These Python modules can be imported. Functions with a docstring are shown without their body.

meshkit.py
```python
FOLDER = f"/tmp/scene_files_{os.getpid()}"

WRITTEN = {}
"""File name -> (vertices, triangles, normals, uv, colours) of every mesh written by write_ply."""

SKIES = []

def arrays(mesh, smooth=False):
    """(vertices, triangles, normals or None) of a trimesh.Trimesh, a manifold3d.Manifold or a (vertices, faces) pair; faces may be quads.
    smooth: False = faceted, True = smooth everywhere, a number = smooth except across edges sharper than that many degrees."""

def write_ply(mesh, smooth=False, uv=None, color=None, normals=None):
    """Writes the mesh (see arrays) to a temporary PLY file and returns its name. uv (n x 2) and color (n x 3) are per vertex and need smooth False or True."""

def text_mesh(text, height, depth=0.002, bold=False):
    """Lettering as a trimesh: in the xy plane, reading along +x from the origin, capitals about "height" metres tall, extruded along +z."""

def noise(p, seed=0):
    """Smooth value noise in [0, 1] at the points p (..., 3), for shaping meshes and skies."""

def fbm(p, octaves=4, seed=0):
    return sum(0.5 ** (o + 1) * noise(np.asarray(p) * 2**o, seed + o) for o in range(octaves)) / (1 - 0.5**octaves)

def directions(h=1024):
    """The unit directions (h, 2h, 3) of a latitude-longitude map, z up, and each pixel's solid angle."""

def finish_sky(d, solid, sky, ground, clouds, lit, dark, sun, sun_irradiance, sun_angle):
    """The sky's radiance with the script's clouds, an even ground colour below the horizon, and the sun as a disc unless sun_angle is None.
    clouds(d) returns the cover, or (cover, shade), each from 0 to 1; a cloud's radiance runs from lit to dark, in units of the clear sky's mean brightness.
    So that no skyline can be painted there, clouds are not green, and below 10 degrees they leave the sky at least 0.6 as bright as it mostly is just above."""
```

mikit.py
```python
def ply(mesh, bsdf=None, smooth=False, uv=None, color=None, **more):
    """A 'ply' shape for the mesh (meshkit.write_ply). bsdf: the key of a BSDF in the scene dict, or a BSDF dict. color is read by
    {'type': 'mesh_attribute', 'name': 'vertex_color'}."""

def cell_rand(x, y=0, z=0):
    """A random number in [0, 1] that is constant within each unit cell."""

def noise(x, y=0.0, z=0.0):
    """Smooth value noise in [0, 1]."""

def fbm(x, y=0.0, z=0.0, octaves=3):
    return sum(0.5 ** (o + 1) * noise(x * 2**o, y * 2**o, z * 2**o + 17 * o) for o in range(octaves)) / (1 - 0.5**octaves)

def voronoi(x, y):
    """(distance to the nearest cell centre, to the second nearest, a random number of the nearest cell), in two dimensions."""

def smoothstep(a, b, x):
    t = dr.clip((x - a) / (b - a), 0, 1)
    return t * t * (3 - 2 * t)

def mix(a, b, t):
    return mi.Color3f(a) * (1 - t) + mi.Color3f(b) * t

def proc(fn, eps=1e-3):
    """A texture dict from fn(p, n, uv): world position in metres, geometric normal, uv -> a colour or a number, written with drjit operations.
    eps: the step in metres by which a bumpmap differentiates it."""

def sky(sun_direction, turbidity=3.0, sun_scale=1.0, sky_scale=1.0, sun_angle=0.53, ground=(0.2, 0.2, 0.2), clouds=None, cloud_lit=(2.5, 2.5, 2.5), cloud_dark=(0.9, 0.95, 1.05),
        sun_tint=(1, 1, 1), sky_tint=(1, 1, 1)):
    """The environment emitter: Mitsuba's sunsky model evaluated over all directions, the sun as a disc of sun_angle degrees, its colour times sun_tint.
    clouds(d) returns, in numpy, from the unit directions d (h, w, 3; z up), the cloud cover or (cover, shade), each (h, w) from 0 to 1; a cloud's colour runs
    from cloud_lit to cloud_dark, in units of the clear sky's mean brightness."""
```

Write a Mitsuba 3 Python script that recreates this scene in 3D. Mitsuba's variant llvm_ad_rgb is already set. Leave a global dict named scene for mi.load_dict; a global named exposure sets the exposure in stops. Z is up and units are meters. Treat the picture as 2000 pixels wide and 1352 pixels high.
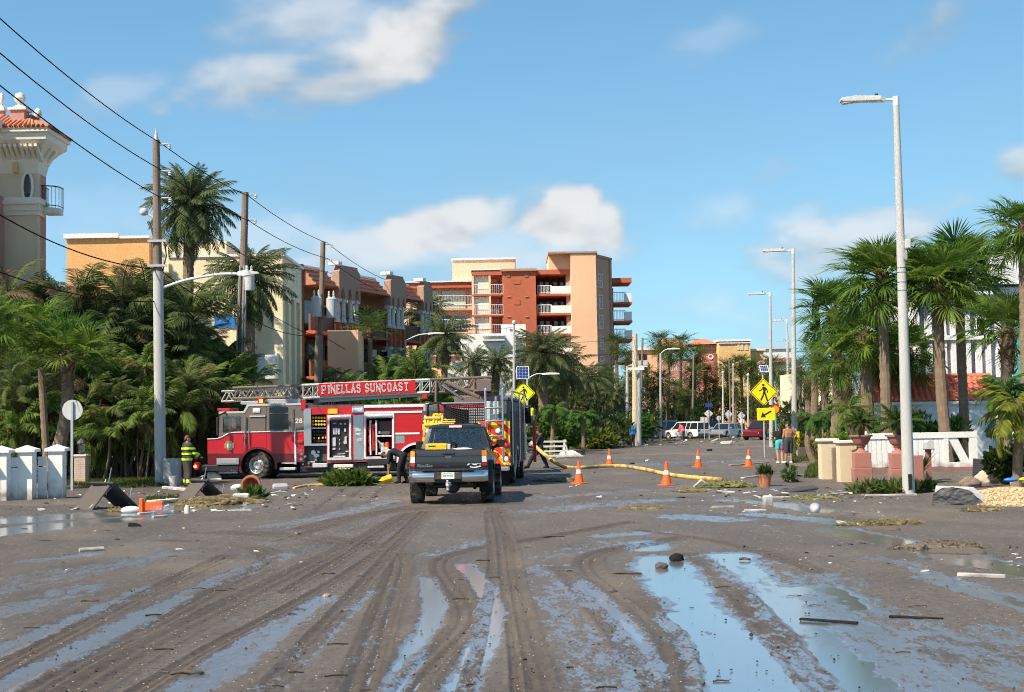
import math,random
import numpy as np,trimesh,drjit as dr,mitsuba as mi,mikit,meshkit
from mikit import ply,proc,noise,fbm,voronoi,cell_rand,smoothstep,mix
import manifold3d as m3
from shapely.geometry import Polygon,LineString,Point
from shapely.ops import unary_union
# ---------------------------------------------------------------- camera, sky, exposure
EYE=np.array([0.0,0.0,2.0])
F,CX,CY=2700.0,1000.0,676.0
PITCH,ROLL=math.atan(146/F),math.radians(1.0)
FWD=np.array([0,math.cos(PITCH),math.sin(PITCH)])
_r,_u=np.array([1.0,0,0]),np.array([0,-math.sin(PITCH),math.cos(PITCH)])
UP=_u*math.cos(ROLL)+_r*math.sin(ROLL)
RIGHT=_r*math.cos(ROLL)-_u*math.sin(ROLL)
T4=mi.ScalarTransform4f
scene,labels={},{}
scene['camera']={'type':'perspective','fov':math.degrees(2*math.atan(1000/F)),'fov_axis':'x',
 'near_clip':0.1,'far_clip':6000.0,
 'to_world':T4().look_at(origin=EYE.tolist(),target=(EYE+FWD).tolist(),up=UP.tolist())}
exposure=1.97
SUN=(-0.54,-0.50,0.80)
def ray(px,py):
    d=FWD+(px-CX)/F*RIGHT+(CY-py)/F*UP
    return d/np.linalg.norm(d)
def G(px,py,z=0.0):
    d=ray(px,py)
    return EYE+d*(z-EYE[2])/d[2]
def V(px,py,Y):
    d=ray(px,py)
    return EYE+d*(Y/d[1])
def foot(px,Y,z=0.0):
    p=V(px,822-.0175*(px-1000)+(2-z)*F/Y,Y)
    return np.array([p[0],Y,z])
def pxm(Y):
    return F/Y
def clouds(d):
    az=np.degrees(np.arctan2(d[...,0],d[...,1]))
    el=np.degrees(np.arcsin(np.clip(d[...,2],-1,1)))
    p=np.stack([d[...,0],d[...,1],d[...,2]*1.7],-1)
    warp=np.stack([meshkit.fbm(p*7+4.4,3,31),meshkit.fbm(p*7+9.9,3,37),meshkit.fbm(p*7+6.1,3,41)],-1)-.5
    n1=meshkit.fbm((p+warp*.05)*8+3.1,6,5)
    n2=meshkit.fbm((p+warp*.06)*24+1.7,6,9)
    n3=meshkit.fbm(p*3.2+8.3,4,2)
    generic=np.clip((n3*.6+n1*.4-0.565)*6,0,1)*np.clip((np.abs(az)-24)/6,0,1)
    cover=np.maximum(generic,0.40*np.clip((n1-.3)*2.6,0,1)*np.clip((15-el)/13,0,1))
    light=np.zeros_like(az)
    def bank(px,py,rx,ry,amt,soft,tilt=0.0,cut=0.0):
        nonlocal cover,light
        v=ray(px,py)
        a0,e0=math.degrees(math.atan2(v[0],v[1])),math.degrees(math.asin(v[2]))
        k=2000/40.65
        x,y=(az-a0)*np.cos(np.radians(e0))*k,(el-e0)*k
        c,s=math.cos(math.radians(tilt)),math.sin(math.radians(tilt))
        x,y=x*c+y*s,-x*s+y*c
        y=np.where(y<0,y*(1+cut),y)
        rx,ry=rx*1.35,ry*1.35
        r=np.sqrt((x/rx)**2+(y/ry)**2)
        f=np.clip((1.24-r)*1.2+(n1-.5)*1.8+(n2-.5)*2.2,0,1.35*soft)/(1.35*soft)
        f=f*f*(3-2*f)*np.clip((1.9-r)/.6,0,1)
        cover=np.maximum(cover,f*amt)
        light=np.maximum(light,f*np.clip(0.68+y/ry*0.4+(n2-.5)*2.2+(n1-.5)*1.2,0,1))
    bank(790,90,170,46,0.95,0.8,30)
    bank(640,165,130,40,0.8,0.9,12)
    bank(700,70,200,70,0.45,1.2,27)
    bank(860,30,120,42,0.9,0.8,15)
    bank(520,165,170,52,0.75,1.0,17)
    bank(690,110,260,52,0.7,1.1,26)
    bank(610,45,130,50,0.6,1.1,12)
    bank(470,205,130,35,0.3,1.0,8)
    bank(205,195,120,40,0.3,1.1,20)
    bank(640,25,90,40,0.5,1.0,10)
    bank(1095,425,60,46,0.95,0.6,0,.2)
    bank(1170,450,50,40,0.9,0.7,0)
    bank(1130,490,130,40,0.5,1.0,0)
    bank(1010,495,120,46,0.45,1.0,8)
    bank(850,445,80,34,0.9,0.7,12)
    bank(760,480,90,34,0.7,0.9,5)
    bank(960,430,60,22,0.7,0.9,25)
    bank(720,500,130,40,0.6,0.9,0)
    bank(960,515,280,40,0.55,1.2,0)
    bank(560,470,110,36,0.42,1.0,0)
    bank(1650,480,190,52,0.7,0.8,8)
    bank(1560,530,110,40,0.55,0.9,10)
    bank(1420,420,120,34,0.3,1.1,15)
    bank(1570,410,80,30,0.35,1.0,20)
    bank(1510,335,60,32,0.32,1.0,25)
    bank(1830,45,80,40,0.5,0.9,35)
    bank(1400,80,90,30,0.2,1.0,10)
    bank(1990,330,40,36,0.7,0.8,0)
    bank(1300,600,300,60,0.3,1.2,0)
    bank(230,420,200,60,0.14,1.2,0)
    return cover,np.clip(1-light,0,1)
scene['sky']=mikit.sky(SUN,turbidity=3.0,sun_scale=1.28,clouds=clouds,cloud_lit=(2.1,2.1,2.1),cloud_dark=(.92,1.08,1.2),sky_tint=(0.93,1.23,1.19),sun_tint=(.96,1.0,1.07),ground=(.2,.18,.16))
# ---------------------------------------------------------------- names and mesh tools
_used={}
def numbered(k):
    n=_used.get(k,-1)+1
    _used[k]=n
    return k if n==0 else f'{k}_{n:03d}'
def as_ply(mesh,smooth=False,color=None,uv=None):
    if isinstance(mesh,MB):
        mesh=mesh.mesh()
    return ply(mesh,None,smooth,uv,color)
def emit(key,m,mat,smooth=False,M=None,**kw):
    d=dict(m)if isinstance(m,dict)else as_ply(m,smooth,kw.pop('color',None),kw.pop('uv',None))
    d['bsdf']={'type':'ref','id':mat}
    if M is not None:
        d['to_world']=T4(np.asarray(M,float).tolist())
    d.update(kw)
    scene[key]=d
    return key
class Thing:
    """A top-level thing, its parts keyed key__part; M places the parts built round the origin."""
    def __init__(s,name,label,cat,M=None,group=None,kind=None):
        s.key,s.M=numbered(name),np.eye(4)if M is None else M
        labels[s.key]={'label':label,'category':cat}
        if group:labels[s.key]['group']=group
        if kind:labels[s.key]={'label':label,'kind':kind}if kind=='structure' else{**labels[s.key],'kind':kind}
    def part(s,name,m,mat,smooth=30,under=None,label=None,M=None,stuff=False,**kw):
        k=numbered((under or s.key)+'__'+name)
        if not isinstance(m,dict)and(kw.get('color')is not None or kw.get('uv')is not None)and smooth not in(True,False):
            smooth=False
        emit(k,m,mat,smooth,s.M@M if M is not None else s.M,**kw)
        if label:labels[k]={'label':label}
        if stuff:labels.setdefault(k,{})['kind']='stuff'
        return k
    def body(s,m,mat,smooth=30,**kw):
        if not isinstance(m,dict)and(kw.get('color')is not None or kw.get('uv')is not None)and smooth not in(True,False):
            smooth=False
        return emit(s.key,m,mat,smooth,s.M,**kw)
def one(name,label,cat,m,mat,smooth=30,M=None,group=None,kind=None,**kw):
    t=Thing(name,label,cat,M,group,kind)
    t.body(m,mat,smooth,**kw)
    return t
def place(x,y,z=0.0,rz=0.0,rx=0.0,ry=0.0,s=1.0):
    a,b,c=(math.radians(v)for v in(rx,ry,rz))
    Rx=np.array([[1,0,0],[0,math.cos(a),-math.sin(a)],[0,math.sin(a),math.cos(a)]])
    Ry=np.array([[math.cos(b),0,math.sin(b)],[0,1,0],[-math.sin(b),0,math.cos(b)]])
    Rz=np.array([[math.cos(c),-math.sin(c),0],[math.sin(c),math.cos(c),0],[0,0,1]])
    M=np.eye(4)
    M[:3,:3]=Rz@Ry@Rx*s
    M[:3,3]=(x,y,z)
    return M
def frame(o,x,y):
    """origin o, local x along x, local y along y (made square), z = x cross y"""
    x=np.asarray(x,float)/np.linalg.norm(x)
    y=np.asarray(y,float)-np.dot(y,x)*x
    y=y/np.linalg.norm(y)
    M=np.eye(4)
    M[:3,0],M[:3,1],M[:3,2],M[:3,3]=x,y,np.cross(x,y),o
    return M
class MB:
    """Collects simple solids into one mesh (with optional colours)."""
    def __init__(s):
        s.v,s.f,s.c,s.n=[],[],[],0
    def add(s,v,f,col=None):
        v,f=np.asarray(v,float),np.asarray(f,int)
        if f.shape[1]==4:
            f=np.vstack([f[:,[0,1,2]],f[:,[0,2,3]]])
        s.v.append(v);s.f.append(f+s.n);s.n+=len(v)
        s.c.append(np.broadcast_to(np.asarray(col if col is not None else(1,1,1),float),(len(v),3)))
        return s
    def tm(s,m,col=None,M=None):
        v=np.asarray(m.vertices)
        if M is not None:
            v=v@M[:3,:3].T+M[:3,3]
        return s.add(v,m.faces,col)
    def man(s,m,col=None,M=None):
        q=m.to_mesh()
        v=np.asarray(q.vert_properties)[:,:3]
        if M is not None:
            v=v@M[:3,:3].T+M[:3,3]
        return s.add(v,np.asarray(q.tri_verts),col)
    def box(s,x0,x1,y0,y1,z0,z1,ch=0.0,col=None,M=None):
        if ch>0:
            return s.man(rbox(x1-x0,y1-y0,z1-z0,ch).translate(((x0+x1)/2,(y0+y1)/2,(z0+z1)/2)),col,M)
        v=np.array([[x,y,z]for x in(x0,x1)for y in(y0,y1)for z in(z0,z1)],float)
        if M is not None:
            v=v@M[:3,:3].T+M[:3,3]
        return s.add(v,[[0,1,3],[0,3,2],[4,6,7],[4,7,5],[0,4,5],[0,5,1],[2,3,7],[2,7,6],[0,2,6],[0,6,4],[1,5,7],[1,7,3]],col)
    def tube(s,pts,rad,sides=8,cap=True,col=None):
        p=np.asarray(pts,float)
        r=np.broadcast_to(np.asarray(rad,float),(len(p),))
        t=np.gradient(p,axis=0)
        t/=np.linalg.norm(t,axis=1,keepdims=True)+1e-12
        a=np.cross(t[0],[0,0,1.0]if abs(t[0][2])<.9 else[1.0,0,0])
        A=[]
        for i in range(len(p)):
            a=a-np.dot(a,t[i])*t[i]
            a=a/(np.linalg.norm(a)+1e-12)
            A.append(a)
        A=np.array(A)
        B=np.cross(t,A)
        ang=np.arange(sides)*2*np.pi/sides
        v=(p[:,None]+r[:,None,None]*(np.cos(ang)[None,:,None]*A[:,None]+np.sin(ang)[None,:,None]*B[:,None])).reshape(-1,3)
        i,j=np.meshgrid(np.arange(len(p)-1),np.arange(sides),indexing='ij')
        q=np.stack([i*sides+j,i*sides+(j+1)%sides,(i+1)*sides+(j+1)%sides,(i+1)*sides+j],-1).reshape(-1,4)
        f=np.vstack([q[:,[0,1,2]],q[:,[0,2,3]]])
        if cap:
            k,n=np.arange(1,sides-1),(len(p)-1)*sides
            f=np.vstack([f,np.stack([k*0,k+1,k],1),np.stack([k*0+n,n+k,n+k+1],1)])
        return s.add(v,f,col)
    def cyl(s,p0,p1,r0,r1=None,sides=16,col=None):
        return s.tube([p0,p1],[r0,r0 if r1 is None else r1],sides,True,col)
    def lathe(s,prof,o=(0,0,0),sides=24,col=None):
        pr=np.asarray(prof,float)
        ang=np.arange(sides)*2*np.pi/sides
        v=np.stack([pr[:,None,0]*np.cos(ang),pr[:,None,0]*np.sin(ang),np.repeat(pr[:,1:2],sides,1)],-1).reshape(-1,3)+o
        i,j=np.meshgrid(np.arange(len(pr)-1),np.arange(sides),indexing='ij')
        q=np.stack([i*sides+j,i*sides+(j+1)%sides,(i+1)*sides+(j+1)%sides,(i+1)*sides+j],-1).reshape(-1,4)
        return s.add(v,q,col)
    def prism(s,poly,depth,M,col=None):
        """2-D polygon extruded along local z, placed by M"""
        g=poly if hasattr(poly,'exterior')or hasattr(poly,'geoms')else Polygon(poly)
        for h in getattr(g,'geoms',[g]):
            s.tm(trimesh.creation.extrude_polygon(h,depth,engine='earcut'),col,M)
        return s
    def quad(s,a,b,c,d,col=None):
        return s.add([a,b,c,d],[[0,1,2],[0,2,3]],col)
    def sphere(s,c,r,sub=2,scale=(1,1,1),col=None):
        m=trimesh.creation.icosphere(sub,1.0)
        return s.add(m.vertices*np.asarray(scale)*r+np.asarray(c),m.faces,col)
    def mesh(s):
        return trimesh.Trimesh(np.vstack(s.v),np.vstack(s.f),process=False)
    def colors(s):
        return np.vstack(s.c)
def rbox(sx,sy,sz,r=0.01):
    """a box with chamfered edges"""
    r=min(r,sx/2.01,sy/2.01,sz/2.01)
    a=m3.Manifold.cube((sx-2*r,sy-2*r,sz),True)
    b=m3.Manifold.cube((sx,sy-2*r,sz-2*r),True)
    c=m3.Manifold.cube((sx-2*r,sy,sz-2*r),True)
    return m3.Manifold.batch_hull([a,b,c])
XZ=np.array([[1,0,0,0],[0,0,-1,0],[0,1,0,0],[0,0,0,1.0]])
def shiftM(x,y,z,base=None):
    M=np.eye(4)if base is None else base.copy()
    M[:3,3]=(x,y,z)
    return M
def arc(cx,cy,r,a0,a1,n=16,ry=None):
    t=np.radians(np.linspace(a0,a1,n))
    return np.stack([cx+r*np.cos(t),cy+(ry or r)*np.sin(t)],1)
def catmull(pts,n=8):
    p=np.asarray(pts,float)
    q=np.vstack([2*p[0]-p[1],p,2*p[-1]-p[-2]])
    out=[]
    for i in range(1,len(q)-2):
        for t in np.linspace(0,1,n,endpoint=False):
            a,b,c,d=q[i-1:i+3]
            out.append(.5*(2*b+(c-a)*t+(2*a-5*b+4*c-d)*t*t+(3*b-a-3*c+d)*t**3))
    out.append(p[-1])
    return np.array(out)
# ---------------------------------------------------------------- materials
def paint(key,rgb,rough=.5,metal=0.0,coat=0.0,spec=.5,coatg=.95):
    scene[key]={'type':'twosided','b':{'type':'principled','base_color':{'type':'rgb','value':list(rgb)}if not isinstance(rgb,dict)else rgb,
 'roughness':rough,'metallic':metal,'clearcoat':coat,'clearcoat_gloss':coatg,'specular':spec}}
    return key
def plaster(key,rgb,amount=.16,scale=1.0,rough=.85):
    a=np.array(rgb)
    def fn(p,n,uv):
        streak=fbm(p.x*3*scale,p.y*3*scale,p.z*.35*scale,3)
        blot=fbm(p.x*.7*scale,p.y*.7*scale,p.z*.7*scale,3)
        k=1+amount*1.6*(streak-.5)+amount*1.6*(blot-.5)
        return mi.Color3f(*[float(x)for x in a])*k
    return paint(key,proc(fn),rough,spec=.25)
for k,c,r in[('white_rough',(.56,.545,.52),.75),('black_rubber',(.02,.02,.02),.75),('black_plastic',(.025,.025,.027),.45),
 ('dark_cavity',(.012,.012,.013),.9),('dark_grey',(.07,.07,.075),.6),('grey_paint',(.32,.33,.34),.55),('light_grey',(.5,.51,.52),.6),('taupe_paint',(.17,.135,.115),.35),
 ('yellow_paint',(.75,.5,.02),.5),('hiviz',(.62,.95,.03),.6),('sign_yellow',(.78,.82,.01),.45),('sign_amber',(.85,.7,.005),.45),('cone_orange',(.88,.12,.015),.45),('reflective_white',(.75,.76,.78),.3),
 ('terracotta',(.42,.16,.085),.75),('coral_tile',(.68,.17,.10),.55),('wood_grey',(.24,.2,.165),.85),('rope_brown',(.2,.15,.1),.9),
 ('orange_plastic',(.8,.13,.02),.4),('blue_plastic',(.03,.2,.7),.4),('grey_wood_dark',(.09,.075,.065),.85),('red_plastic',(.6,.02,.02),.4),('teal_paint',(.1,.42,.34),.6),
 ('cream_trim',(.72,.66,.55),.7),('brown_trim',(.38,.235,.17),.8),('window_frame',(.6,.6,.6),.5),('hose_yellow',(.72,.47,.12),.7),('hedge_stem',(.12,.085,.055),.9),
 ('navy_cloth',(.016,.02,.035),.9),('black_cloth',(.014,.014,.016),.9),('turnout_cloth',(.055,.05,.045),.9),('teal_cloth',(.05,.5,.5),.85),('purple_cloth',(.3,.12,.33),.85),('charcoal_cloth',(.05,.05,.055),.9),
 ('pink_cloth',(.8,.16,.2),.85),('blue_cloth',(.05,.27,.6),.85),('hair_dark',(.02,.014,.01),.6),('hair_brown',(.09,.045,.025),.6),('sole_white',(.6,.6,.58),.6)]:
    paint(k,c,r)
paint('black_rubber',(.016,.016,.017),.9,spec=.12)
def muddy(key,rgb,z0,z1,rough=.5,**kw):
    """paint with mud splashed over its lowest part, up to about z1 metres above the road"""
    def fn(p,n,uv):
        g=fbm(p.x*5,p.y*5,p.z*5,4)
        w=fbm(p.x*.8,p.y*.8,p.z*.5,2)
        k=smoothstep(z1,z0,p.z-.5*(g-.5))*(.35+.65*g)
        return mix(mi.Color3f(*rgb)*(.93+.14*w),(.16,.125,.10),dr.clip(k,0,.9))
    return paint(key,proc(fn),rough,**kw)
muddy('white_paint',(.72,.72,.71),-.05,.5,.45)
muddy('white_stucco',(.74,.73,.70),.0,.6,.8)
muddy('rose_stucco',(.36,.15,.12),.0,.5,.8)
muddy('fire_red',(.50,.008,.018),.35,1.25,.3,coat=.6)
muddy('truck_dark',(.030,.031,.034),.3,1.0,.2,metal=.3,coat=1.0)
paint('skin_light',(.52,.29,.2),.5)
paint('skin_tan',(.42,.22,.14),.5)
paint('chrome',(.75,.76,.78),.12,1.0)
paint('steel',(.55,.56,.57),.3,1.0)
paint('brushed_steel',(.62,.62,.61),.38,.9)
paint('galvanised',(.48,.49,.5),.5,.35)
paint('fire_red_reflective',(.5,.014,.015),.35)
paint('car_silver',(.45,.47,.5),.28,.6,.8)
paint('car_white',(.74,.75,.76),.3,0,.8)
paint('car_black',(.025,.028,.035),.25,.2,.9)
paint('car_maroon',(.16,.012,.02),.28,.2,.9)
paint('gold_metal',(.7,.5,.18),.35,.8)
paint('solar_cell',(.01,.035,.16),.15,0,.8)
paint('tail_red',(.5,.005,.008),.15,0,1.0)
paint('tail_amber',(.9,.28,.01),.15,0,1.0)
paint('tail_clear',(.8,.8,.8),.12,0,1.0)
scene['window_glass']={'type':'twosided','b':{'type':'principled','base_color':{'type':'rgb','value':[.02,.028,.035]},'roughness':.06,'specular':.9,'clearcoat':.5}}
scene['pane_glass']={'type':'thindielectric','int_ior':1.5}
scene['tinted_glass']={'type':'twosided','b':{'type':'principled','base_color':{'type':'rgb','value':[.012,.016,.022]},'roughness':.05,'specular':.6,'clearcoat':.3}}
scene['clear_plastic']={'type':'thindielectric','int_ior':1.45}
scene['leaf']={'type':'principledthin','base_color':{'type':'mesh_attribute','name':'vertex_color'},'roughness':.38,'diff_trans':.95,'spec_trans':0.0,'eta':1.4}
scene['tinted']={'type':'twosided','b':{'type':'principled','base_color':{'type':'mesh_attribute','name':'vertex_color'},'roughness':.8,'specular':.25}}
scene['tinted_satin']={'type':'twosided','b':{'type':'principled','base_color':{'type':'mesh_attribute','name':'vertex_color'},'roughness':.4,'specular':.5}}
def concrete_fn(p,n,uv):
    g=fbm(p.x*3,p.y*3,p.z*.9,3)
    b=noise(p.x*1.3,p.y*1.3,p.z*.5)
    return mix((.40,.40,.39),(.50,.50,.485),g*.7+b*.3)
paint('pole_concrete',proc(concrete_fn),.8,spec=.3)
def pole_wood_fn(p,n,uv):
    g=fbm(p.x*38,p.y*38,p.z*1.1,4)
    return mix((.13,.09,.065),(.3,.245,.2),g)
paint('pole_wood',proc(pole_wood_fn),.9,spec=.2)
def bark_fn(p,n,uv):
    ring=fbm(p.x*2,p.y*2,p.z*13,3)
    g=fbm(p.x*14,p.y*14,p.z*5,3)
    return mix((.10,.07,.05),(.33,.245,.175),ring*.55+g*.45)
paint('palm_bark',proc(bark_fn),.95,spec=.1)
plaster('beige_stucco',(.80,.68,.46),.12,.5)
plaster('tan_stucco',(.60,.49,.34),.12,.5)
plaster('peach_stucco',(.76,.45,.28),.1,.4)
plaster('peach_pale',(.74,.50,.34),.08,.3)
plaster('brick_red_stucco',(.44,.125,.068),.14,.4)
plaster('orange_stucco',(.70,.385,.16),.1,.4)
plaster('pink_stucco',(.5,.25,.21),.12,.5)
plaster('ochre_stucco',(.68,.44,.2),.1,.3)

# ---------------------------------------------------------------- the flooded road: mud with ruts, and the water standing in it
def _gxy(pts):
    return np.array([G(x,y)[:2]for x,y in pts])
def polydist(X,Y,line):
    """distance to a polyline, signed side offset and run along it"""
    best=np.full(X.shape,1e9);off=np.zeros(X.shape);run=np.zeros(X.shape)
    acc=0.0
    for(x0,y0),(x1,y1)in zip(line[:-1],line[1:]):
        dx,dy=x1-x0,y1-y0
        L=math.hypot(dx,dy)+1e-9
        t=np.clip(((X-x0)*dx+(Y-y0)*dy)/L**2,0,1)
        ex,ey=X-x0-t*dx,Y-y0-t*dy
        d=np.hypot(ex,ey)
        m=d<best
        best[m]=d[m]
        off[m]=((ex*dy-ey*dx)/L)[m]
        run[m]=(acc+t*L)[m]
        acc+=L
    return best,off,run
# (centre line as seen in the photograph, half width in metres, tread relief)
TRACKS=[
 ([(770,1380),(830,1305),(880,1255),(912,1215),(905,1175),(880,1140),(862,1112),(872,1092),(925,1075),(1010,1061),(1120,1042),(1230,1022)],.16,1.2),
 ([(1325,1380),(1322,1300),(1300,1240),(1255,1195),(1200,1155),(1155,1120),(1150,1096),(1180,1080),(1240,1068),(1330,1052)],.18,1.2),
 ([(1066,1380),(1030,1250),(1005,1130),(988,1040),(968,992)],.12,.5),
 ([(1012,1380),(1000,1250),(982,1130),(972,1040),(955,992)],.05,.4),
 ([(690,1380),(735,1240),(765,1150),(780,1100),(765,1080),(730,1066),(660,1055),(560,1045),(430,1040)],.16,1.3),
 ([(40,1370),(190,1285),(300,1228),(420,1160),(500,1115),(525,1090),(500,1072),(430,1063),(330,1058)],.16,.9),
 ([(110,1380),(330,1245),(480,1170),(620,1100),(720,1050),(800,1005)],.2,.9),
 ([(-40,1330),(180,1215),(330,1140),(440,1088)],.13,.6),
 ([(230,1380),(420,1265),(600,1170),(740,1080),(830,1000)],.09,.6),
 ([(500,1370),(640,1220),(740,1110),(800,1040),(840,1000)],.1,.5),
 ([(1640,1380),(1560,1300),(1490,1215),(1430,1150),(1390,1110),(1350,1085)],.15,.5),
 ([(1280,1370),(1250,1310),(1200,1240),(1150,1180),(1090,1110)],.1,.35),
 ([(380,1042),(520,1048),(640,1062),(720,1072),(790,1086)],.12,.8),
 ([(600,1035),(700,1010),(800,996),(900,990),(1010,985)],.3,.4),
 ([(540,1060),(640,1030),(720,1006),(800,990)],.1,.7),([(690,1075),(760,1030),(810,1002)],.08,.7),
 ([(1600,1120),(1500,1085),(1400,1060),(1250,1038)],.12,.4),
 ([(560,1160),(680,1085),(760,1030),(800,1004)],.1,.6),
 ([(900,1380),(948,1200),(960,1080),(950,1000)],.06,.3),
 ]
# (line, half width in metres, how wet): where water stands
WETS=[
 ([(1540,1400),(1440,1260),(1350,1165),(1280,1090)],.55,1.16),
 ([(1440,1390),(1390,1290),(1330,1200)],.42,1.15),
 ([(1270,1060),(1260,1075)],.45,1.1),
 ([(1240,1400),(1262,1320),(1240,1250),(1180,1190),(1120,1140)],.3,1.02),
 ([(1150,1400),(1150,1280),(1110,1190),(1070,1110)],.55,.74),([(1200,1060),(1130,1075),(1060,1090)],.5,.72),([(920,1060),(900,1075),(840,1085)],.35,.7),
 ([(1720,1400),(1600,1265),(1490,1150),(1420,1085)],.5,1.08),
 ([(1850,1400),(1740,1300),(1620,1210),(1540,1150)],.7,.92),
 ([(880,1390),(945,1260),(962,1195),(940,1140),(905,1105)],.2,1.12),
 ([(735,1390),(810,1275),(850,1190),(838,1130)],.17,1.08),
 ([(930,1330),(970,1230),(975,1180)],.12,.8),
 ([(-60,1165),(60,1135),(170,1115),(260,1098),(330,1082)],.75,.74),
 ([(-20,1205),(60,1185),(160,1150)],.5,.84),
 ([(60,1097),(130,1090),(170,1084)],.3,1.02),
 ([(230,1105),(280,1095),(330,1080)],.3,.86),
 ([(-60,1022),(60,1014),(160,1008),(300,1001),(420,992)],1.5,1.35),
 ([(-60,1046),(100,1028),(230,1016)],1.2,1.3),
 ([(-60,1300),(60,1250),(200,1190),(290,1150)],.26,.9),
 ([(-20,1360),(150,1275),(250,1225),(360,1170)],.3,.96),
 ([(320,1390),(430,1310),(540,1230),(630,1170)],.3,.94),
 ([(410,1150),(500,1110),(550,1085)],.28,.9),
 ([(330,1175),(400,1140),(470,1110)],.1,.86),
 ([(480,1390),(560,1310),(650,1225),(710,1160)],.2,.84),
 ([(640,1390),(720,1260),(770,1150)],.14,.8),
 ([(520,1030),(600,1018),(660,1005),(770,978)],.5,.82),
 ([(1180,1048),(1260,1042)],.5,1.0),([(1060,1000),(1180,985),(1300,978)],.9,.8),
 ([(1050,975),(1160,965),(1260,958)],.7,.76),([(1330,1010),(1420,1016)],.8,.9),
 ([(1380,1085),(1440,1130),(1480,1180)],.3,.86),([(1420,1095),(1500,1100)],.5,.82),
 ([(1150,915),(1300,905),(1480,900)],1.6,.75),
 ([(1640,1036),(1700,1050),(1790,1072),(1880,1095),(1960,1110),(2060,1130)],.5,1.45),
 ([(1700,1090),(1790,1110),(1900,1150),(2040,1185)],.3,.85),
 ([(1820,1130),(1960,1172),(2060,1200)],.35,1.0),
 ([(1420,978),(1520,985),(1600,1000)],.55,1.12),([(1480,1005),(1580,1015),(1640,1022)],.55,.95),
 ([(1620,1150),(1660,1170),(1680,1190)],.28,1.05),
 ([(1560,1130),(1720,1220),(1960,1340)],.9,.8),([(1760,1300),(1880,1330)],.4,.82),([(1930,1230),(2010,1280)],.4,.8),
 ([(1540,1160),(1575,1150)],.3,1.15),
 ([(1330,955),(1420,950),(1530,955)],.8,.66),
 ]
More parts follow.
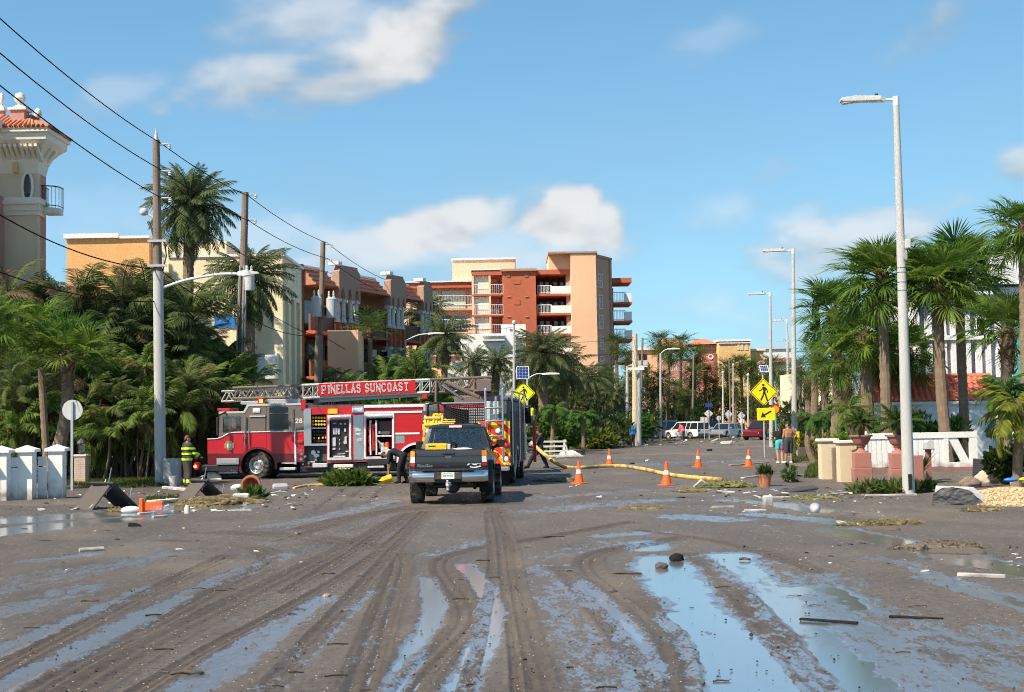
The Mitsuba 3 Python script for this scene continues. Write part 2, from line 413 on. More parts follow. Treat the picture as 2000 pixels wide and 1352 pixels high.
_rows=np.concatenate([np.geomspace(6.5,9.6,16,endpoint=False),np.geomspace(9.6,30,400,endpoint=False),np.geomspace(30,75,160,endpoint=False),np.geomspace(75,330,70),np.geomspace(400,4500,14)])
_core=np.linspace(-1,1,760)
_side=np.geomspace(.03,3.0,22)
_u_=np.concatenate([-(1+_side[::-1]),_core,1+_side])
TX=_u_[None,:]*(0.385*_rows+.9)[:,None]+(0.0*_rows)[:,None]
TY=np.repeat(_rows[:,None],len(_u_),1)
def n2d(x,y,s,sy=None,seed=0,octv=4):
    return meshkit.fbm(np.stack([x*s,y*(sy or s),x*0+seed*3.7],-1),octv,seed)
def ground_fields(X,Y):
    near=np.clip((110-Y)/50,0,1)
    lump=n2d(X,Y,1.4,.8,1,5)-.5
    fine=n2d(X,Y,9,5,2,4)-.5
    slow=n2d(X,Y,.22,.12,3,3)-.5
    drag=n2d(X,Y,5.5,.35,4,4)-.5
    wet=np.full(X.shape,.355)+.5*slow+.40*drag+.2*lump
    field=np.full(X.shape,0.0)
    for pts,hw,amt in WETS:
        L=_gxy(pts)
        x0,y0=L.min(0)-hw*3;x1,y1=L.max(0)+hw*3
        m=(X>x0)&(X<x1)&(Y>y0)&(Y<y1)
        if not m.any():continue
        d,_,_=polydist(X[m],Y[m],L)
        d=d+(lump[m]*1.0+drag[m]*.5+fine[m]*.6)*hw
        k=np.clip(1.35-d/hw,0,1)
        k=k*k*(3-2*k)
        field[m]=np.maximum(field[m],k*amt)
    wet=wet*(1-np.clip(field*1.1,0,1))+np.maximum(field,wet*np.clip(field*1.1,0,1))*np.clip(field*1.1,0,1)
    wet=wet+.2*drag*(field>.05)
    h=.0235-.0205*wet-.05*np.clip(wet-.96,0,1)+.008*lump+.013*fine*(1-.3*np.clip(field,0,1))+.007*(n2d(X,Y,30,18,6,2)-.5)
    track=np.zeros(X.shape)
    for pts,hw,tread in TRACKS:
        L=catmull(_gxy(pts),5)
        x0,y0=L.min(0)-hw*3;x1,y1=L.max(0)+hw*3
        m=(X>x0)&(X<x1)&(Y>y0)&(Y<y1)
        d,o,r=polydist(X[m],Y[m],L)
        edge=hw*(1+.18*lump[m]+.25*fine[m])
        k=np.clip((edge-d)/(hw*.3)+.5,0,1)
        k=k*k*(3-2*k)
        lip=np.exp(-((d-hw*1.05)/(hw*.28))**2)
        ribs=np.cos(o/hw*2.6*np.pi)*.55+np.cos(r/.055*2*np.pi+np.sign(o)*1.2)*.15*np.clip(1-Y[m]/22,0,1)
        prof=.007+.0095*ribs*tread*(.5+n2d(r,o,.7,2,8,2))+.008*fine[m]
        h[m]=h[m]*(1-k)+prof*k+lip*.017*(.6+lump[m]+fine[m])
        track[m]=np.maximum(track[m],np.maximum(k,lip*.8)*(.75+.5*lump[m]))
    side=np.clip((np.abs(X+.0)-(10.5+.03*Y))/3,0,1)
    h=h+side*.05*(.6+1.4*lump)*(1-np.clip(field*1.6,0,1))
    h=np.where(Y>55,h+.02*np.clip((Y-55)/30,0,1),h)
    h=np.where(field>1.28,np.minimum(h,-.001-.006*(field-1.28)),h+.011*np.clip(field,0,1)*(n2d(X,Y,4.5,1.5,12,4)-.42))
    return h*near+.03*(1-near),wet,track
TH,TWET,TTRK=ground_fields(TX,TY)
nr,nc=TX.shape
_i,_j=np.meshgrid(np.arange(nr-1),np.arange(nc-1),indexing='ij')
_q=np.stack([_i*nc+_j,_i*nc+_j+1,(_i+1)*nc+_j+1,(_i+1)*nc+_j],-1).reshape(-1,4)
def mud_color(p,n,uv):
    g=fbm(p.x*22,p.y*14,0.0,4)
    b=fbm(p.x*1.1,p.y*.6,3.0,3)
    sand=smoothstep(.58,.8,fbm(p.x*.5+9,p.y*.3,1.0,3))
    c=mix((.043,.037,.032),(.126,.109,.095),g*.55+b*.5)
    c=mix(c,mix((.040,.029,.021),(.085,.063,.045),g),dr.clip(uv.y,0,1)*.85)
    c=mix(c,(.2,.165,.125),sand*.35*(1-uv.x))
    d,_,w=voronoi(p.x*30,p.y*17)
    speck=dr.select((d<.19)&(w>.972)&(p.y<40),1.0,0.0)
    dark=dr.select((d<.3)&(w<.06)&(p.y<60),1.0,0.0)
    c=mix(c,(.018,.014,.011),dark*.8)
    return mix(c,(.52,.45,.36),speck)
def mud_rough(p,n,uv):
    g=fbm(p.x*7,p.y*2.2,5.0,3)
    return dr.clip(.68-.2*uv.x+.25*(g-.5),.3,.8)
def film_amount(p,n,uv):
    g=fbm(p.x*10,p.y*3.4,7.0,4)
    f=fbm(p.x*46,p.y*16,2.0,2)
    return smoothstep(.55,.85,uv.x+.8*(g-.5)+.6*(f-.5)-.4*uv.y)*.97
scene['mud']={'type':'twosided','b':{'type':'blendbsdf','weight':proc(film_amount),
 'a':{'type':'principled','base_color':proc(mud_color),'roughness':proc(mud_rough),'specular':.28},
 'c':{'type':'principled','base_color':{'type':'rgb','value':[.47,.48,.51]},'metallic':.86,'roughness':.30,'specular':.6}}}
_gm=trimesh.Trimesh(np.stack([TX,TY,TH],-1).reshape(-1,3),np.vstack([_q[:,[0,1,2]],_q[:,[0,2,3]]]),process=False)
one('muddy_road','wide street covered in wet churned mud with tyre tracks','road',_gm,'mud',True,kind='structure',uv=np.stack([np.clip(TWET,0,1),np.clip(TTRK,0,1)],-1).reshape(-1,2))
paint('far_ground',(.10,.085,.07),.9)
one('ground','muddy ground reaching to the horizon','ground',MB().quad((-6000,-6000,-.35),(6000,-6000,-.35),(6000,6000,-.35),(-6000,6000,-.35)).mesh(),'far_ground',False,kind='structure')
scene['murky_water']={'type':'twosided','b':{'type':'principled','base_color':{'type':'rgb','value':[.50,.51,.53]},'metallic':.88,'roughness':.14,'specular':.6}}
one('standing_water','shallow murky flood water lying in the ruts and gutters','water',MB().quad((-60,6,0),(60,6,0),(60,100,0),(-60,100,0)).mesh(),'murky_water',False,kind='structure')
def gz(x,y):
    """height of the mud at a place"""
    h,_,_=ground_fields(np.array([[float(x)]]),np.array([[float(y)]]))
    return float(max(h[0,0],0))

# ---------------------------------------------------------------- plants
R_=np.random.RandomState
def tinted_mesh(b):
    return as_ply(b.mesh(),False,b.colors())
def leaflet(b,base,tip,w,side,col,sag=0.0,at=.4):
    """a narrow pointed leaf, folded along its midrib"""
    base,tip=np.asarray(base),np.asarray(tip)
    mid=base+(tip-base)*at+np.array([0,0,sag])
    s=side/(np.linalg.norm(side)+1e-9)
    n=np.cross(tip-base,s)
    n=n/(np.linalg.norm(n)+1e-9)*w*.35
    v=[base-s*w*.3,base+s*w*.3,mid+s*w+n,mid-n*.2,mid-s*w+n,tip]
    b.add(v,[[0,3,4],[0,1,3],[1,2,3],[4,3,5],[3,2,5]],col)
def fan_frond(seed,Rb=1.0,pet=.95,col=(.075,.145,.03),n=44,dead=False,droop=.22):
    """a fan leaf on its stalk; the stalk leaves the origin along +x"""
    r,b=R_(seed),MB()
    t=np.linspace(0,1,6)
    stalk=np.stack([pet*t,0*t,-.16*pet*t**2],1)
    b.tube(stalk,np.linspace(.026,.013,6),4,False,(.14,.17,.05)if not dead else(.2,.13,.07))
    hub=stalk[-1]
    ax=np.array([.93,0,-.36])
    for k in range(n):
        a=math.radians(-148+296*(k+.5)/n+r.uniform(-3,3))
        L=Rb*(.62+.38*math.cos(a*.55))*r.uniform(.86,1.06)
        up=.5*abs(math.sin(a))*r.uniform(.8,1.25)*(1 if not dead else-.6)
        d=math.cos(a)*ax+math.sin(a)*np.array([0,1,0])+np.array([0,0,up])
        d/=np.linalg.norm(d)
        root=hub+ax*(.12*math.cos(a))*Rb
        k1=root+d*L*.56+np.array([0,0,-droop*.08])
        tip=root+d*L*(1-droop*.22)+np.array([0,0,-droop*L*r.uniform(.75,1.5)])
        s=np.cross(d,[0,0,1.0]);s/=np.linalg.norm(s)+1e-9
        w=.0255*Rb*r.uniform(.8,1.15)
        c=np.array(col)*r.uniform(.72,1.32)*(1+.25*np.array([1,.5,0])*(r.rand()<.12))
        b.add([root-s*w*.25,root+s*w*.25,k1+s*w,k1-s*w,tip],[[0,1,2],[0,2,3],[3,2,4]],c)
    return b
def feather_frond(seed,L=2.4,ll=.5,n=44,droop=1.15,col=(.05,.085,.03),w=.018,vee=.5,start=.12,back=.0):
    """a feather leaf; its midrib leaves the origin along +x and bends down"""
    r,b=R_(seed),MB()
    m=12
    t=np.linspace(0,1,m)
    th=-droop*t**1.5
    dx,dz=np.cos(th),np.sin(th)
    mid=np.stack([np.cumsum(dx),0*t,np.cumsum(dz)],1)*L/m
    mid-=mid[0]
    mid[:,1]=.09*L*r.uniform(-1,1)*t**2
    b.tube(mid,np.linspace(.028,.005,m)*(L/2.4)**.7,4,False,np.array([.16,.15,.06])*r.uniform(.7,1.1))
    for k in range(n):
        u=start+(1-start)*(k+.5)/n
        i=min(int(u*(m-1)),m-2)
        f=u*(m-1)-i
        p=mid[i]*(1-f)+mid[i+1]*f
        fw=mid[i+1]-mid[i];fw/=np.linalg.norm(fw)
        upv=np.cross(fw,[0,1,0])*-1
        prof=(math.sin(math.pi*min(1,.18+.86*u))**.6)*r.uniform(.8,1.1)
        for sgn in(-1,1):
            d=fw*(.62+.3*u-back)+np.array([0,sgn,0])*.85+upv*vee*r.uniform(.3,1.3)
            d/=np.linalg.norm(d)
            l=ll*prof*r.uniform(.85,1.1)
            c=np.array(col)*r.uniform(.65,1.4)
            knee=p+d*l*.55
            tip=p+d*l*.95+np.array([0,0,-l*r.uniform(.12,.5)])
            s=fw-np.dot(fw,d)*d;s/=np.linalg.norm(s)+1e-9
            b.add([p-s*w*.4,p+s*w*.4,knee+s*w,knee-s*w,tip],[[0,1,2],[0,2,3],[3,2,4]],c)
    return b
def crown_places(n,seed,up=82,down=-35,wind=(0,0),power=1.0):
    r,out=R_(seed),[]
    for i in range(n):
        az=i*137.508+r.uniform(-14,14)
        f=(i+.5)/n
        el=up+(down-up)*f**power+r.uniform(-7,7)
        out.append((az,el,r.uniform(.85,1.1)*(.8+.2*min(1,f*4)),r.uniform(-25,25)))
    return out
def frond_M(az,el,s,roll):
    return place(0,0,0,az)@place(0,0,0,0,0,-el)@place(0,0,0,0,roll,0,s)
FAN=[tinted_mesh(fan_frond(i,1.0,.95,c))for i,c in enumerate([(.15,.25,.042),(.11,.205,.04),(.19,.28,.05),(.08,.155,.035)])]
FAN_DEAD=tinted_mesh(fan_frond(9,.8,.8,(.2,.14,.075),22,True,1.2))
FEATH={}
def feather_kind(kind):
    if kind not in FEATH:
        c={'date':dict(L=2.5,ll=.46,n=46,droop=1.0,col=(.14,.18,.085),w=.017,vee=.55),
 'areca':dict(L=2.2,ll=.62,n=36,droop=1.15,col=(.165,.25,.06),w=.021,vee=.45),
 'arecadark':dict(L=2.3,ll=.6,n=40,droop=1.3,col=(.15,.20,.075),w=.018,vee=.35),
 'dry':dict(L=2.0,ll=.5,n=24,droop=1.5,col=(.22,.165,.10),w=.02,vee=.1),
 'yellow':dict(L=1.9,ll=.62,n=26,droop=1.3,col=(.2,.23,.04),w=.034,vee=.4),
 'gloss':dict(L=1.7,ll=.5,n=26,droop=1.5,col=(.075,.17,.045),w=.036,vee=.35),
 'sago':dict(L=1.0,ll=.17,n=44,droop=.75,col=(.065,.12,.03),w=.011,vee=.45,start=.08)}[kind]
        FEATH[kind]=[tinted_mesh(feather_frond(50+i,**c))for i in range(3)]
        FEATH[kind+'_raw']=[feather_frond(50+i,**c)for i in range(3)]
    return FEATH[kind]
def trunk_mesh(p0,p1,r0,r1,bend=(0,0),seed=0,rings=True,sides=10,flare=1.25):
    r=R_(seed)
    L=np.linalg.norm(np.subtract(p1,p0))
    n=max(6,int(L/.16))if rings else 10
    t=np.linspace(0,1,n)
    p=np.asarray(p0)[None]*(1-t[:,None])+np.asarray(p1)[None]*t[:,None]
    p[:,0]+=bend[0]*np.sin(np.pi*t);p[:,1]+=bend[1]*np.sin(np.pi*t)
    rad=(r0*(1-t)+r1*t)*(1+(flare-1)*np.exp(-t*12))
    if rings:rad=rad*(1+.055*((np.arange(n)%2)*2-1)+r.uniform(-.03,.03,n))
    return MB().tube(p,rad,sides)
def boots_mesh(top,h,r0,seed,n=34,ax=(0,0,1)):
    """the stubs of old leaf stalks round the head of a trunk"""
    r,b=R_(seed),MB()
    for i in range(n):
        a,f=i*2.39996,(i+.5)/n
        z=-h+h*f
        ra=r0*(1+.35*math.sin(f*2.6))
        o=np.array([math.cos(a),math.sin(a),0])
        s=np.array([-math.sin(a),math.cos(a),0])
        p=np.asarray(top)+o*ra*.85+np.array([0,0,z])
        q=p+o*r.uniform(.06,.17)+np.array([0,0,r.uniform(.14,.28)])
        w=r.uniform(.05,.09)
        c=np.array([.2,.13,.08])*r.uniform(.5,1.4)
        b.add([p-s*w,p+s*w,q+s*w*.5,q-s*w*.5,p+o*.05+[0,0,-.02],q-o*.05],[[0,1,2],[0,2,3],[4,3,2],[4,0,3],[4,2,1]],c)
    return b
def fan_palm(base,top,crown_r,label,group=None,seed=0,n=26,r0=.2,bend=(0,0),parts=True,dead=3,boots=.9,name='fan_palm',up=80,down=-48,dark=False):
    t=Thing(name,label,'palm tree',None,group)
    base,top=np.asarray(base,float),np.asarray(top,float)
    t.part('trunk',trunk_mesh(base,top,r0*1.08,r0*.9,bend,seed),'palm_bark')
    s=crown_r/1.75
    bm=boots_mesh(top,boots,r0*.95,seed)
    bm.tube([top-[0,0,boots],top-[0,0,boots*.4],top+[0,0,.1],top+[0,0,.3]],[r0*.9,r0*1.25,r0*1.15,.05],9,True,(.11,.072,.045))
    pl=crown_places(n,seed,up,down)
    at=place(*top)
    r=R_(seed+5)
    if parts:
        ck=t.part('crown',bm.mesh(),'tinted',False,color=bm.colors())
        for az,el,sc,ro in pl:
            f=FAN[r.randint(4)if not dark else[1,3,3][r.randint(3)]]
            t.part('frond',f,'leaf',under=ck,M=at@frond_M(az,el,sc*s,ro))
        for k in range(dead):
            t.part('frond',FAN_DEAD,'leaf',under=ck,M=at@frond_M(r.uniform(0,360),r.uniform(-75,-55),s*.8,0),label='dead brown frond hanging under the crown')
    else:
        t.part('leaf_bases',bm.mesh(),'tinted',False,color=bm.colors())
        t.part('crown',join_fronds([(fan_raw[r.randint(4)],at@frond_M(az,el,sc*s,ro))for az,el,sc,ro in pl]+[(fan_dead_raw,at@frond_M(r.uniform(0,360),r.uniform(-80,-55),s*.8,0))for _ in range(dead)]),'leaf')
    return t
fan_raw=[fan_frond(i+20,1.0,.9,c,20)for i,c in enumerate([(.10,.165,.045),(.085,.145,.042),(.13,.175,.05),(.07,.12,.034)])]
fan_dead_raw=fan_frond(29,.8,.8,(.19,.135,.08),14,True,1.2)
def join_fronds(items):
    v,f,c,n=[],[],[],0
    for b,M in items:
        m=b.mesh()
        v.append(m.vertices@M[:3,:3].T+M[:3,3]);f.append(m.faces+n);c.append(b.colors());n+=len(m.vertices)
    return as_ply(trimesh.Trimesh(np.vstack(v),np.vstack(f),process=False),False,np.vstack(c))
def feather_palm(base,top,crown_r,label,kind='date',group=None,seed=0,n=40,r0=.2,bend=(0,0),parts=False,name='date_palm',up=78,down=-50,extra_dry=2,wind=0.0,cat='palm tree',bark='palm_bark'):
    t=Thing(name,label,cat,None,group)
    base,top=np.asarray(base,float),np.asarray(top,float)
    t.part('trunk',trunk_mesh(base,top,r0*1.05,r0,bend,seed),bark)
    fr=feather_kind(kind)
    s=crown_r/{'date':2.2,'sago':.9}.get(kind,1.8)
    at,r=place(*top),R_(seed+7)
    items=[(r.randint(3),at@frond_M(az,el,sc*s,ro))for az,el,sc,ro in crown_places(n,seed,up,down)]
    if wind:
        for i,(k,M)in enumerate(items):
            W=np.eye(4);W[0,2]=0
            d=M[:3,:3]@[1,0,0]
            q=place(0,0,0,0,0,wind*(1-max(0,d[0]/(np.linalg.norm(d)+1e-9))))
            items[i]=(k,at@q@np.linalg.inv(at)@M)
    head=MB().tube([top-[0,0,.5],top-[0,0,.1],top+[0,0,.25]],[r0*1.05,r0*1.35,.04],9,True,(.12,.08,.05))
    if parts:
        ck=t.part('crown',head.mesh(),'tinted',False,color=head.colors())
        for k,M in items:t.part('frond',fr[k],'leaf',under=ck,M=M)
    else:
        raw=FEATH[kind+'_raw']
        feather_kind('dry')
        items2=[(raw[k],M)for k,M in items]+[(FEATH['dry_raw'][r.randint(3)],at@frond_M(r.uniform(0,360),r.uniform(-72,-50),s*.8,0))for _ in range(extra_dry)]
        t.part('crown',join_fronds(items2),'leaf')
    return t
def clump_palm(x,y,H,label,seed,n=11,kind='areca',group=None,dry=.12,spread=.9,fr=7,lean=.12,z=0,fs=1.0):
    """many thin stems from one root, each with its own head of feather leaves"""
    r=R_(seed)
    t=Thing('clumping_palm',label,'palm tree',None,group)
    feather_kind(kind);feather_kind('dry')
    items=[]
    for i in range(n):
        a,q=r.uniform(0,2*np.pi),spread*math.sqrt(r.rand())
        p0=np.array([x+q*.6*math.cos(a),y+q*.6*math.sin(a),z])
        h=H*r.uniform(.45,.85)
        p1=p0+np.array([math.cos(a)*q*.5+r.normal()*lean*h*1.1,math.sin(a)*q*.4,h])
        b=MB().tube(catmull([p0,(p0+p1)/2+[r.normal()*.1,0,0],p1],5),np.linspace(.055,.035,11)*r.uniform(.8,1.3),6,False)
        t.part('stem',b.mesh(),r.choice(['stem_grey','stem_tan','stem_dark']),True)
        s=H/6.5*r.uniform(.85,1.15)*fs
        for k in range(fr):
            raw=FEATH[('dry' if r.rand()<dry else kind)+'_raw'][r.randint(3)]
            el=r.uniform(15,88)if r.rand()<.75 else r.uniform(-60,0)
            items.append((raw,place(*p1)@frond_M(r.uniform(0,360),el,s*r.uniform(.7,1.05),r.uniform(-40,40))))
    t.part('crown',join_fronds(items),'leaf')
    return t
for k,c in[('stem_grey',(.2,.17,.13)),('stem_tan',(.3,.235,.15)),('stem_dark',(.09,.072,.05))]:
    paint(k,tuple(x*.62 for x in c),.9,spec=.2)
def bush_mesh(w,d,h,n,size,cols,seed,lumps=9,up=.35,shape='blade',z0=0.0):
    """leaves spread over lumpy clumps; cols = list of colours"""
    r,b=R_(seed),MB()
    cen=np.stack([r.uniform(-.36,.36,lumps)*w,r.uniform(-.36,.36,lumps)*d,r.uniform(.25,.7,lumps)*h],1)
    rad=r.uniform(.2,.36,lumps)[:,None]*np.array([w*.75,d*.75,h*.85])
    which=r.randint(lumps,size=n)
    u=r.normal(size=(n,3));u/=np.linalg.norm(u,axis=1,keepdims=True)
    p=cen[which]+u*rad[which]*(r.uniform(.45,1,n)**.5)[:,None]
    p[:,2]=np.abs(p[:,2])*.98+.02+z0
    dirs=u+r.normal(size=(n,3))*.6+[0,0,up]
    dirs/=np.linalg.norm(dirs,axis=1,keepdims=True)
    side=np.cross(dirs,r.normal(size=(n,3)));side/=np.linalg.norm(side,axis=1,keepdims=True)
    L=size*r.uniform(.6,1.3,n)[:,None]
    tone=np.array(cols)[r.randint(len(cols),size=n)]*r.uniform(.65,1.4,(n,1))*(.75+.5*r.rand(lumps)[which][:,None])
    if shape=='blade':
        w_=L*.16
        v=np.stack([p,p+dirs*L*.5+side*w_,p+dirs*L,p+dirs*L*.5-side*w_],1)
    else:
        w_=L*.48
        v=np.stack([p,p+dirs*L*.5+side*w_,p+dirs*L,p+dirs*L*.5-side*w_],1)
    i=np.arange(n)[:,None]*4
    b.add(v.reshape(-1,3),np.vstack([i+[0,1,2],i+[0,2,3]]),np.repeat(tone,4,0))
    return b
def bush(x,y,w,d,h,n,size,cols,label,seed,cat='shrub',name='shrub',group=None,z=0,lumps=9,shape='blade',up=.35,stems=5):
    t=Thing(name,label,cat,place(x,y,z),group)
    r=R_(seed+1)
    b=bush_mesh(w,d,h,n,size,cols,seed,lumps,up,shape)
    t.part('foliage',b.mesh(),'leaf',False,color=b.colors())
    if stems:
        m=MB()
        for k in range(stems):
            a=r.uniform(-.3,.3,2)*[w,d]
            m.tube([(a[0]*.4,a[1]*.4,-.05),(a[0]*.8,a[1]*.8,h*.35),(a[0],a[1],h*.65)],[.035,.025,.012],5,False)
        t.part('stem',m.mesh(),'hedge_stem',True)
    return t
def broad_tree(x,y,H,W,label,seed,cols,n=9000,size=.2,group=None,name='leafy_tree',z=0,crown0=.35,shape='blade'):
    t=Thing(name,label,'tree',place(x,y,z),group)
    r=R_(seed)
    m=MB().tube(catmull([(0,0,-.1),(.1,0,H*.25),(0,.1,H*.55)],5),np.linspace(.17,.09,11),8,False)
    for k in range(6):
        a=r.uniform(0,6.28)
        m.tube([(0,.05,H*r.uniform(.25,.5)),(math.cos(a)*W*.2,math.sin(a)*W*.2,H*.62),(math.cos(a)*W*.33,math.sin(a)*W*.33,H*.8)],[.07,.045,.02],5,False)
    t.part('trunk',m.mesh(),'hedge_stem',True)
    b=bush_mesh(W,W*.8,H*(1-crown0)*1.05,n,size,cols,seed+3,16,.2,shape,H*crown0)
    t.part('crown',b.mesh(),'leaf',False,color=b.colors())
    return t
def grass_mesh(poly,n,h,cols,seed,lean=.5):
    """blades strewn over a polygon of the ground"""
    r,g=R_(seed),Polygon(poly)
    x0,y0,x1,y1=g.bounds
    P=[]
    while len(P)<n:
        q=r.uniform([x0,y0],[x1,y1],(n*2,2))
        P+=[a for a in q if g.contains(Point(a))]
    P=np.array(P[:n])
    a=r.uniform(0,6.283,n)
    hh=h*r.uniform(.5,1.3,n)*(.6+.8*n2d(P[:,0],P[:,1],1.3,1.3,seed,2))
    w=.02
    s=np.stack([np.cos(a),np.sin(a),0*a],1)*w
    o=np.stack([-np.sin(a),np.cos(a),0*a],1)*(lean*hh*r.uniform(-1,1,n))[:,None]
    p=np.stack([P[:,0],P[:,1],0*a+.0],1)
    v=np.stack([p-s,p+s,p+o+np.stack([0*a,0*a,hh],1)],1)
    i=np.arange(n)[:,None]*3
    col=np.array(cols)[r.randint(len(cols),size=n)]*r.uniform(.6,1.4,(n,1))
    return MB().add(v.reshape(-1,3),i+[0,1,2],np.repeat(col,3,0))
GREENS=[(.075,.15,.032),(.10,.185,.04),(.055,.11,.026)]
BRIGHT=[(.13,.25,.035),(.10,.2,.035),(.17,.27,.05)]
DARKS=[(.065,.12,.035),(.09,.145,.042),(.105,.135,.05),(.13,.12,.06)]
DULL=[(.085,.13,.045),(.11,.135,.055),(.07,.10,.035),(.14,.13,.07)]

# ---------------------------------------------------------------- buildings
def wx(px,Y):return V(px,700,Y)[0]
def wz(py,Y,px=1000):return V(px,py,Y)[2]
def rect(px0,py0,px1,py1,Y):
    """x0, x1, z0, z1 in metres of an upright rectangle at the distance Y"""
    m=(px0+px1)/2
    return wx(px0,Y),wx(px1,Y),wz(py1,Y,m),wz(py0,Y,m)
def pbox(b,px0,py0,px1,py1,Y,depth,ch=0.0,col=None,dy=0.0):
    x0,x1,z0,z1=rect(px0,py0,px1,py1,Y)
    return b.box(x0,x1,Y+dy,Y+dy+depth,z0,z1,ch,col)
def window(t,px0,py0,px1,py1,Y,cols=2,rows=1,frame_mat='window_frame',glass='window_glass',name='window',deep=.12,fw=.07):
    x0,x1,z0,z1=rect(px0,py0,px1,py1,Y)
    window_at(t,shiftM(x0,Y,z0),x1-x0,z1-z0,cols,rows,frame_mat,glass,name,deep,fw)
def window_at(t,M,w,h,cols=2,rows=1,frame_mat='window_frame',glass='window_glass',name='window',deep=.12,fw=.07):
    """frame with a recessed pane; local x along the wall, y into it, z up"""
    b=MB()
    for x0,x1,z0,z1 in[(-fw,0,-fw,h+fw),(w,w+fw,-fw,h+fw),(0,w,h,h+fw),(0,w,-fw,0)]:
        b.box(x0,x1,-.05,deep,z0,z1)
    for i in range(1,cols):b.box(w*i/cols-.025,w*i/cols+.025,-.02,deep-.03,0,h)
    for j in range(1,rows):b.box(0,w,-.021,deep-.031,h*j/rows-.025,h*j/rows+.025)
    k=t.part(name,b.mesh(),frame_mat,False,M=M)
    t.part('pane',MB().box(0,w,.05,.07,0,h).mesh(),glass,False,under=k,M=M)
    return k
def railing(b,p0,p1,h,n,r=.015,top=.035):
    p0,p1=np.asarray(p0,float),np.asarray(p1,float)
    up=np.array([0,0,h])
    b.tube([p0+up,p1+up],top,4,False);b.tube([p0+up*.1,p1+up*.1],top*.7,4,False)
    for i in range(n+1):
        q=p0+(p1-p0)*i/n
        b.tube([q,q+up],r,4,False)
    return b
# --- ornate tower at the left edge
Y=66
t=Thing('ornate_tower','pink and tan apartment tower with a tiled roof and stone finials at the left edge','building')
X=lambda px:wx(px,Y)
Z=lambda py:wz(py,Y,60)
b=MB().box(X(-260),X(73),Y,Y+.4,0,Z(330));t.part('wall',b.mesh(),'tan_stucco',False)
b=MB().box(X(73)-2,X(73),Y+.401,Y+1.2,0,Z(330));t.part('side_wall',b.mesh(),'pink_stucco',False)
b=MB().box(X(-260),X(8),Y-2.2,Y-.003,0,Z(385));t.part('front_bay',b.mesh(),'pink_stucco',False)
# cornice: stepped and flaring with brackets
prof=[(0,Z(338)),(.12,Z(318)),(.3,Z(304)),(.62,Z(290)),(.95,Z(280)),(.98,Z(268)),(1.12,Z(266)),(1.12,Z(258))]
b=MB()
xl,xr,yf,yb=X(-260),X(73),Y,Y+1.2
for(o0,z0),(o1,z1)in zip(prof[:-1],prof[1:]):
    b.quad((xl,yf-o0,z0),(xr+o0*.75,yf-o0,z0),(xr+o1*.75,yf-o1,z1),(xl,yf-o1,z1))
    b.quad((xr+o0*.75,yf-o0,z0),(xr+o0*.75,yb+o0,z0),(xr+o1*.75,yb+o1,z1),(xr+o1*.75,yf-o1,z1))
b.quad((xl,yf-1.12,prof[-1][1]),(xr+.84,yf-1.12,prof[-1][1]),(xr+.84,yb+1.12,prof[-1][1]),(xl,yb+1.12,prof[-1][1]))
t.part('cornice',b.mesh(),'cream_trim',False)
for px in range(8,86,10):
    x=X(px)
    b=MB().prism([(0,0),(-.9,.62),(-.9,.75),(0,.75)],.14,np.array([[0,0,1,x],[1,0,0,Y],[0,1,0,Z(318)],[0,0,0,1.0]]))
    t.part('bracket',b.mesh(),'cream_trim',False)
for k in range(2):
    b=MB().prism([(0,0),(.6,.6),(.6,.72),(0,.72)],.14,np.array([[1,0,0,xr],[0,0,1,Y+.25+k*.6],[0,1,0,Z(318)],[0,0,0,1.0]]))
    t.part('bracket',b.mesh(),'cream_trim',False)
z0,z1=Z(258),Z(222)
xe,xt,yb=xr+.9,X(52),yb+1.2
rk=t.part('roof',MB().add([(xl,yf-1.2,z0),(xe,yf-1.2,z0),(xe,yb,z0),(xl,yb,z0),(xl,yf+.6,z1),(xt,yf+.6,z1),(xt,yb-.9,z1),(xl,yb-.9,z1)],
 [[0,1,5,4],[1,2,6,5],[4,5,6,7],[0,3,2,1]]).mesh(),'terracotta',False)
for i in range(26):
    f=i/26
    a,c=np.array([xl+3+(xe-xl-3)*f,yf-1.22,z0+.03]),np.array([min(xl+3+(xe-xl-3)*f,xt),yf+.6,z1+.03])
    if xl+3+(xe-xl-3)*f>xt:c=a+(c-a)*max(.06,(xe-a[0])/(xe-xt))
    t.part('tile_row',MB().tube([a,c],.085,6).mesh(),'terracotta',True,under=rk)
for i in range(14):
    f=(i+.5)/14
    a=np.array([xe+.02,yf-1.2+(yb-yf+1.2)*f,z0+.03]);c=np.array([xt,np.clip(a[1],yf+.6,yb-.9),z1+.03])
    if a[1]<yf+.6:c=a+(c-a)*(a[1]-yf+1.2)/1.8
    if a[1]>yb-.9:c=a+(c-a)*(yb-a[1])/.9
    t.part('tile_row',MB().tube([a,c],.085,6).mesh(),'terracotta',True,under=rk)
for px,py,dy,w in[(33,222,-.3,14),(70,240,1.2,10),(0,215,.6,6)]:
    x=wx(px,Y+dy);s=w/14
    fk=t.part('finial_pedestal',MB().box(x-.33*s,x+.33*s,Y+dy,Y+dy+.66*s,Z(py+32),Z(py-5)).mesh(),'pink_stucco',False)
    q=Z(py-5)
    t.part('finial',MB().box(x-.44*s,x+.44*s,Y+dy-.1,Y+dy+.76*s,q,q+.12).lathe([(.4*s,q+.12),(.3*s,q+.2),(.1*s,q+.3),(.1*s,q+.38),(.2*s,q+.45),(.28*s,q+.62),(.2*s,q+.82),(.03,q+.92)],(x,Y+dy+.33*s,0),16).mesh(),'cream_trim',35,under=fk)
xc,zc=X(54),Z(365)
ov=[(xc+.19*math.cos(a),zc+.62*math.sin(a))for a in np.linspace(0,2*np.pi,25)[:-1]]
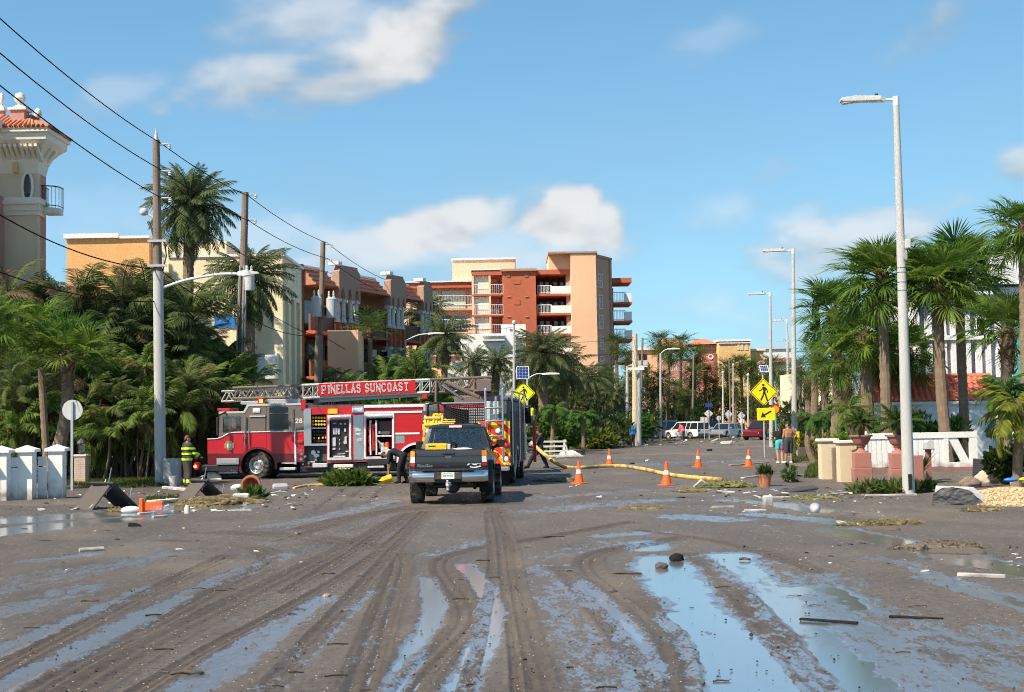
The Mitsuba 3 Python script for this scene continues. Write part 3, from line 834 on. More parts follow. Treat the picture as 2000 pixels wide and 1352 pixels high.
t.part('oval_window',MB().prism(Polygon([(xc+(x-xc)*1.6,zc+(z-zc)*1.2)for x,z in ov]).difference(Polygon(ov)),.1,shiftM(0,Y,0,XZ)).mesh(),'cream_trim',False)
t.part('window_pane',MB().prism(Polygon(ov),.03,shiftM(0,Y-.002,0,XZ)).mesh(),'window_glass',False)
b=MB()
for o,py0,py1 in[(.12,392,386),(.3,400,392),(.16,412,400),(.07,420,412)]:
    b.box(X(8)-.003,X(73)+o*.8,Y-o,Y+1.0,Z(py0),Z(py1))
t.part('string_course',b.mesh(),'cream_trim',False)
for(pxa,pxb,y0,y1,pt,pb_)in[(-60,31,Y-3.9,Y-2.2,318,363),(74,104,Y+.45,Y+1.5,360,402),(-60,31,Y-3.9,Y-2.2,455,500)]:
    xa,xb,zt,zb=X(pxa),X(pxb),Z(pt),Z(pb_)
    rim=[(xa,y1),(xa,y0+.3)]+[(xb-.7+.7*math.sin(a),y0+.7-.7*math.cos(a))for a in np.linspace(0,np.pi/2,6)]+[(xb,y1)]
    bk=t.part('balcony',MB().prism(Polygon(rim),.28,shiftM(0,0,zb-.28)).mesh(),'cream_trim',False)
    r=MB()
    for(ax,ay),(bx,by)in zip(rim[:-1],rim[1:]):
        d=math.hypot(bx-ax,by-ay)
        if d>.05:railing(r,(ax,ay,zb),(bx,by,zb),zt-zb,max(1,int(d/.13)),.012,.03)
    t.part('railing',r.mesh(),'black_plastic',False,under=bk)
t.part('column',MB().tube([(X(3),Y-3.4,Z(363)),(X(3),Y-3.4,Z(262))],.12,10).mesh(),'cream_trim',30)
t.part('porch_beam',MB().box(X(-260),X(22),Y-4.3,Y-.6,Z(262),Z(246)).mesh(),'cream_trim',False)
t.part('ochre_wall_strip',MB().box(X(28),X(36),Y-.28,Y-.003,Z(338),Z(318)).mesh(),'ochre_stucco',False)  # short ochre strip set on the tan wall
# --- orange building behind the thicket
Y=92
t=Thing('orange_building','orange building with a white parapet seen over the left thicket','building')
t.part('wall',pbox(MB(),130,466,292,900,Y,14).mesh(),'orange_stucco',False)
t.part('parapet',pbox(pbox(MB(),126,457,234,466,Y,14.4,dy=-.25),234.2,461,294,466,Y,14.2,dy=-.2).mesh(),'white_paint',False)
t.part('wing_wall',pbox(MB(),292,470,440,900,Y,13,dy=.6).mesh(),'beige_stucco',False)
t.part('roof_unit',pbox(MB(),165,452,204,457,Y,2,dy=5).mesh(),'grey_paint',False)
window(t,336,506,358,530,Y+.6,1,1);window(t,312,506,318,530,Y+.6,1,1)
window(t,300,560,318,590,Y+.6,2,1)
# --- cream hotel with the blue emblem
Y=72
t=Thing('cream_hotel','cream hotel block with tall recessed strips on its street side and a blue emblem','building')
xc=wx(553,Y)
ztop=wz(500,Y,553)
xl=wx(330,Y)
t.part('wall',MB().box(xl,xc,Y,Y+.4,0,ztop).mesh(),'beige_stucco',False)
t.part('parapet',MB().box(xl,xc+.12,Y-.1,Y+6.8,ztop,ztop+.14).mesh(),'white_paint',False)
b=MB()
ylist=[0,1.05,1.95,2.85,3.7,4.6,5.5,6.5]
t.part('side_wall',MB().box(xl,xc-.45,Y+.401,Y+6.5,0,ztop).box(xc-.449,xc,Y+.402,Y+6.5,ztop-2.0,ztop).mesh(),'beige_stucco',False)
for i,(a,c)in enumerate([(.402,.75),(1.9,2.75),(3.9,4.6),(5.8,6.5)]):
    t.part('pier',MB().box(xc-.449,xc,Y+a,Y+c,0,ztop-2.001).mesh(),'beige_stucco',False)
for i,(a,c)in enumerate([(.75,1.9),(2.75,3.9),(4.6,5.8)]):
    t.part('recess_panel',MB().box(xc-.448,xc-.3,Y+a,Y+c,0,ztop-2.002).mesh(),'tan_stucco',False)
# entrance bay cut into the front: brown frames
for px0,py0,px1,py1 in[(483,560,500,760)]:
    t.part('front_fin',pbox(MB(),px0,py0,px1,py1,Y,.9,dy=-.9).mesh(),'tan_stucco',False)
for k,(py0,py1)in enumerate([(592,597),(636,641),(676,681)]):
    t.part('ledge',pbox(MB(),479,py0,503,py1,Y,1.3,dy=-1.3).mesh(),'brown_trim',False)
for py0,py1 in[(600,634),(646,674),(690,730)]:
    t.part('slot_window',pbox(MB(),484,py0,490,py1,Y,.2,dy=-1.0).mesh(),'window_glass',False)
t.part('low_white_wall',pbox(MB(),503,690,544,740,Y,.4,dy=-.4).mesh(),'white_stucco',False)
em=Thing('wall_emblem','round blue emblem with white letters on the cream hotel wall','sign')
e=V(436,627,Y-.12)
M=shiftM(e[0],Y-.005,e[2],XZ)
em.part('disc',MB().prism(Point(0,0).buffer(.47,24).difference(Point(0,0).buffer(.43,24)),.06,M).mesh(),'gold_metal',False)
b=MB()
for g in(meshkit.text_mesh('On',.5,.09,True),):
    b.tm(g,None,M@place(-.5,-.25,0))
paint('emblem_blue',(.02,.19,.62),.4)
b.prism(unary_union([LineString([(-.4,-.2),(-.15,-.32),(.2,-.22),(.5,-.3)]).buffer(.09),Point(-.22,.08).buffer(.26,16).difference(Point(-.22,.08).buffer(.1,12)),LineString([(.1,-.25),(.12,.3)]).buffer(.11),LineString([(.15,.1),(.35,.25),(.5,.05),(.5,-.25)]).buffer(.1)]),.08,M)
em.part('lettering',b.mesh(),'emblem_blue',False)
# --- brown condominium with arches, its front running away down the street
p0,p1=np.array([wx(592,83),83.0]),np.array([wx(822,97.5),97.5])
d=(p1-p0)/np.linalg.norm(p1-p0)
W_=float(np.linalg.norm(p1-p0))
M=frame((p0[0],p0[1],0),(d[0],d[1],0),(-d[1],d[0],0))
t=Thing('arched_condominium','brown condominium with white columns, arches and tiled parapets','building',M)
H4=wz(520,83,592)
fl=[H4-1.15-2.75*k for k in range(4)]
t.part('back_wall',MB().box(0,W_,2.2,10,0,H4-.8).mesh(),'brown_trim',False)
bays=[(0.0,.34),(.34,.53),(.53,.79),(.79,1.0)]
paint('tile_roof_brown',(.46,.19,.11),.7)
xs=[0,.16,.30,.49,.62,.83,.95,1.0]
# parapets: tiled skirts and gables with arches, alternating
seg=[('tile',0.0,.17),('gable',.17,.34),('tile',.34,.60),('gable',.60,.74),('tile',.74,.91),('gable',.91,1.0)]
for kind,a,c in seg:
    xa,xb=a*W_,c*W_
    if kind=='tile':
        k=t.part('tile_skirt',MB().add([(xa,-.9,H4-1.15),(xb,-.9,H4-1.15),(xb,.1,H4),(xa,.1,H4),(xa,.4,H4-1.15),(xb,.4,H4-1.15)],[[0,1,2,3],[0,3,4,4],[1,5,2,2],[0,4,5,1]]).mesh(),'tile_roof_brown',False)
        for j in range(4):
            f0=j/4
            t.part('tile_course',MB().box(xa+.02,xb-.02,-.93+f0,-.80+f0,H4-1.15+1.15*f0+.03,H4-1.15+1.15*f0+.13).mesh(),'tile_roof_brown',False,under=k)
        t.part('coping',MB().box(xa,xb,.1,.6,H4,H4+.12).mesh(),'white_paint',False)
    else:
        n=3 if c<.99 else 2
        w=(xb-xa)/n
        arch=[(xa,H4-1.75)]
        hole=[]
        for i in range(n):
            x0=xa+i*w
            hole.append(Polygon([(x0+.2,H4-3)]+[(x0+w/2-(w/2-.2)*math.cos(q),H4-1.75+.62*math.sin(q))for q in np.linspace(0,np.pi,9)]+[(x0+w-.2,H4-3)]))
        out=Polygon([(xa,H4-1.8),(xb,H4-1.8),(xb,H4-.1),(xb-.3,H4+.1),(xb-.4,H4+.3),(xa+.4,H4+.3),(xa+.3,H4+.1),(xa,H4-.1)])
        t.part('gable',MB().prism(out.difference(unary_union(hole)),.5,shiftM(0,-.5,0,XZ)).mesh(),'brown_trim',False)
        t.part('gable_cap',MB().box(xa-.12,xa+.35,-1.02,-.3,H4+.3,H4+.5).mesh(),'white_paint',False)
        for lv in range(3):
            zt,zb=H4-1.75-2.75*lv,H4-3.25-2.75*lv
            for i in range(n+1):
                x=xa+min(max(i*w,.16),xb-xa-.16)
                t.part('column',MB().box(x-.2,x+.2,-.95,-.55,zt-.22,zt).tube([(x,-.75,zb+.25),(x,-.75,zt-.22)],.15,8).tube([(x,-.75,zb),(x,-.75,zb+.25)],[.24,.16],8).mesh(),'white_rough',False)
                t.part('pier',MB().box(x-.13,x+.13,-.95,-.6,zb-1.25,zb).mesh(),'brick_red_stucco',False)
            t.part('balustrade',MB().box(xa,xb,-.7,-.62,zb-1.24,zb-.1).mesh(),'white_rough',False)
            t.part('bay_window',MB().box(xa+.3,xb-.3,1.7,2.19,zb-.9,zt).mesh(),'window_glass',False)
paint('gallery_brown',(.17,.085,.06),.8)
for lv in range(4):
    zc_=H4-1.15-2.75*lv
    t.part('floor_slab',MB().box(0,W_,-.86,2.2,zc_-2.95,zc_-2.75).mesh(),'brick_red_stucco',False)
    t.part('parapet_panel',MB().box(0,W_,-.55,-.4,zc_-2.749,zc_-1.75).mesh(),'gallery_brown',False)
    for f in(.05,.25,.4,.5,.66,.78,.88):
        k=t.part('door',MB().box(f*W_,f*W_+.9,2.12,2.199,zc_-2.7,zc_-.55).mesh(),'window_glass',False)
t.part('end_wall',MB().box(-.3,-.003,-.1,10,0,H4+.1).mesh(),'gallery_brown',False)
t.part('roof',MB().box(-.3,W_,.6,10,H4-.79,H4-.55).mesh(),'brown_trim',False)
a=V(690,690,82)
one('peach_garden_wall','peach garden building with a plain wall below the arched condominium','building',pbox(MB(),640,645,700,800,81,3).mesh(),'peach_stucco',False)
# --- tall peach condominium
Y=126
t=Thing('peach_condominium','tall peach condominium with a brick red block, white balconies and a stair tower','building')
t.part('main_wall',pbox(MB(),770,556,1000,900,Y,14,dy=4).mesh(),'peach_stucco',False)
t.part('roof_band',pbox(MB(),766,545,985,556,Y,16,dy=3).mesh(),'brick_red_stucco',False)
t.part('roof_edge',pbox(MB(),764,542.5,985,545,Y,16.3,dy=2.8).mesh(),'white_paint',False)
t.part('penthouse',pbox(MB(),880,490,1009,545,Y,10,dy=7).mesh(),'peach_pale',False)
t.part('penthouse_coping',pbox(MB(),878,487,1011,490,Y,10.4,dy=6.8).mesh(),'white_paint',False)
t.part('brick_red_block',pbox(MB(),983,531,1049,900,Y,9,dy=-.5).mesh(),'brick_red_stucco',False)
t.part('block_cap',pbox(MB(),981,526.5,1051,531,Y,9.4,dy=-.8).mesh(),'brown_trim',False)
for r,py in enumerate((548,588,627)):
    for px in(995,1030):t.part('vent',pbox(MB(),px-3,py-8,px+4,py-6.5,Y,.1,dy=-.6).mesh(),'brown_trim',False)
    t.part('wall_panel',pbox(MB(),1006,py-1,1018,py+8,Y,.06,dy=-.56).mesh(),'brick_red_stucco',False)
# gallery bay left of the block
t.part('bay_roof',pbox(MB(),924,529,983,539,Y,5,dy=-.6).mesh(),'brick_red_stucco',False)
t.part('bay_roof_edge',pbox(MB(),922,527,983,529.2,Y,5.2,dy=-.7).mesh(),'white_paint',False)
for py in(576,616,655,694):
    t.part('bay_floor',pbox(MB(),924,py,983,py+3,Y,4.5,dy=-.6).mesh(),'brick_red_stucco',False)
    t.part('shutter',pbox(MB(),929,py-36,957,py-1,Y,.3,dy=-.2).mesh(),'cream_trim',False)
    t.part('bay_wall',pbox(MB(),957,py-37,983,py,Y,.3,dy=2.8).mesh(),'peach_stucco',False)
    window(t,976,py-30,982,py-14,Y+2.75,1,2)
    r=railing(MB(),V(925,py,Y-.5),V(983,py,Y-.5),.95,14,.012,.03)
    t.part('railing',r.mesh(),'white_paint',False)
for px in(924,957):t.part('bay_post',pbox(MB(),px,539,px+4,760,Y,.25,dy=-.55).mesh(),'peach_pale',False)
t.part('air_conditioner',pbox(MB(),960,603,975,614,Y,.5,dy=.4).mesh(),'white_rough',False)
paint('shutter_green',(.5,.58,.48),.6)
for py0,py1 in((560,598),(612,645),(655,690)):
    for px0,px1 in((818,836),(839,858),(862,908)):
        t.part('storm_shutter',pbox(MB(),px0,py0,px1,py1-2,Y,.2,dy=3.8).mesh(),'shutter_green' if py0<600 else 'window_glass',False)
    window(t,912,py0+2,921,py1-4,Y+3.95,1,3)
    t.part('floor_band',pbox(MB(),770,py1,924,py1+3,Y,.6,dy=3.5).mesh(),'peach_pale',False)
    t.part('railing',railing(MB(),V(790,py1,Y+3.2),V(922,py1,Y+3.2),1.0,44,.012,.03).mesh(),'white_paint',False)
# balconies right of the block
t.part('gallery_roof',pbox(MB(),1049.2,527,1118,536,Y,8,dy=-.2).mesh(),'brick_red_stucco',False)
t.part('gallery_back',pbox(MB(),1049.2,536,1117,900,Y,5,dy=3.5).mesh(),'gallery_brown',False)
for py in(574,612,652,692):
    t.part('balcony_floor',pbox(MB(),1049.2,py,1117,py+4,Y,3.6,dy=-.2).mesh(),'brick_red_stucco',False)
    t.part('balcony_panel',pbox(MB(),1078,py-15,1117,py,Y,.12,dy=-.15).mesh(),'white_paint',False)
    t.part('railing',railing(MB(),V(1050,py,Y-.1),V(1078,py,Y-.1),.75,10,.02,.04).mesh(),'white_paint',False)
    for px in(1058,1070,1086,1100):
        t.part('door',pbox(MB(),px,py-30,px+7,py,Y,.1,dy=3.42).mesh(),'window_glass',False)
# stair tower: peach front; street side with windows, its shade painted as darker peach
t.part('stair_tower',pbox(MB(),1074,503,1164,900,Y,6.5,dy=-.8).mesh(),'peach_stucco',False)if False else None
xa,xb,xs_,zt=wx(1117,Y),wx(1166,Y),wx(1166,Y),wz(498,Y,1120)
t.part('stair_tower',MB().box(xa,xb,Y-1.2,Y+6.5,0,zt).box(wx(1075,Y),xa+.003,Y-.1,Y+6.4,wz(530,Y),zt-.004).mesh(),'peach_stucco',False)
t.part('tower_cap',MB().box(wx(1073.5,Y),xb+.15,Y-1.35,Y+6.7,zt,zt+.16).mesh(),'brown_trim',False)
xe=wx(1196,Y+2)
paint('shaded_peach_stucco',(.46,.27,.18),.8)  # peach darkened so the colour carries the shade of the street side
Ms=frame((xb,Y-1.0,0),(xe-xb,3.2,0),(-3.2,xe-xb,0))
Lw=math.hypot(xe-xb,3.2)
t2=t
k=t.part('tower_side',MB().box(0,Lw,0,3,0,zt-.3).mesh(),'shaded_peach_stucco',False,M=Ms)
t.part('side_rib',MB().box(Lw-.35,Lw+.05,-.12,-.003,0,zt-.1).mesh(),'brown_trim',False,M=Ms)
for py in(552,593,632,672,712):
    z=wz(py+11,Y+1,1180)
    window_at(t,Ms@place(.55,-.03,z),.75,1.15,2,2)
t.part('side_cap',MB().box(-.05,Lw+.1,-.15,3.1,zt-.3,zt-.1).mesh(),'brown_trim',False,M=Ms)
for k_,py in enumerate((543,590,626,662,706)):
    Yb=Y+2.3
    t.part('balcony_floor',pbox(MB(),1195,py,1237,py+(9 if k_==0 else 4),Yb,4).mesh(),'brick_red_stucco',False)
    if k_:
        t.part('railing',railing(MB(),V(1198,py,Yb+.1),V(1222,py,Yb+.1),.9,8,.02,.04).mesh(),'white_paint',False)
        t.part('balcony_panel',pbox(MB(),1221,py-17,1236,py,Yb,.1).mesh(),'white_paint',False)
        t.part('side_window',pbox(MB(),1197,py-34,1206,py-1,Yb,.1,dy=3.6).mesh(),'window_glass',False)
t.part('rear_wing',pbox(MB(),1190,552,1207,900,Y,6,dy=6.2).mesh(),'shaded_peach_stucco',False)
# --- white building in front of it
Y=113
t=Thing('white_building','low white stepped building in front of the tall peach condominium','building')
t.part('wall',pbox(MB(),900,652,1008,860,Y,8).mesh(),'white_stucco',False)
t.part('upper_wall',pbox(MB(),980,632,1028,860,Y,7,dy=.8).mesh(),'white_stucco',False)
for py in(655,664):t.part('roof_ledge',pbox(MB(),943,py,986,py+2.4,Y,1,dy=-.7).mesh(),'white_paint',False)
window(t,975,668,985,680,Y,2,1);window(t,990,640,996,652,Y+.8,1,1)
window(t,905,672,913,685,Y,1,1);window(t,1004,690,1016,710,Y+.8,2,1)
Y=104
one('white_garden_wall','white rendered wall seen between the palms behind the ladder truck','wall',pbox(MB(),868,705,905,800,Y,.4).mesh(),'white_stucco',False)
one('white_garden_wall','white rendered wall piece beside the leaning young palm','wall',pbox(MB(),958,735,1000,800,Y,.4).mesh(),'white_stucco',False)
# --- far buildings at the end of the street
Y=172
t=Thing('far_orange_building','pale orange building with open galleries behind the utility poles','building')
t.part('wall',pbox(MB(),1236,684,1296,880,Y,10).mesh(),'peach_stucco',False)
t.part('roof_edge',pbox(MB(),1232,679,1300,684,Y,10.5,dy=-.4).mesh(),'white_paint',False)
for py in(692,718,744):
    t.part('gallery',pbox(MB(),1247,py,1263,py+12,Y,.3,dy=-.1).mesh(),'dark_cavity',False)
    t.part('balcony_panel',pbox(MB(),1246,py+12,1264,py+22,Y,.4,dy=-.35).mesh(),'light_grey',False)
Y=168
t=Thing('red_corner_tower','red building with a hipped tile roof over its corner tower down the street','building')
t.part('wall',pbox(MB(),1296,700,1371,880,Y,12,dy=1).mesh(),'pink_stucco',False)
paint('rose_red',(.52,.19,.15),.8)
t.part('tower',pbox(MB(),1371,676,1400,880,Y,4).mesh(),'rose_red',False)
t.part('tower_frieze',pbox(MB(),1369,674,1401,683,Y,4.3,dy=-.15).mesh(),'brown_trim',False)
x0,x1,_,z0=rect(1345,673,1404,680,Y)
zm=wz(660,Y,1385)
t.part('roof',MB().add([(x0,Y-.7,z0),(x1,Y-.7,z0),(x1,Y+6,z0),(x0,Y+6,z0),((x0+x1)/2-.6,Y+2.5,zm),((x0+x1)/2+.6,Y+2.5,zm)],[[0,1,5,4],[1,2,5,5],[2,3,4,5],[3,0,4,4],[0,3,2,1]]).mesh(),'terracotta',False)
x0,x1,_,z0=rect(1290,680,1345,690,Y)
t.part('roof',MB().add([(x0,Y,z0),(x1,Y,z0),(x1,Y+12,z0),(x0,Y+12,z0),(x0+1,Y+5,z0+1.4),(x1-.5,Y+5,z0+1.4)],[[0,1,5,4],[1,2,5,5],[2,3,4,5],[3,0,4,4],[0,3,2,1]]).mesh(),'terracotta',False)
xc,zc=wx(1388,Y),wz(697,Y,1388)
t.part('round_window',MB().prism(Point(xc,zc).buffer(.33,12).difference(Point(xc,zc).buffer(.2,12)),.12,shiftM(0,Y,0,XZ)).mesh(),'white_paint',False)
for px in(1310,1322,1345,1358):
    for py in(712,740):window(t,px,py,px+6,py+11,Y+1,1,1,'white_paint')
Y=166
t=Thing('ochre_building','ochre yellow building with a white cornice at the far end of the street','building')
t.part('wall',pbox(MB(),1404,668,1466,880,Y,12).mesh(),'ochre_stucco',False)
t.part('cornice',pbox(pbox(MB(),1402,663,1468,667,Y,12.6,dy=-.3),1404,669,1466,671,Y,.2,dy=-.2).mesh(),'white_paint',False)
t.part('wing_wall',pbox(MB(),1466,684,1496,880,Y,9,dy=1.5).mesh(),'ochre_stucco',False)
t.part('wing_cornice',pbox(MB(),1465,680,1499,684,Y,9.5,dy=1.2).mesh(),'cream_trim',False)
t.part('link_wall',pbox(MB(),1398,690,1404,860,Y,5,dy=1).mesh(),'gallery_brown',False)
for px in(1440,1447,1456):
    x0,x1,z0,z1=rect(px,675,px+5,684,Y)
    t.part('arched_niche',MB().prism(Polygon([(x0,z0),(x1,z0),(x1,z1)]+arc((x0+x1)/2,z1,(x1-x0)/2,0,180,8).tolist()+[(x0,z1)]),.08,shiftM(0,Y,0,XZ)).mesh(),'tan_stucco',False)
for px,py in((1470,742),(1480,742),(1412,740),(1424,742),(1470,710),(1484,710),(1438,742),(1412,708),(1452,742)):
    window(t,px,py,px+6,py+11,Y+(1.5 if px>1466 else 0),2,1,'white_paint')
Y=190
t=Thing('far_white_building','small white building behind the ochre one','building')
t.part('wall',pbox(MB(),1480,682,1545,880,Y,8).mesh(),'white_stucco',False)
t.part('roof_edge',pbox(MB(),1478,678,1548,682,Y,8.5,dy=-.3).mesh(),'light_grey',False)
window(t,1486,692,1494,702,Y,1,1)
Y=150
t=Thing('far_cream_building','cream building with a pale roof behind the second street lamp','building')
t.part('wall',pbox(MB(),1505,708,1545,880,Y,8).mesh(),'beige_stucco',False)
t.part('roof_edge',pbox(MB(),1503,700,1548,708,Y,8.6,dy=-.4).mesh(),'pink_stucco',False)
Y=105
t=Thing('pale_yellow_building','pale yellow building glimpsed between the shaded palms on the right','building')
t.part('wall',pbox(MB(),1552,728,1660,880,Y,6).mesh(),'beige_stucco',False)
for px in(1562,1580,1600,1622):t.part('pilaster',pbox(MB(),px,734,px+4,800,Y,.3,dy=-.3).mesh(),'white_stucco',False)
t=Thing('far_tile_pavilion','small pavilion with a salmon tile roof behind the parked cars','building')
x0,x1,z0,z1=rect(1299,796,1324,804,150)
t.part('roof',MB().add([(x0,150,z0),(x1,150,z0),(x1,153,z0),(x0,153,z0),((x0+x1)/2,151,z1+.25),((x0+x1)/2,152,z1+.25)],[[0,1,4,4],[1,2,5,4],[2,3,5,5],[3,0,4,5]]).mesh(),'coral_tile',False)
t.part('wall',MB().box(x0+.2,x1-.2,150.3,152.6,0,z0).mesh(),'peach_stucco',False)
# --- white house on the right with the coral tile skirt roof
Y=57
t=Thing('white_house','white two storey house with blue grey shutters and columns behind the fan palms','house')
X=lambda px,dy=0.0:wx(px,Y+dy)
Z=lambda py,px=1870:wz(py,Y,px)
paint('blue_grey_shutter',(.22,.26,.34),.5)
paint('house_white',(.74,.75,.77),.6)
paint('roof_grey',(.3,.3,.31),.7)
zt=Z(578)
t.part('wall',MB().box(X(1786),X(2100),Y+.6,Y+9,0,zt).mesh(),'house_white',False)
for px in(1794,1818,1846,1864,1893,1914,1932,1952):
    t.part('column',MB().box(X(px)-.09,X(px)+.09,Y,Y+.599,Z(738),zt).mesh(),'house_white',False)
for px0,px1 in((1799,1816),(1822,1842),(1868,1890),(1897,1912)):
    for py0,py1 in((598,650),(668,732)):
        x0,x1,z0,z1=rect(px0,py0,px1,py1,Y+.3)
        k=t.part('shutter',MB().box(x0,x1,Y+.3,Y+.38,z0,z1).mesh(),'blue_grey_shutter',False)
        for j in range(9):
            t.part('slat',MB().box(x0+.03,x1-.03,Y+.26,Y+.299,z0+(z1-z0)*(j+.2)/9,z0+(z1-z0)*(j+.75)/9).mesh(),'blue_grey_shutter',False,under=k)
        t.part('shutter_rail',MB().box((x0+x1)/2-.02,(x0+x1)/2+.02,Y+.22,Y+.259,z0,z1).mesh(),'house_white',False)
window(t,1920,650,1936,722,Y+.55,1,2,'house_white')
window(t,1958,690,1975,735,Y+.55,1,2,'house_white')
t.part('balcony_ledge',MB().box(X(1786),X(1955),Y-.1,Y+.599,Z(664),Z(655)).mesh(),'house_white',False)
t.part('eave',MB().box(X(1780),X(2100),Y-.5,Y+9.4,zt,zt+.28).mesh(),'house_white',False)
x0,x1=X(1776),X(2110)
t.part('roof',MB().add([(x0,Y-.6,zt+.28),(x1,Y-.6,zt+.28),(x1,Y+9.6,zt+.28),(x0,Y+9.6,zt+.28),(x0+4,Y+4.5,Z(505)),(x1-2,Y+4.5,Z(505))],[[0,1,5,4],[1,2,5,5],[2,3,4,5],[3,0,4,4],[0,3,2,1]]).mesh(),'roof_grey',False)
g=t.part('gable_wall',MB().prism([(X(1925),Z(560)),(X(2080),Z(560)),(X(2080),Z(500)),(X(2005),Z(462)),(X(1935),Z(505))],.6,shiftM(0,Y-.2,0,XZ)).mesh(),'house_white',False)
t.part('green_shutter',MB().box(X(1985),X(2010),Y+.3,Y+.59,Z(745),Z(655)).mesh(),'teal_paint',False)
# coral tiles: individual pieces in rows
p=Thing('tiled_wall_roof','coral red tile skirt roof over a white wall behind the shrubs','building')
Yw=55.0
x0,x1=wx(1690,Yw),wx(1946,Yw)
zb,zt2=wz(783,Yw,1850),wz(733,Yw,1850)
p.part('wall',MB().box(x0+.1,x1-.1,Yw+.05,Yw+1.6,0,zb).mesh(),'house_white',False)
p.part('ledge',MB().box(x0-.05,x1+.05,Yw-.12,Yw+1.62,zb-.14,zb-.02).mesh(),'white_paint',False)
dz,dy=zt2-zb,.85
rk=p.part('roof_bed',MB().add([(x0,Yw-.1,zb),(x1,Yw-.1,zb),(x1,Yw-.1+dy,zt2-.06),(x0,Yw-.1+dy,zt2-.06),(x0,Yw+1.6,zb),(x1,Yw+1.6,zb)],[[0,1,2,3],[0,3,4,4],[1,5,2,2],[3,2,5,4],[0,4,5,1]]).mesh(),'coral_tile',False)
rows,cols=3,22
tw=(x1-x0)/cols
u=np.linspace(0,1,7)
wave=.035*np.sin(u*np.pi*2)+.02
prof=np.stack([u*tw*1.02,wave],1)
sl=np.array([0,dy/rows,dz/rows]);nv=np.array([0,-dz,dy])/math.hypot(dz,dy)
tv,tf=[],[]
for s in range(2):
    for a,h in prof:tv.append(np.array([a,0,0])+nv*(h+.035*(1-s)+.005)+sl*(s*1.02-.02))
    if s==0:
        for a,h in prof:tv.append(np.array([a,0,0])+nv*(h+.004)+sl*-.02)
n=len(prof)
tf=[[i,i+1,2*n+i+1,2*n+i]for i in range(n-1)]+[[n+i,n+i+1,i+1,i]for i in range(n-1)]
tile=as_ply(MB().add(tv,tf).mesh())
for r in range(rows):
    for c in range(cols):
        p.part('tile',tile,'coral_tile',under=rk,M=place(x0+c*tw,Yw-.1+r*dy/rows,zb+r*dz/rows))
p.part('ridge',MB().tube([(x0,Yw-.1+dy,zt2-.02),(x1,Yw-.1+dy,zt2-.02)],.1,8).mesh(),'coral_tile',True)

# ---------------------------------------------------------------- the ladder truck, seen side-on
YT=51.3
def tpb(b,x0,y0,x1,y1,depth=.05,dy=0.0,ch=0.0):
    """a box on the side of the ladder truck, at the place of the photograph it covers"""
    return pbox(b,x0,y0,x1,y1,YT,depth,ch,None,dy)
def tpt(px,py,dy=0.0):return V(px,py,YT)+[0,dy,0]
def wheel(t,c,R,w,axis,rim_mat='brushed_steel',duals=False,name='wheel',bolts=10,tread=True):
    """a wheel with its axle along axis (pointing outwards)"""
    ax=np.asarray(axis,float)/np.linalg.norm(axis)
    M=np.eye(4);M[:3,2]=ax;M[:3,0]=np.cross([0,0,1.0],ax);M[:3,0]/=np.linalg.norm(M[:3,0]);M[:3,1]=np.cross(ax,M[:3,0]);M[:3,3]=c
    b=MB().lathe([(R*.55,-w/2),(R*.9,-w/2),(R*.985,-w*.4),(R,-w*.25),(R,w*.25),(R*.985,w*.4),(R*.93,w/2),(R*.6,w/2+.01),(R*.56,w*.38)],(0,0,0),40)
    if tread:
        for k in range(44):
            a=k/44*2*np.pi
            for s in(-1,1):
                Q=place(0,0,0,math.degrees(a))
                b.box(R*.98,R*1.012,-.02,.02,s*w*.3-w*.17,s*w*.3+w*.17,M=Q)
    k=t.part(name,MB().lathe([(.02,w*.25),(R*.16,w*.25),(R*.18,w*.42),(R*.26,w*.42),(R*.28,w*.22),(R*.42,w*.1),(R*.5,w*.3),(R*.56,w*.47),(R*.6,w*.5),(R*.6,-w*.4)],(0,0,0),32).mesh(),rim_mat,25,M=M)
    t.part('tyre',b.mesh(),'tyre_mud',30,under=k,M=M)
    m=MB()
    for q in range(bolts):
        a=q/bolts*2*np.pi
        m.cyl((R*.34*math.cos(a),R*.34*math.sin(a),w*.1),(R*.34*math.cos(a),R*.34*math.sin(a),w*.26),R*.04,None,6)
        a+=.31
    t.part('wheel_bolts',m.mesh(),'dark_grey',False,under=k,M=M)
    return k
def tyre_fn(p,n,uv):
    g=fbm(p.x*12,p.y*12,p.z*12,3)
    return mix((.018,.017,.016),(.11,.095,.08),smoothstep(.35,.7,g))
paint('tyre_mud',proc(tyre_fn),.85,spec=.2)
t=Thing('ladder_truck','red fire truck with a brown cab top and a long white ladder across the street','fire truck')
yd=2.45
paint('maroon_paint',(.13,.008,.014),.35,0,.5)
# cab: lower red body cut by the wheel arch, upper taupe body
arch=Point(504,910).buffer(37,24)
low=Polygon([(406,917),(405,858),(424,857),(434,854),(447,846),(454,845),(594,842),(594,903),(545,903),(460,917)]).difference(arch)
def side_prism(poly,depth,dy):
    """a polygon drawn in photograph coordinates as a solid on the truck's side"""
    b=MB()
    for g in getattr(poly,'geoms',[poly]):
        f=lambda ring:[(lambda p:(p[0],p[2]))(tpt(x,y))for x,y in list(ring.coords)[:-1]]
        q=Polygon(f(g.exterior),[f(h)for h in g.interiors])
        b.prism(q,depth,shiftM(0,YT+dy+depth,0,XZ))
    return b
cab=t.part('cab',side_prism(low,yd,0).mesh(),'fire_red',False)
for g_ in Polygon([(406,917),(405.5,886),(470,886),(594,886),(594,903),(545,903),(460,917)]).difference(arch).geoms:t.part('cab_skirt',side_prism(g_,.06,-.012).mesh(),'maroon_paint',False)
up=Polygon([(427,853),(429,806),(476,805),(484,791),(594,789),(594,842),(454,845),(447,846),(434,854)])
win1=Polygon([(435,845),(436,814),(471,813.5),(471,842),(452,843),(444,846)])
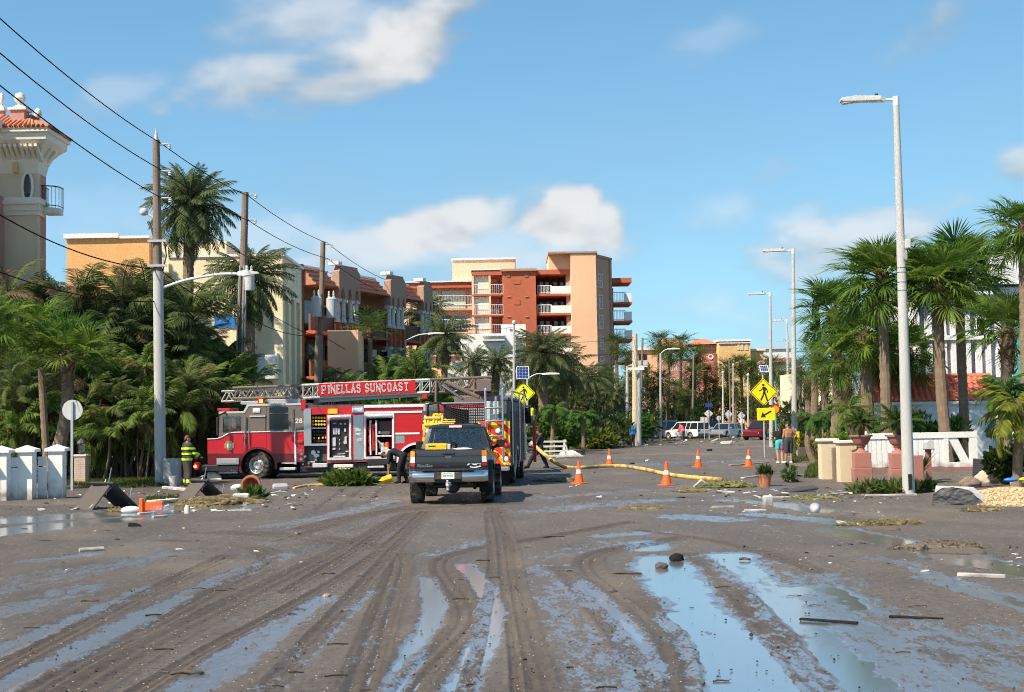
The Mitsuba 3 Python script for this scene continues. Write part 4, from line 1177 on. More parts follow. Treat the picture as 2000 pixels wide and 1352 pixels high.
win2=Polygon([(526,839.5),(526,796),(563,795.3),(564,839)])
upk=t.part('cab_top',side_prism(up.difference(win1).difference(win2),.08,0).mesh(),'taupe_paint',False)
t.part('cab_roof',side_prism(Polygon([(427,808),(428,804),(476,803),(483,789.5),(594,787),(594,791),(486,793.5),(478,807)]),yd,-.02).mesh(),'light_grey',False)
t.part('cab_far_side',side_prism(up.difference(win1),.08,yd-.08).mesh(),'taupe_paint',False)
t.part('cab_rear_wall',side_prism(Polygon([(588,842),(588,791),(593.5,791),(593.5,842)]),yd-.17,.085).mesh(),'taupe_paint',False)
t.part('cab_seats',side_prism(Polygon([(490,844),(488,808),(504,806),(506,842)]),1.6,.4).mesh(),'black_plastic',False)
t.part('dashboard',side_prism(Polygon([(430,855),(436,838),(452,838),(456,847)]),2.0,.2).mesh(),'black_plastic',False)
t.part('front_window',side_prism(win1,.012,.05).mesh(),'pane_glass',False)
t.part('rear_window',side_prism(win2,.012,.05).mesh(),'tinted_glass',False)
t.part('window_bar',tpb(MB(),526,806.5,563.5,808.5,.03,.02).mesh(),'taupe_paint',False)
t.part('windscreen',side_prism(Polygon([(425.5,853),(427.5,807),(429,807),(427,853)]),yd-.3,.15).mesh(),'pane_glass',False)
for q_ in[(519.5,794,520.3,900),(477.6,846,478.4,885)]:t.part('door_seam',tpb(MB(),*q_,.01,-.004).mesh(),'dark_cavity',False)
b=MB()
for(x0,y0),(x1,y1)in[((447,846),(454,845)),((454,845),(594,842)),((434,854),(447,846)),((424,857),(434,854)),((405,858),(424,857))]:
    b.tube([tpt(x0,y0,-.015),tpt(x1,y1,-.015)],.022,6)
t.part('stripe',b.mesh(),'reflective_white',True)
t.part('raised_panel',tpb(MB(),488,817,517,842.3,.05,-.022).mesh(),'taupe_paint',False)
t.part('drip_rail',tpb(MB(),487,812,517,814.5,.08,-.06).mesh(),'light_grey',False)
for px,y0,y1,w in[(479,812,876,1.3),(486,838,868,1.1),(571,795,842,.9),(577,833,868,1.1)]:
    t.part('grab_rail',MB().tube([tpt(px,y0,-.07),tpt(px,y1,-.07)],w/52,8).mesh(),'steel',True)
t.part('edge_trim',tpb(MB(),573.5,843,577,907,.05,-.03).mesh(),'reflective_white',False)
for px,py in[(476,860),(569.5,857)]:t.part('door_handle',tpb(MB(),px-1.4,py-6,px+1.6,py+5,.06,-.05,.01).mesh(),'maroon_paint',False)
t.part('side_lamp',tpb(tpb(MB(),493.5,797.5,507.5,806,.05,-.04,.01),495.5,799.3,505.5,804.4,.03,-.055,.008).mesh(),'tail_clear',False)
e=tpt(448,870.5,-.012)
b=MB();mal=unary_union([Point(0,0).buffer(.13,20)]+[Polygon([(.05,0),(.12,.175),(-.12,.175),(-.05,0)])]+[Polygon([(.05,0),(.12,-.175),(-.12,-.175),(-.05,0)]),Polygon([(0,.05),(.175,.12),(.175,-.12),(0,-.05)]),Polygon([(0,.05),(-.175,.12),(-.175,-.12),(0,-.05)])]).intersection(Point(0,0).buffer(.185,24))
ek=t.part('crest',b.prism(mal,.012,shiftM(*e,XZ)).mesh(),'gold_metal',False)
t.part('crest_centre',MB().prism(Point(0,0).buffer(.09,16),.008,shiftM(e[0],e[1]-.0125,e[2],XZ)).mesh(),'reflective_white',False,under=ek)
g=meshkit.text_mesh('28',.16,.008,True)
o=tpt(576,826.5,-.004)
t.part('number',MB().tm(g,None,shiftM(*o,XZ)).mesh(),'reflective_white',False)
t.part('door_vents',tpb(tpb(MB(),581,845,590,851,.03,-.02),580,860,591,866,.08,-.06,.02).mesh(),'red_plastic',False)
t.part('step_box',tpb(tpb(MB(),423,895,466,907.5,.3,-.1,.01),427,898,462,905,.02,-.115).mesh(),'grey_paint',False)
t.part('front_bumper',tpb(MB(),388,908,466,922,2.4,-.05,.04).mesh(),'black_plastic',False)
k=t.part('warning_lamp',tpb(MB(),379,903,390,918,.16,-.12,.02).mesh(),'tail_red',False)
t.part('warning_lens',MB().sphere(tpt(383,911,-.13),.06,2).mesh(),'tail_red',True,under=k,emitter={'type':'area','sampling_weight':0.0,'radiance':{'type':'rgb','value':[5.,.5,.06]}})
t.part('bumper_step',tpb(MB(),426,922.5,464,924.5,.4,-.1).mesh(),'steel',False)
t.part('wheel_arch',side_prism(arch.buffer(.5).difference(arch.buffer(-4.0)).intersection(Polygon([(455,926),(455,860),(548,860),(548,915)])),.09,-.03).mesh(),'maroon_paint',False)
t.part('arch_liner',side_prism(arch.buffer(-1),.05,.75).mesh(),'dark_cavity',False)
for px,dy in[(488,.2),(510,-.1),(492,1.2),(505,1.6)]:
    pass
b=MB()
for px,w in((501,12),(470,22),(540,40)):
    tpb(b,px-w/2,777 if px==501 else 783,px+w/2,789.5,1.2 if px!=501 else.25,.4,.02)
t.part('roof_equipment',tpb(tpb(MB(),465,783,500,790,1.4,.4,.03),516,779,582,789,1.4,.5,.03).mesh(),'grey_paint',False)
k=t.part('beacon',tpb(MB(),500.5,776.5,512.5,788,.3,.2,.03).mesh(),'tail_red',False)
t.part('beacon_lens',tpb(MB(),503.5,780,510.5,787,.03,.175,.01).mesh(),'tail_amber',False,under=k,emitter={'type':'area','sampling_weight':0.0,'radiance':{'type':'rgb','value':[4.,.7,.04]}})
t.part('mirror',tpb(MB(),426,815,431,851,.1,-.45,.03).tube([tpt(431,812,-.4),tpt(444,803,.1)],.03,6).mesh(),'black_plastic',False)
t.part('front_lightbar',tpb(tpb(MB(),420,797,444,803,1.8,.3,.02),421,798,428,802,.02,.285).mesh(),'tail_red',False)
t.part('entry_step',tpb(tpb(MB(),545,913,576,918.5,.35,-.12,.015),548,903.5,574,906,.04,-.02).mesh(),'light_grey',False)
wheel(t,tpt(503,908.5,.28),.53,.34,(-.42,-1,0))
wheel(t,tpt(504,908.5,2.15),.53,.34,(.35,1,0))
# chassis and dark underside
t.part('chassis',tpb(MB(),470,903,998,922,1.4,.5).mesh(),'dark_cavity',False)
t.part('underbody',tpb(tpb(MB(),584,905,770,920,.5,.1),640,920,700,927,.4,.3).mesh(),'black_plastic',False)
# body with its compartments
body=Polygon([(594,797),(683,793),(838,788),(1003,784),(1003,897),(858,899),(790,900),(712,902),(640,905),(638,912),(594,913)])
rear_arch=Point(815,905).buffer(38,24)
holes=[Polygon([(607,810),(637,809),(637,866),(608,867)]),Polygon([(583,871),(638,870),(638,911),(583,912)]),Polygon([(644,822),(681,820),(681,893),(644,895)]),Polygon([(716,817),(765,815),(765,890),(716,892)])]
bd=body.difference(rear_arch)
for h in holes:bd=bd.difference(h)
t.part('body',side_prism(bd,.6,0).mesh(),'fire_red',False)
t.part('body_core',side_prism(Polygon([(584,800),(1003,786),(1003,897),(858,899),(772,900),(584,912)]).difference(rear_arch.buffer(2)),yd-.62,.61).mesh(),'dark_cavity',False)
t.part('body_far_side',side_prism(body,.05,yd).mesh(),'fire_red',False)
t.part('aluminium_frame',tpb(tpb(MB(),592.5,798.5,606.5,871,.05,-.03),606.6,866.5,638,871,.05,-.028).mesh(),'brushed_steel',False)
t.part('red_post',tpb(MB(),587,781,596,800,.2,-.04).mesh(),'fire_red',False)
t.part('warning_lamp',tpb(MB(),639.5,798.8,658.5,808.3,.05,-.04,.01).mesh(),'yellow_paint',False)
# compartment 1: rolled yellow hose couplings above, black crates below
b=MB()
for r in range(3):
    for c in range(5):
        p=tpt(610.5+c*5.6,816+r*6.6,.1)
        b.cyl(p,p+[0,.25,0],.042,.036,8)
t.part('yellow_bottles',b.mesh(),'yellow_paint',30)
t.part('shelf',tpb(MB(),607,835,637,838,.5,.04).mesh(),'light_grey',False)
b=MB()
for r in range(4):
    for c in range(6):
        tpb(b,609+c*4.7,841+r*6.3,612.8+c*4.7,845.6+r*6.3,.2,.15+.03*((r+c)%2),.008)
t.part('crate_grid',b.mesh(),'black_plastic',False)
b=MB()
for c in(610,619,627,633):tpb(b,c,853+c%3,c+2.5,857+c%3,.1,.1)
t.part('tool_handles',b.mesh(),'yellow_paint',False)
# pump panel
for px,py,r in[(588,880,.05),(589,887,.06),(596,892,.055),(588,897,.075),(612,884,.11),(617,890,.1),(622,883,.06),(621,890,.07),(617,898,.06),(603,905,.05),(592,907,.04)]:
    p=tpt(px,py,.12)
    t.part('valve',MB().cyl(p,p-[0,.14,0],r,r*.8,14).mesh(),'steel',30)
t.part('pump_panel',tpb(MB(),583,871,638,912,.05,.16).mesh(),'black_plastic',False)
b=MB()
for c in range(6):tpb(b,599+c*2.3,901,600.6+c*2.3,904,.03,.13);tpb(b,599+c*2.3,908,600.6+c*2.3,911,.03,.13)
t.part('gauge_row',b.mesh(),'light_grey',False)
t.part('folding_step',tpb(MB(),610,905,638,913,.4,-.2,.015).mesh(),'light_grey',False)
t.part('pump_door',tpb(MB(),625,888,638,901,.03,.1).mesh(),'dark_grey',False)
# compartments 2 and 3 with frames and contents
for(x0,y0,x1,y1)in[(640,811,686,898),(711,809,770,896)]:
    fr=Polygon([(x0,y0),(x1,y0-1),(x1,y1-1),(x0,y1)])
    inn=Polygon([(x0+3.5,y0+9),(x1-4,y0+7.5),(x1-4,y1-4.5),(x0+3.5,y1-3.5)])
    t.part('door_frame',side_prism(fr.difference(inn),.06,-.05).mesh(),'reflective_white',False)
    t.part('door_roller',MB().tube([tpt(x0+4,y0+6,-.06),tpt(x1-4,y0+5,-.06)],.05,8).mesh(),'steel',True)
    t.part('door_sill',tpb(MB(),x0+1,y1-4,x1-1,y1+1,.2,-.1,.01).mesh(),'light_grey',False)
t.part('tool_board',tpb(MB(),644,821,681,895,.04,.12).mesh(),'black_plastic',False)
b=MB()
for px0,py0,px1,py1 in[(648,836,652,849),(653,836,657,849),(658,837,662,849),(670,837,674,844),(671,853,675,862),(646,855,654,872),(647,875,653,879),(660,858,662,861),(660,865,662,869),(660,876,662,879),(673,881,679,883.5),(648,826,655,828),(662,826,666,830),(670,826,674,830)]:
    tpb(b,px0,py0,px1,py1,.05,.06,.01)
for c in range(6):tpb(b,657+c*2.6,886-c*.2,658.6+c*2.6,888-c*.2,.05,.06)
tpb(b,649,890.5,672,893,.1,.02)
p=tpt(674,864,.06);b.cyl(p,p-[0,.04,0],.07,None,14)
t.part('hand_tools',b.mesh(),'light_grey',False)
t.part('divider',tpb(tpb(tpb(MB(),720,821,722.5,889,.5,.02),731.5,821,734,889,.5,.02),734.1,850.5,765,853,.5,.02).mesh(),'reflective_white',False)
b=MB().tube([tpt(727.5,833,.12),tpt(728,880,.12)],.062,12).tube([tpt(727.5,829,.12),tpt(727.5,834,.12)],[.03,.06],10)
tpb(tpb(tpb(b,715.8,850,719.5,866,.15,.1,.02),716.5,872,720.5,884,.15,.1,.02),715.8,833,719,845,.15,.1,.02)
tpb(b,724,828,731,833,.12,.08,.02)
t.part('extinguishers',b.mesh(),'red_plastic',30)
b=MB()
tpb(b,737,864,748,878,.3,.15,.05);tpb(b,741,874,756,886,.25,.1,.04);tpb(b,735.5,884,748,889,.3,.06,.02);tpb(b,735,842,741,848,.2,.1,.03)
b.tube([tpt(737,860,.1),tpt(752,877,.1),tpt(754,886,.1)],.03,6)
t.part('white_gear',b.mesh(),'white_rough',30)
t.part('orange_gear',tpb(MB(),749,863,757,875,.25,.12,.05).mesh(),'orange_plastic',False)
t.part('dark_case',tpb(tpb(MB(),736,822,762,848,.3,.25,.02),742,843,760,849,.2,.1,.03).mesh(),'dark_grey',False)
t.part('grey_box',tpb(MB(),754,878,766,893,.3,-.06,.03).mesh(),'light_grey',False)
t.part('centre_panel',tpb(tpb(MB(),686.5,793.5,710,806,.06,-.045),689,811,708.5,898,.05,-.03).mesh(),'brushed_steel',False)
for q_ in[(693,836,704,843),(693,847,703,851),(696,857,705,863)]:t.part('panel_bezel',tpb(MB(),*q_,.04,-.055,.01).mesh(),'light_grey',False)
paint('lamp_blue_white',(.55,.68,.8),.15,0,.8)
t.part('scene_lamp',tpb(tpb(MB(),687.5,797,707.5,804.5,.04,-.075,.01),689.5,799,706,802.6,.02,-.085).mesh(),'lamp_blue_white',False)
t.part('upper_rail',tpb(MB(),710.3,790.5,836,796,.12,-.06,.01).mesh(),'reflective_white',False)
t.part('trim_rail',tpb(tpb(MB(),710.3,803.5,836,807.5,.06,-.04,.01),770.2,845,818,848.5,.05,-.03).mesh(),'reflective_white',False)
t.part('roller_door',tpb(MB(),772,810,836,844,.04,-.022).mesh(),'fire_red_reflective',False)
t.part('tread_plate',tpb(MB(),770.5,851,788,866,.03,-.012).mesh(),'brushed_steel',False)
t.part('rear_arch_trim',side_prism(rear_arch.buffer(2.5).difference(rear_arch.buffer(-1.5)).intersection(Polygon([(770,904),(770,850),(860,850),(860,900)])),.1,-.05).mesh(),'reflective_white',False)
wheel(t,tpt(815,905,.3),.53,.5,(0,-1,0));wheel(t,tpt(815,905,2.1),.53,.5,(0,1,0))
for x0,x1,y0,y1,m in[(650,688,907,913.5,'cream_trim'),(657,682,915,917,'light_grey'),(716,764,899,908,'black_plastic'),(716,748,910,914,'light_grey')]:
    t.part('running_board',tpb(MB(),x0,y0,x1,y1,.35,-.1,.015).mesh(),m,False)
# hose bed and platform behind the ladder
t.part('roof_deck',tpb(MB(),596,788,1000,797,yd,.05).mesh(),'dark_grey',False)
t.part('turntable',tpb(tpb(MB(),885,772,975,790,1.6,.4,.05),900,764,960,772.5,1.3,.55,.05).mesh(),'taupe_paint',False)
k=t.part('control_pedestal',tpb(MB(),930,741,959,765,.6,-.1,.02).mesh(),'taupe_paint',False)
# ladder: three nested sections of truss
LD=t.part('ladder',side_prism(Polygon([(604,774.5),(604,778.5),(838,768),(838,764)]),.12,.55).mesh(),'light_grey',False)
def truss(x0,x1,top,bot,bays,mat,dy,r=.028,diag=True,both=True,rail=.045,name='truss'):
    for off in((dy,dy+1.2-2*(dy-.5))if both else(dy,)):
        b=MB()
        P=lambda f:tpt(x0+(x1-x0)*f,top[0]+(top[1]-top[0])*f,off)
        Q=lambda f:tpt(x0+(x1-x0)*f,bot[0]+(bot[1]-bot[0])*f,off)
        b.tube([P(0),P(1)],rail,6);b.tube([Q(0),Q(1)],rail,6)
        for i in range(bays+1):
            f=i/bays
            if diag and i<bays:
                b.tube([Q(f),P(f+.5/bays)],r,5);b.tube([P(f+.5/bays),Q(f+1/bays)],r,5)
            elif not diag:
                b.tube([Q(f),P(f)],r,5)
                if i<bays:b.tube([Q(f),P(f+1/bays)],r*.7,5)
        t.part(name,b.mesh(),mat,True,under=LD)
    b=MB()
    for i in range(bays*3+1):
        f=i/(bays*3)
        q=tpt(x0+(x1-x0)*f,bot[0]+(bot[1]-bot[0])*f,dy)
        b.tube([q,q+[0,1.2-2*(dy-.5),0]],.018,5)
    t.part('rungs',b.mesh(),'steel',True,under=LD)
truss(588,838,(751.5,740.8),(777.5,765.6),13,'light_grey',.5,.022,False,True,.05)
truss(448,600,(757.5,751.5),(778.5,774),6,'taupe_paint',.62,.03,True,True,.06)
truss(424,560,(764,757),(784,776.5),6,'galvanised',.74,.022,True,True,.035)
truss(838,960,(741,735),(766,763),5,'taupe_paint',.56,.035,True,True,.05)
t.part('main_beam',side_prism(Polygon([(618,779),(618,786),(836,773),(836,767)]),.3,.6).mesh(),'grey_paint',False,under=LD)
t.part('top_rail_cap',side_prism(Polygon([(586,749.5),(586,752.5),(835,741.5),(835,738.5)]),.1,.44).mesh(),'white_paint',False,under=LD)
b=MB()
for(xa,ya),(xb,yb_),r in[((862,750),(905,783),.06),((870,746),(935,776),.09),((905,757),(960,771),.05),((850,744),(850,785),.05),((925,745),(925,790),.045),((880,768),(915,752),.04)]:
    b.tube([tpt(xa,ya,.5),tpt(xb,yb_,.45)],r,7)
t.part('lift_arm',b.mesh(),'taupe_paint',True,under=LD)
t.part('lift_ram',MB().tube([tpt(862,752,.4),tpt(902,778,.4)],.05,8).mesh(),'steel',True,under=LD)
sg=t.part('sign',side_prism(Polygon([(620,750),(620,772.5),(809,765.5),(809,742.5)]).buffer(.8),.03,.40).mesh(),'fire_red_reflective',False,under=LD)
SLAB={'P':[[(0,0),(0,1)],[(0,1),(.6,1),(.75,.85),(.75,.62),(.6,.48),(0,.48)]],'I':[[(.2,0),(.2,1)]],'N':[[(0,0),(0,1),(.75,0),(.75,1)]],'E':[[(.7,0),(0,0),(0,1),(.7,1)],[(0,.52),(.5,.52)]],
 'L':[[(0,1),(0,0),(.7,0)]],'A':[[(0,0),(.4,1),(.8,0)],[(.15,.36),(.65,.36)]],'S':[[(.72,.82),(.55,1),(.2,1),(.02,.84),(.05,.64),(.3,.53),(.5,.48),(.72,.36),(.72,.15),(.52,0),(.18,0),(0,.18)]],
 'U':[[(0,1),(0,.2),(.18,0),(.58,0),(.76,.2),(.76,1)]],'C':[[(.74,.8),(.55,1),(.2,1),(0,.78),(0,.22),(.2,0),(.55,0),(.74,.2)]],'O':[[(.2,0),(0,.22),(0,.78),(.2,1),(.56,1),(.76,.78),(.76,.22),(.56,0),(.2,0)]],'T':[[(.4,0),(.4,1)],[(0,1),(.8,1)]]}
SERIF={'P':[(0,0),(0,1)],'I':[(.2,0),(.2,1)],'L':[(0,1)],'A':[(0,0),(.8,0)],'U':[(0,1),(.76,1)],'T':[(.4,0)]}
def slab_text(s,h,w=.13):
    """serifed capitals as a shapely shape, h tall, from the origin along x"""
    x,out=0,[]
    for ch in s:
        if ch==' ':x+=.62;continue
        lines=[LineString([(a+x,q)for a,q in l]).buffer(w/2+.02,cap_style=2,join_style=2)for l in SLAB[ch]]
        lines+=[LineString([(a+x-.19,q),(a+x+.19,q)]).buffer(.055,cap_style=2)for a,q in SERIF.get(ch,[])]
        out.append(unary_union(lines));x+={'I':.78,'L':1.08,'E':1.1}.get(ch,1.26)
    from shapely import affinity
    return affinity.scale(unary_union(out),h,h,origin=(0,0)),x*h
a0,a1=tpt(627,768,.385),tpt(800,761.2,.385)
Lm=np.linalg.norm(a1-a0)
shp,wtxt=slab_text('PINELLAS SUNCOAST',.27,.13)
kx=Lm/wtxt
Mt=frame(a0,a1-a0,(0,0,1))@np.diag([kx,1,1,1])
t.part('lettering',MB().prism(shp.buffer(.006,join_style=2),.01,Mt).mesh(),'reflective_white',False,under=LD)
t.part('lettering_core',MB().prism(shp.buffer(-.0135,join_style=2),.006,Mt@place(0,0,.0103)).mesh(),'dark_grey',False,under=LD)
t.part('tip_lamp',tpb(MB(),823,770,833,780,.15,.3,.03).mesh(),'tail_red',False,under=LD)
# ---------------------------------------------------------------- the fire engine seen from behind
YE=42.0
o=foot(911,YE)
M=frame((o[0],YE,0),(math.cos(math.radians(-4.2)),math.sin(math.radians(-4.2)),0),(math.sin(math.radians(4.2)),math.cos(math.radians(4.2)),0))
e=Thing('fire_engine','fire engine seen from behind with red and yellow stripes and a sagging black net','fire truck',M)
paint('chevron_yellow',(.85,.52,.01),.4)
paint('chevron_red',(.72,.03,.012),.4)
HW=1.34
e.part('body',MB().box(-HW,HW,.12,7.6,.62,1.55).box(-HW,-HW+.28,.12,6,1.551,2.35).box(HW-.34,HW,.12,6,1.551,2.6).mesh(),'dark_grey',False)  # dark grey holds the shade of the right side in its colour
e.part('cab',MB().box(-HW,HW,6.1,7.9,1.56,2.55,.08).mesh(),'fire_red',False)
e.part('hose_bed_floor',MB().box(-HW+.28,HW-.34,.3,6,1.551,1.62).mesh(),'dark_cavity',False)
def chevrons(x0,x1,z0,z1,slope,pitch=.42,off=0.0):
    rect_=Polygon([(x0,z0),(x1,z0),(x1,z1),(x0,z1)])
    e.part('yellow_panel',MB().prism(rect_,.03,shiftM(0,.115,0,XZ)).mesh(),'chevron_yellow',False)
    for k in range(-8,14):
        a=z0+off+k*pitch
        s=Polygon([(-3,a-3*slope),(3,a+3*slope),(3,a+3*slope+pitch/2),(-3,a-3*slope+pitch/2)]).intersection(rect_.buffer(-.002))
        if not s.is_empty and s.area>.003:e.part('red_stripe',MB().prism(s,.012,shiftM(0,.084,0,XZ)).mesh(),'chevron_red',False)
chevrons(HW-.98,HW,.66,2.0,-.9)
chevrons(-HW,-HW+.62,.66,1.95,.9)
e.part('centre_rear',MB().box(-HW+.62,HW-.98,.1,.5,.66,1.5).mesh(),'brushed_steel',False)
r=R_(4)
for i,(x0,x1,n,z1)in enumerate([(-HW+.03,-HW+.6,7,2.28),(-HW+.62,-HW+1.05,8,2.1),(-HW+1.06,-HW+1.5,6,1.95)]):
    for j in range(n):
        z=1.56+(z1-1.56)*j/n
        dx=r.uniform(-.03,.03)
        e.part('hose_fold',MB().man(rbox(x1-x0-.03,2.2,(z1-1.56)/n-.012,.03).translate(((x0+x1)/2+dx,1.05+r.uniform(0,.25),z+(z1-1.56)/n/2))).mesh(),'hose_yellow' if(i+j)%3 else 'yellow_paint',False)
for i in range(7):
    x=-HW+.08+i*.085
    z1=2.2-.05*(i%3)
    e.part('hose_loop',MB().tube(catmull([(x,.5,z1-.1),(x+.02,.2,z1),(x+.03,.06,z1-.14),(x,.06,1.62+.03*(i%2)),(x+.05,.2,1.58)],5),.042,8).mesh(),'yellow_paint' if i%2 else 'hose_yellow',True)
e.part('bed_front_wall',MB().box(-HW+.281,HW-.341,3.4,3.5,1.63,2.45).mesh(),'galvanised',False)
e.part('bed_rail',MB().tube([(-HW+.1,.2,2.56),(HW-.4,.2,2.56)],.035,8).tube([(-HW+.12,.2,1.56),(-HW+.12,.2,2.56)],.03,8).tube([(-HW+.7,.2,1.6),(-HW+.7,.2,2.56)],.03,8).tube([(HW-.42,.16,1.5),(HW-.42,.16,2.75)],.045,8).mesh(),'steel',True)
e.part('bed_side_panel',MB().box(-HW+.02,-HW+.08,.3,4,2.0,2.55).mesh(),'galvanised',False)
# the net: cords crossing in a sagging sheet
corner=lambda u,v:np.array([-HW+.16+1.75*u,.12-.05*math.sin(3*u),2.56-(.06+.92*v)*(math.sin(min(1,u*1.25)*math.pi*.5)**1.8)-.04*v+.12*u*0])
b=MB()
for i in range(19):
    u=.3+.7*i/18
    b.tube([corner(u,v)for v in np.linspace(0,1,7)],.016,4)
for j in range(13):
    b.tube([corner(u,j/12)for u in np.linspace(.3,1,12)],.016,4)
e.part('net',b.mesh(),'black_cloth',True)
b=MB()
vv,ff=[],[]
for i in range(12):
    for j in range(6):
        vv.append(corner(.32+.42*i/11,.15+.85*j/5)+[0,.03+.02*math.sin(i*2+j),0])
for i in range(11):
    for j in range(5):ff.append([i*6+j,i*6+j+1,i*6+j+7,i*6+j+6])
b.add(vv,ff)
b.tube([(-HW+.16,.1,2.2),(-HW+.2,.1,2.55),(-HW+.5,.08,2.6),(-HW+.7,.06,2.5)],.035,6).tube([(-HW+.5,.08,2.58),(-HW+.52,.06,2.25)],.03,6)
e.part('net_flap',b.mesh(),'black_cloth',True)
e.part('rear_locker',MB().box(HW-.74,HW-.08,.13,.9,2.03,2.6,.02).mesh(),'light_grey',False)
# rear ladder, lamps, rack and tailboard
b=MB()
for x in(HW-.72,HW-.2):b.tube([(x,-.02,.75 if x>.8 else 1.2),(x,-.06,2.95),(x,.35,3.05)],.035,8)
for z in(1.55,2.0,2.4):b.box(HW-.72,HW-.2,-.08,-.02,z-.03,z+.03)
e.part('rear_ladder',b.mesh(),'steel',True)
for x,z,m in[(HW-.35,1.7,'tail_clear'),(HW-.42,.95,'tail_red'),(HW-.12,1.25,'tail_red'),(HW-.12,.85,'tail_clear'),(-HW+.2,1.72,'tail_clear'),(-HW+.4,1.55,'tail_clear'),(HW-.9,1.5,'tail_clear'),(HW-.45,1.45,'yellow_paint'),(HW-.95,1.72,'tail_red'),(HW-.95,1.3,'tail_clear')]:
    k=e.part('lamp_housing',MB().cyl((x,.075,z),(x,.0,z),.1,.095,14).mesh(),'chrome',30)
    e.part('lens',MB().sphere((x,0,z),.08,2,(1,.45,1)).mesh(),m,True,under=k)
e.part('tailboard',MB().box(-HW+.02,HW-.02,-.35,.1,.5,.62,.02).mesh(),'brushed_steel',False)
for x in(-HW+.4,HW-.4):e.part('mud_flap',MB().box(x-.36,x+.36,-.02,.02,.08,.52).mesh(),'black_rubber',False)
for s in(-1,1):
    wheel(e,(s*(HW-.34),2.5,.5),.5,.6,(s,0,0));wheel(e,(s*(HW-.2),6.4,.5),.5,.34,(s,0,0))
b=MB()
for y in(.5,1.7,3.0,4.4):b.box(HW,HW+.02,y,y+1.05,.95,2.3)
e.part('side_door',b.mesh(),'grey_wood_dark',False)  # doors coloured dark to paint in the shade on this side
b=MB()
for y in(.4,3.6,6.0):b.tube([(HW+.06,y,.7),(HW+.06,y,2.9)],.03,6)
b.tube([(HW+.06,.4,2.9),(HW+.06,6,2.9)],.03,6)
e.part('grab_frame',b.mesh(),'steel',True)
e.part('roof_boxes',MB().box(HW-.33,HW-.05,.6,5.5,2.61,2.74,.04).mesh(),'dark_grey',False)
k=e.part('side_ladder',MB().tube([(HW+.06,6.5,.9),(HW+.06,6.5,2.3)],.035,6).tube([(HW+.34,6.6,.85),(HW+.34,6.6,2.35)],.035,6).box(HW+.06,HW+.34,6.5,6.58,1.75,1.81).box(HW+.06,HW+.34,6.5,6.58,1.35,1.41).box(HW+.06,HW+.34,6.5,6.58,.98,1.04).mesh(),'steel',False)
e.part('red_rail',MB().box(HW+.32,HW+.42,6.48,6.62,.55,2.0).mesh(),'red_plastic',False,under=k)
e.part('spare_tyre',MB().tube([(HW+.15,6.2,1.9),(HW+.15,6.2,2.45)],.13,10).mesh(),'black_rubber',True)
e.part('wheel_arch',MB().prism(Point(0,0).buffer(.72,16).difference(Point(0,0).buffer(.62,16)).intersection(Polygon([(-1,0),(1,0),(1,1),(-1,1)])),.05,np.array([[0,0,1,HW+.01],[1,0,0,2.5],[0,1,0,.5],[0,0,0,1.0]])).mesh(),'steel',False)
# ---------------------------------------------------------------- the dark pickup
o=foot(877,33.2)
a=math.radians(-2.6)
M=frame((o[0],33.2,0),(math.cos(a),math.sin(a),0),(-math.sin(a),math.cos(a),0))
c=Thing('pickup_truck','dark grey pickup truck with a chrome bumper driving away, a yellow box in its bed','pickup truck',M)
HB=.915
hull=lambda pts:m3.Manifold.hull_points(np.asarray(pts,float))
def slab(y0,y1,prof0,prof1):
    """a hull between two cross sections given as (half width, z) lists"""
    return hull([(s*x,y0,z)for x,z in prof0 for s in(-1,1)]+[(s*x,y1,z)for x,z in prof1 for s in(-1,1)])
c.part('tailgate',MB().man(hull([(q*(HB-.1),y,z)for q in(-1,1)for y,z in[(.045,.885),(.022,.93),(.012,1.0),(.012,1.06),(.02,1.14),(.036,1.22),(.06,1.29),(.085,1.33),(.12,1.345),(.13,.885)]])).mesh(),'truck_dark',40)
c.part('tailgate_crease',MB().prism([(-HB+.14,0),(HB-.14,0),(HB-.14,.012),(-HB+.14,.012)],.008,shiftM(0,.024,1.18,XZ)).prism([(-HB+.14,0),(HB-.14,0),(HB-.14,.008),(-HB+.14,.008)],.006,shiftM(0,.019,.95,XZ)).mesh(),'truck_dark',False)
k=c.part('handle_recess',MB().box(-.15,.15,.012,.03,1.17,1.275,.012).mesh(),'black_plastic',False)
c.part('handle',MB().box(-.12,.12,-.005,.012,1.225,1.262,.01).mesh(),'truck_dark',False,under=k)
c.part('badge',MB().prism(unary_union([LineString(arc(0,0,.07,200,340,10,.03)).buffer(.008),LineString([(-.07,0),(.07,0)]).buffer(.006)]),.01,shiftM(0,.018,1.165,XZ)).mesh(),'chrome',False)
c.part('script_badge',MB().tm(meshkit.text_mesh('PRERUNNER',.045,.006,True),None,shiftM(-HB+.16,.019,.925,XZ)).prism(LineString([(0,0),(.14,.03),(.24,0)]).buffer(.012),.006,shiftM(-HB+.18,.019,.985,XZ)).mesh(),'steel',False)
c.part('wave_badge',MB().prism(unary_union([LineString(catmull([(0,.02),(.08,.06),(.16,.02),(.25,.05),(.3,.04)],5)).buffer(.016),LineString(catmull([(.06,-.03),(.15,-.05),(.3,-.02)],5)).buffer(.014),LineString(catmull([(.0,.08),(.12,.09),(.3,.085)],5)).buffer(.01)]),.006,shiftM(HB-.45,.019,.95,XZ)).mesh(),'lamp_blue_white',False)
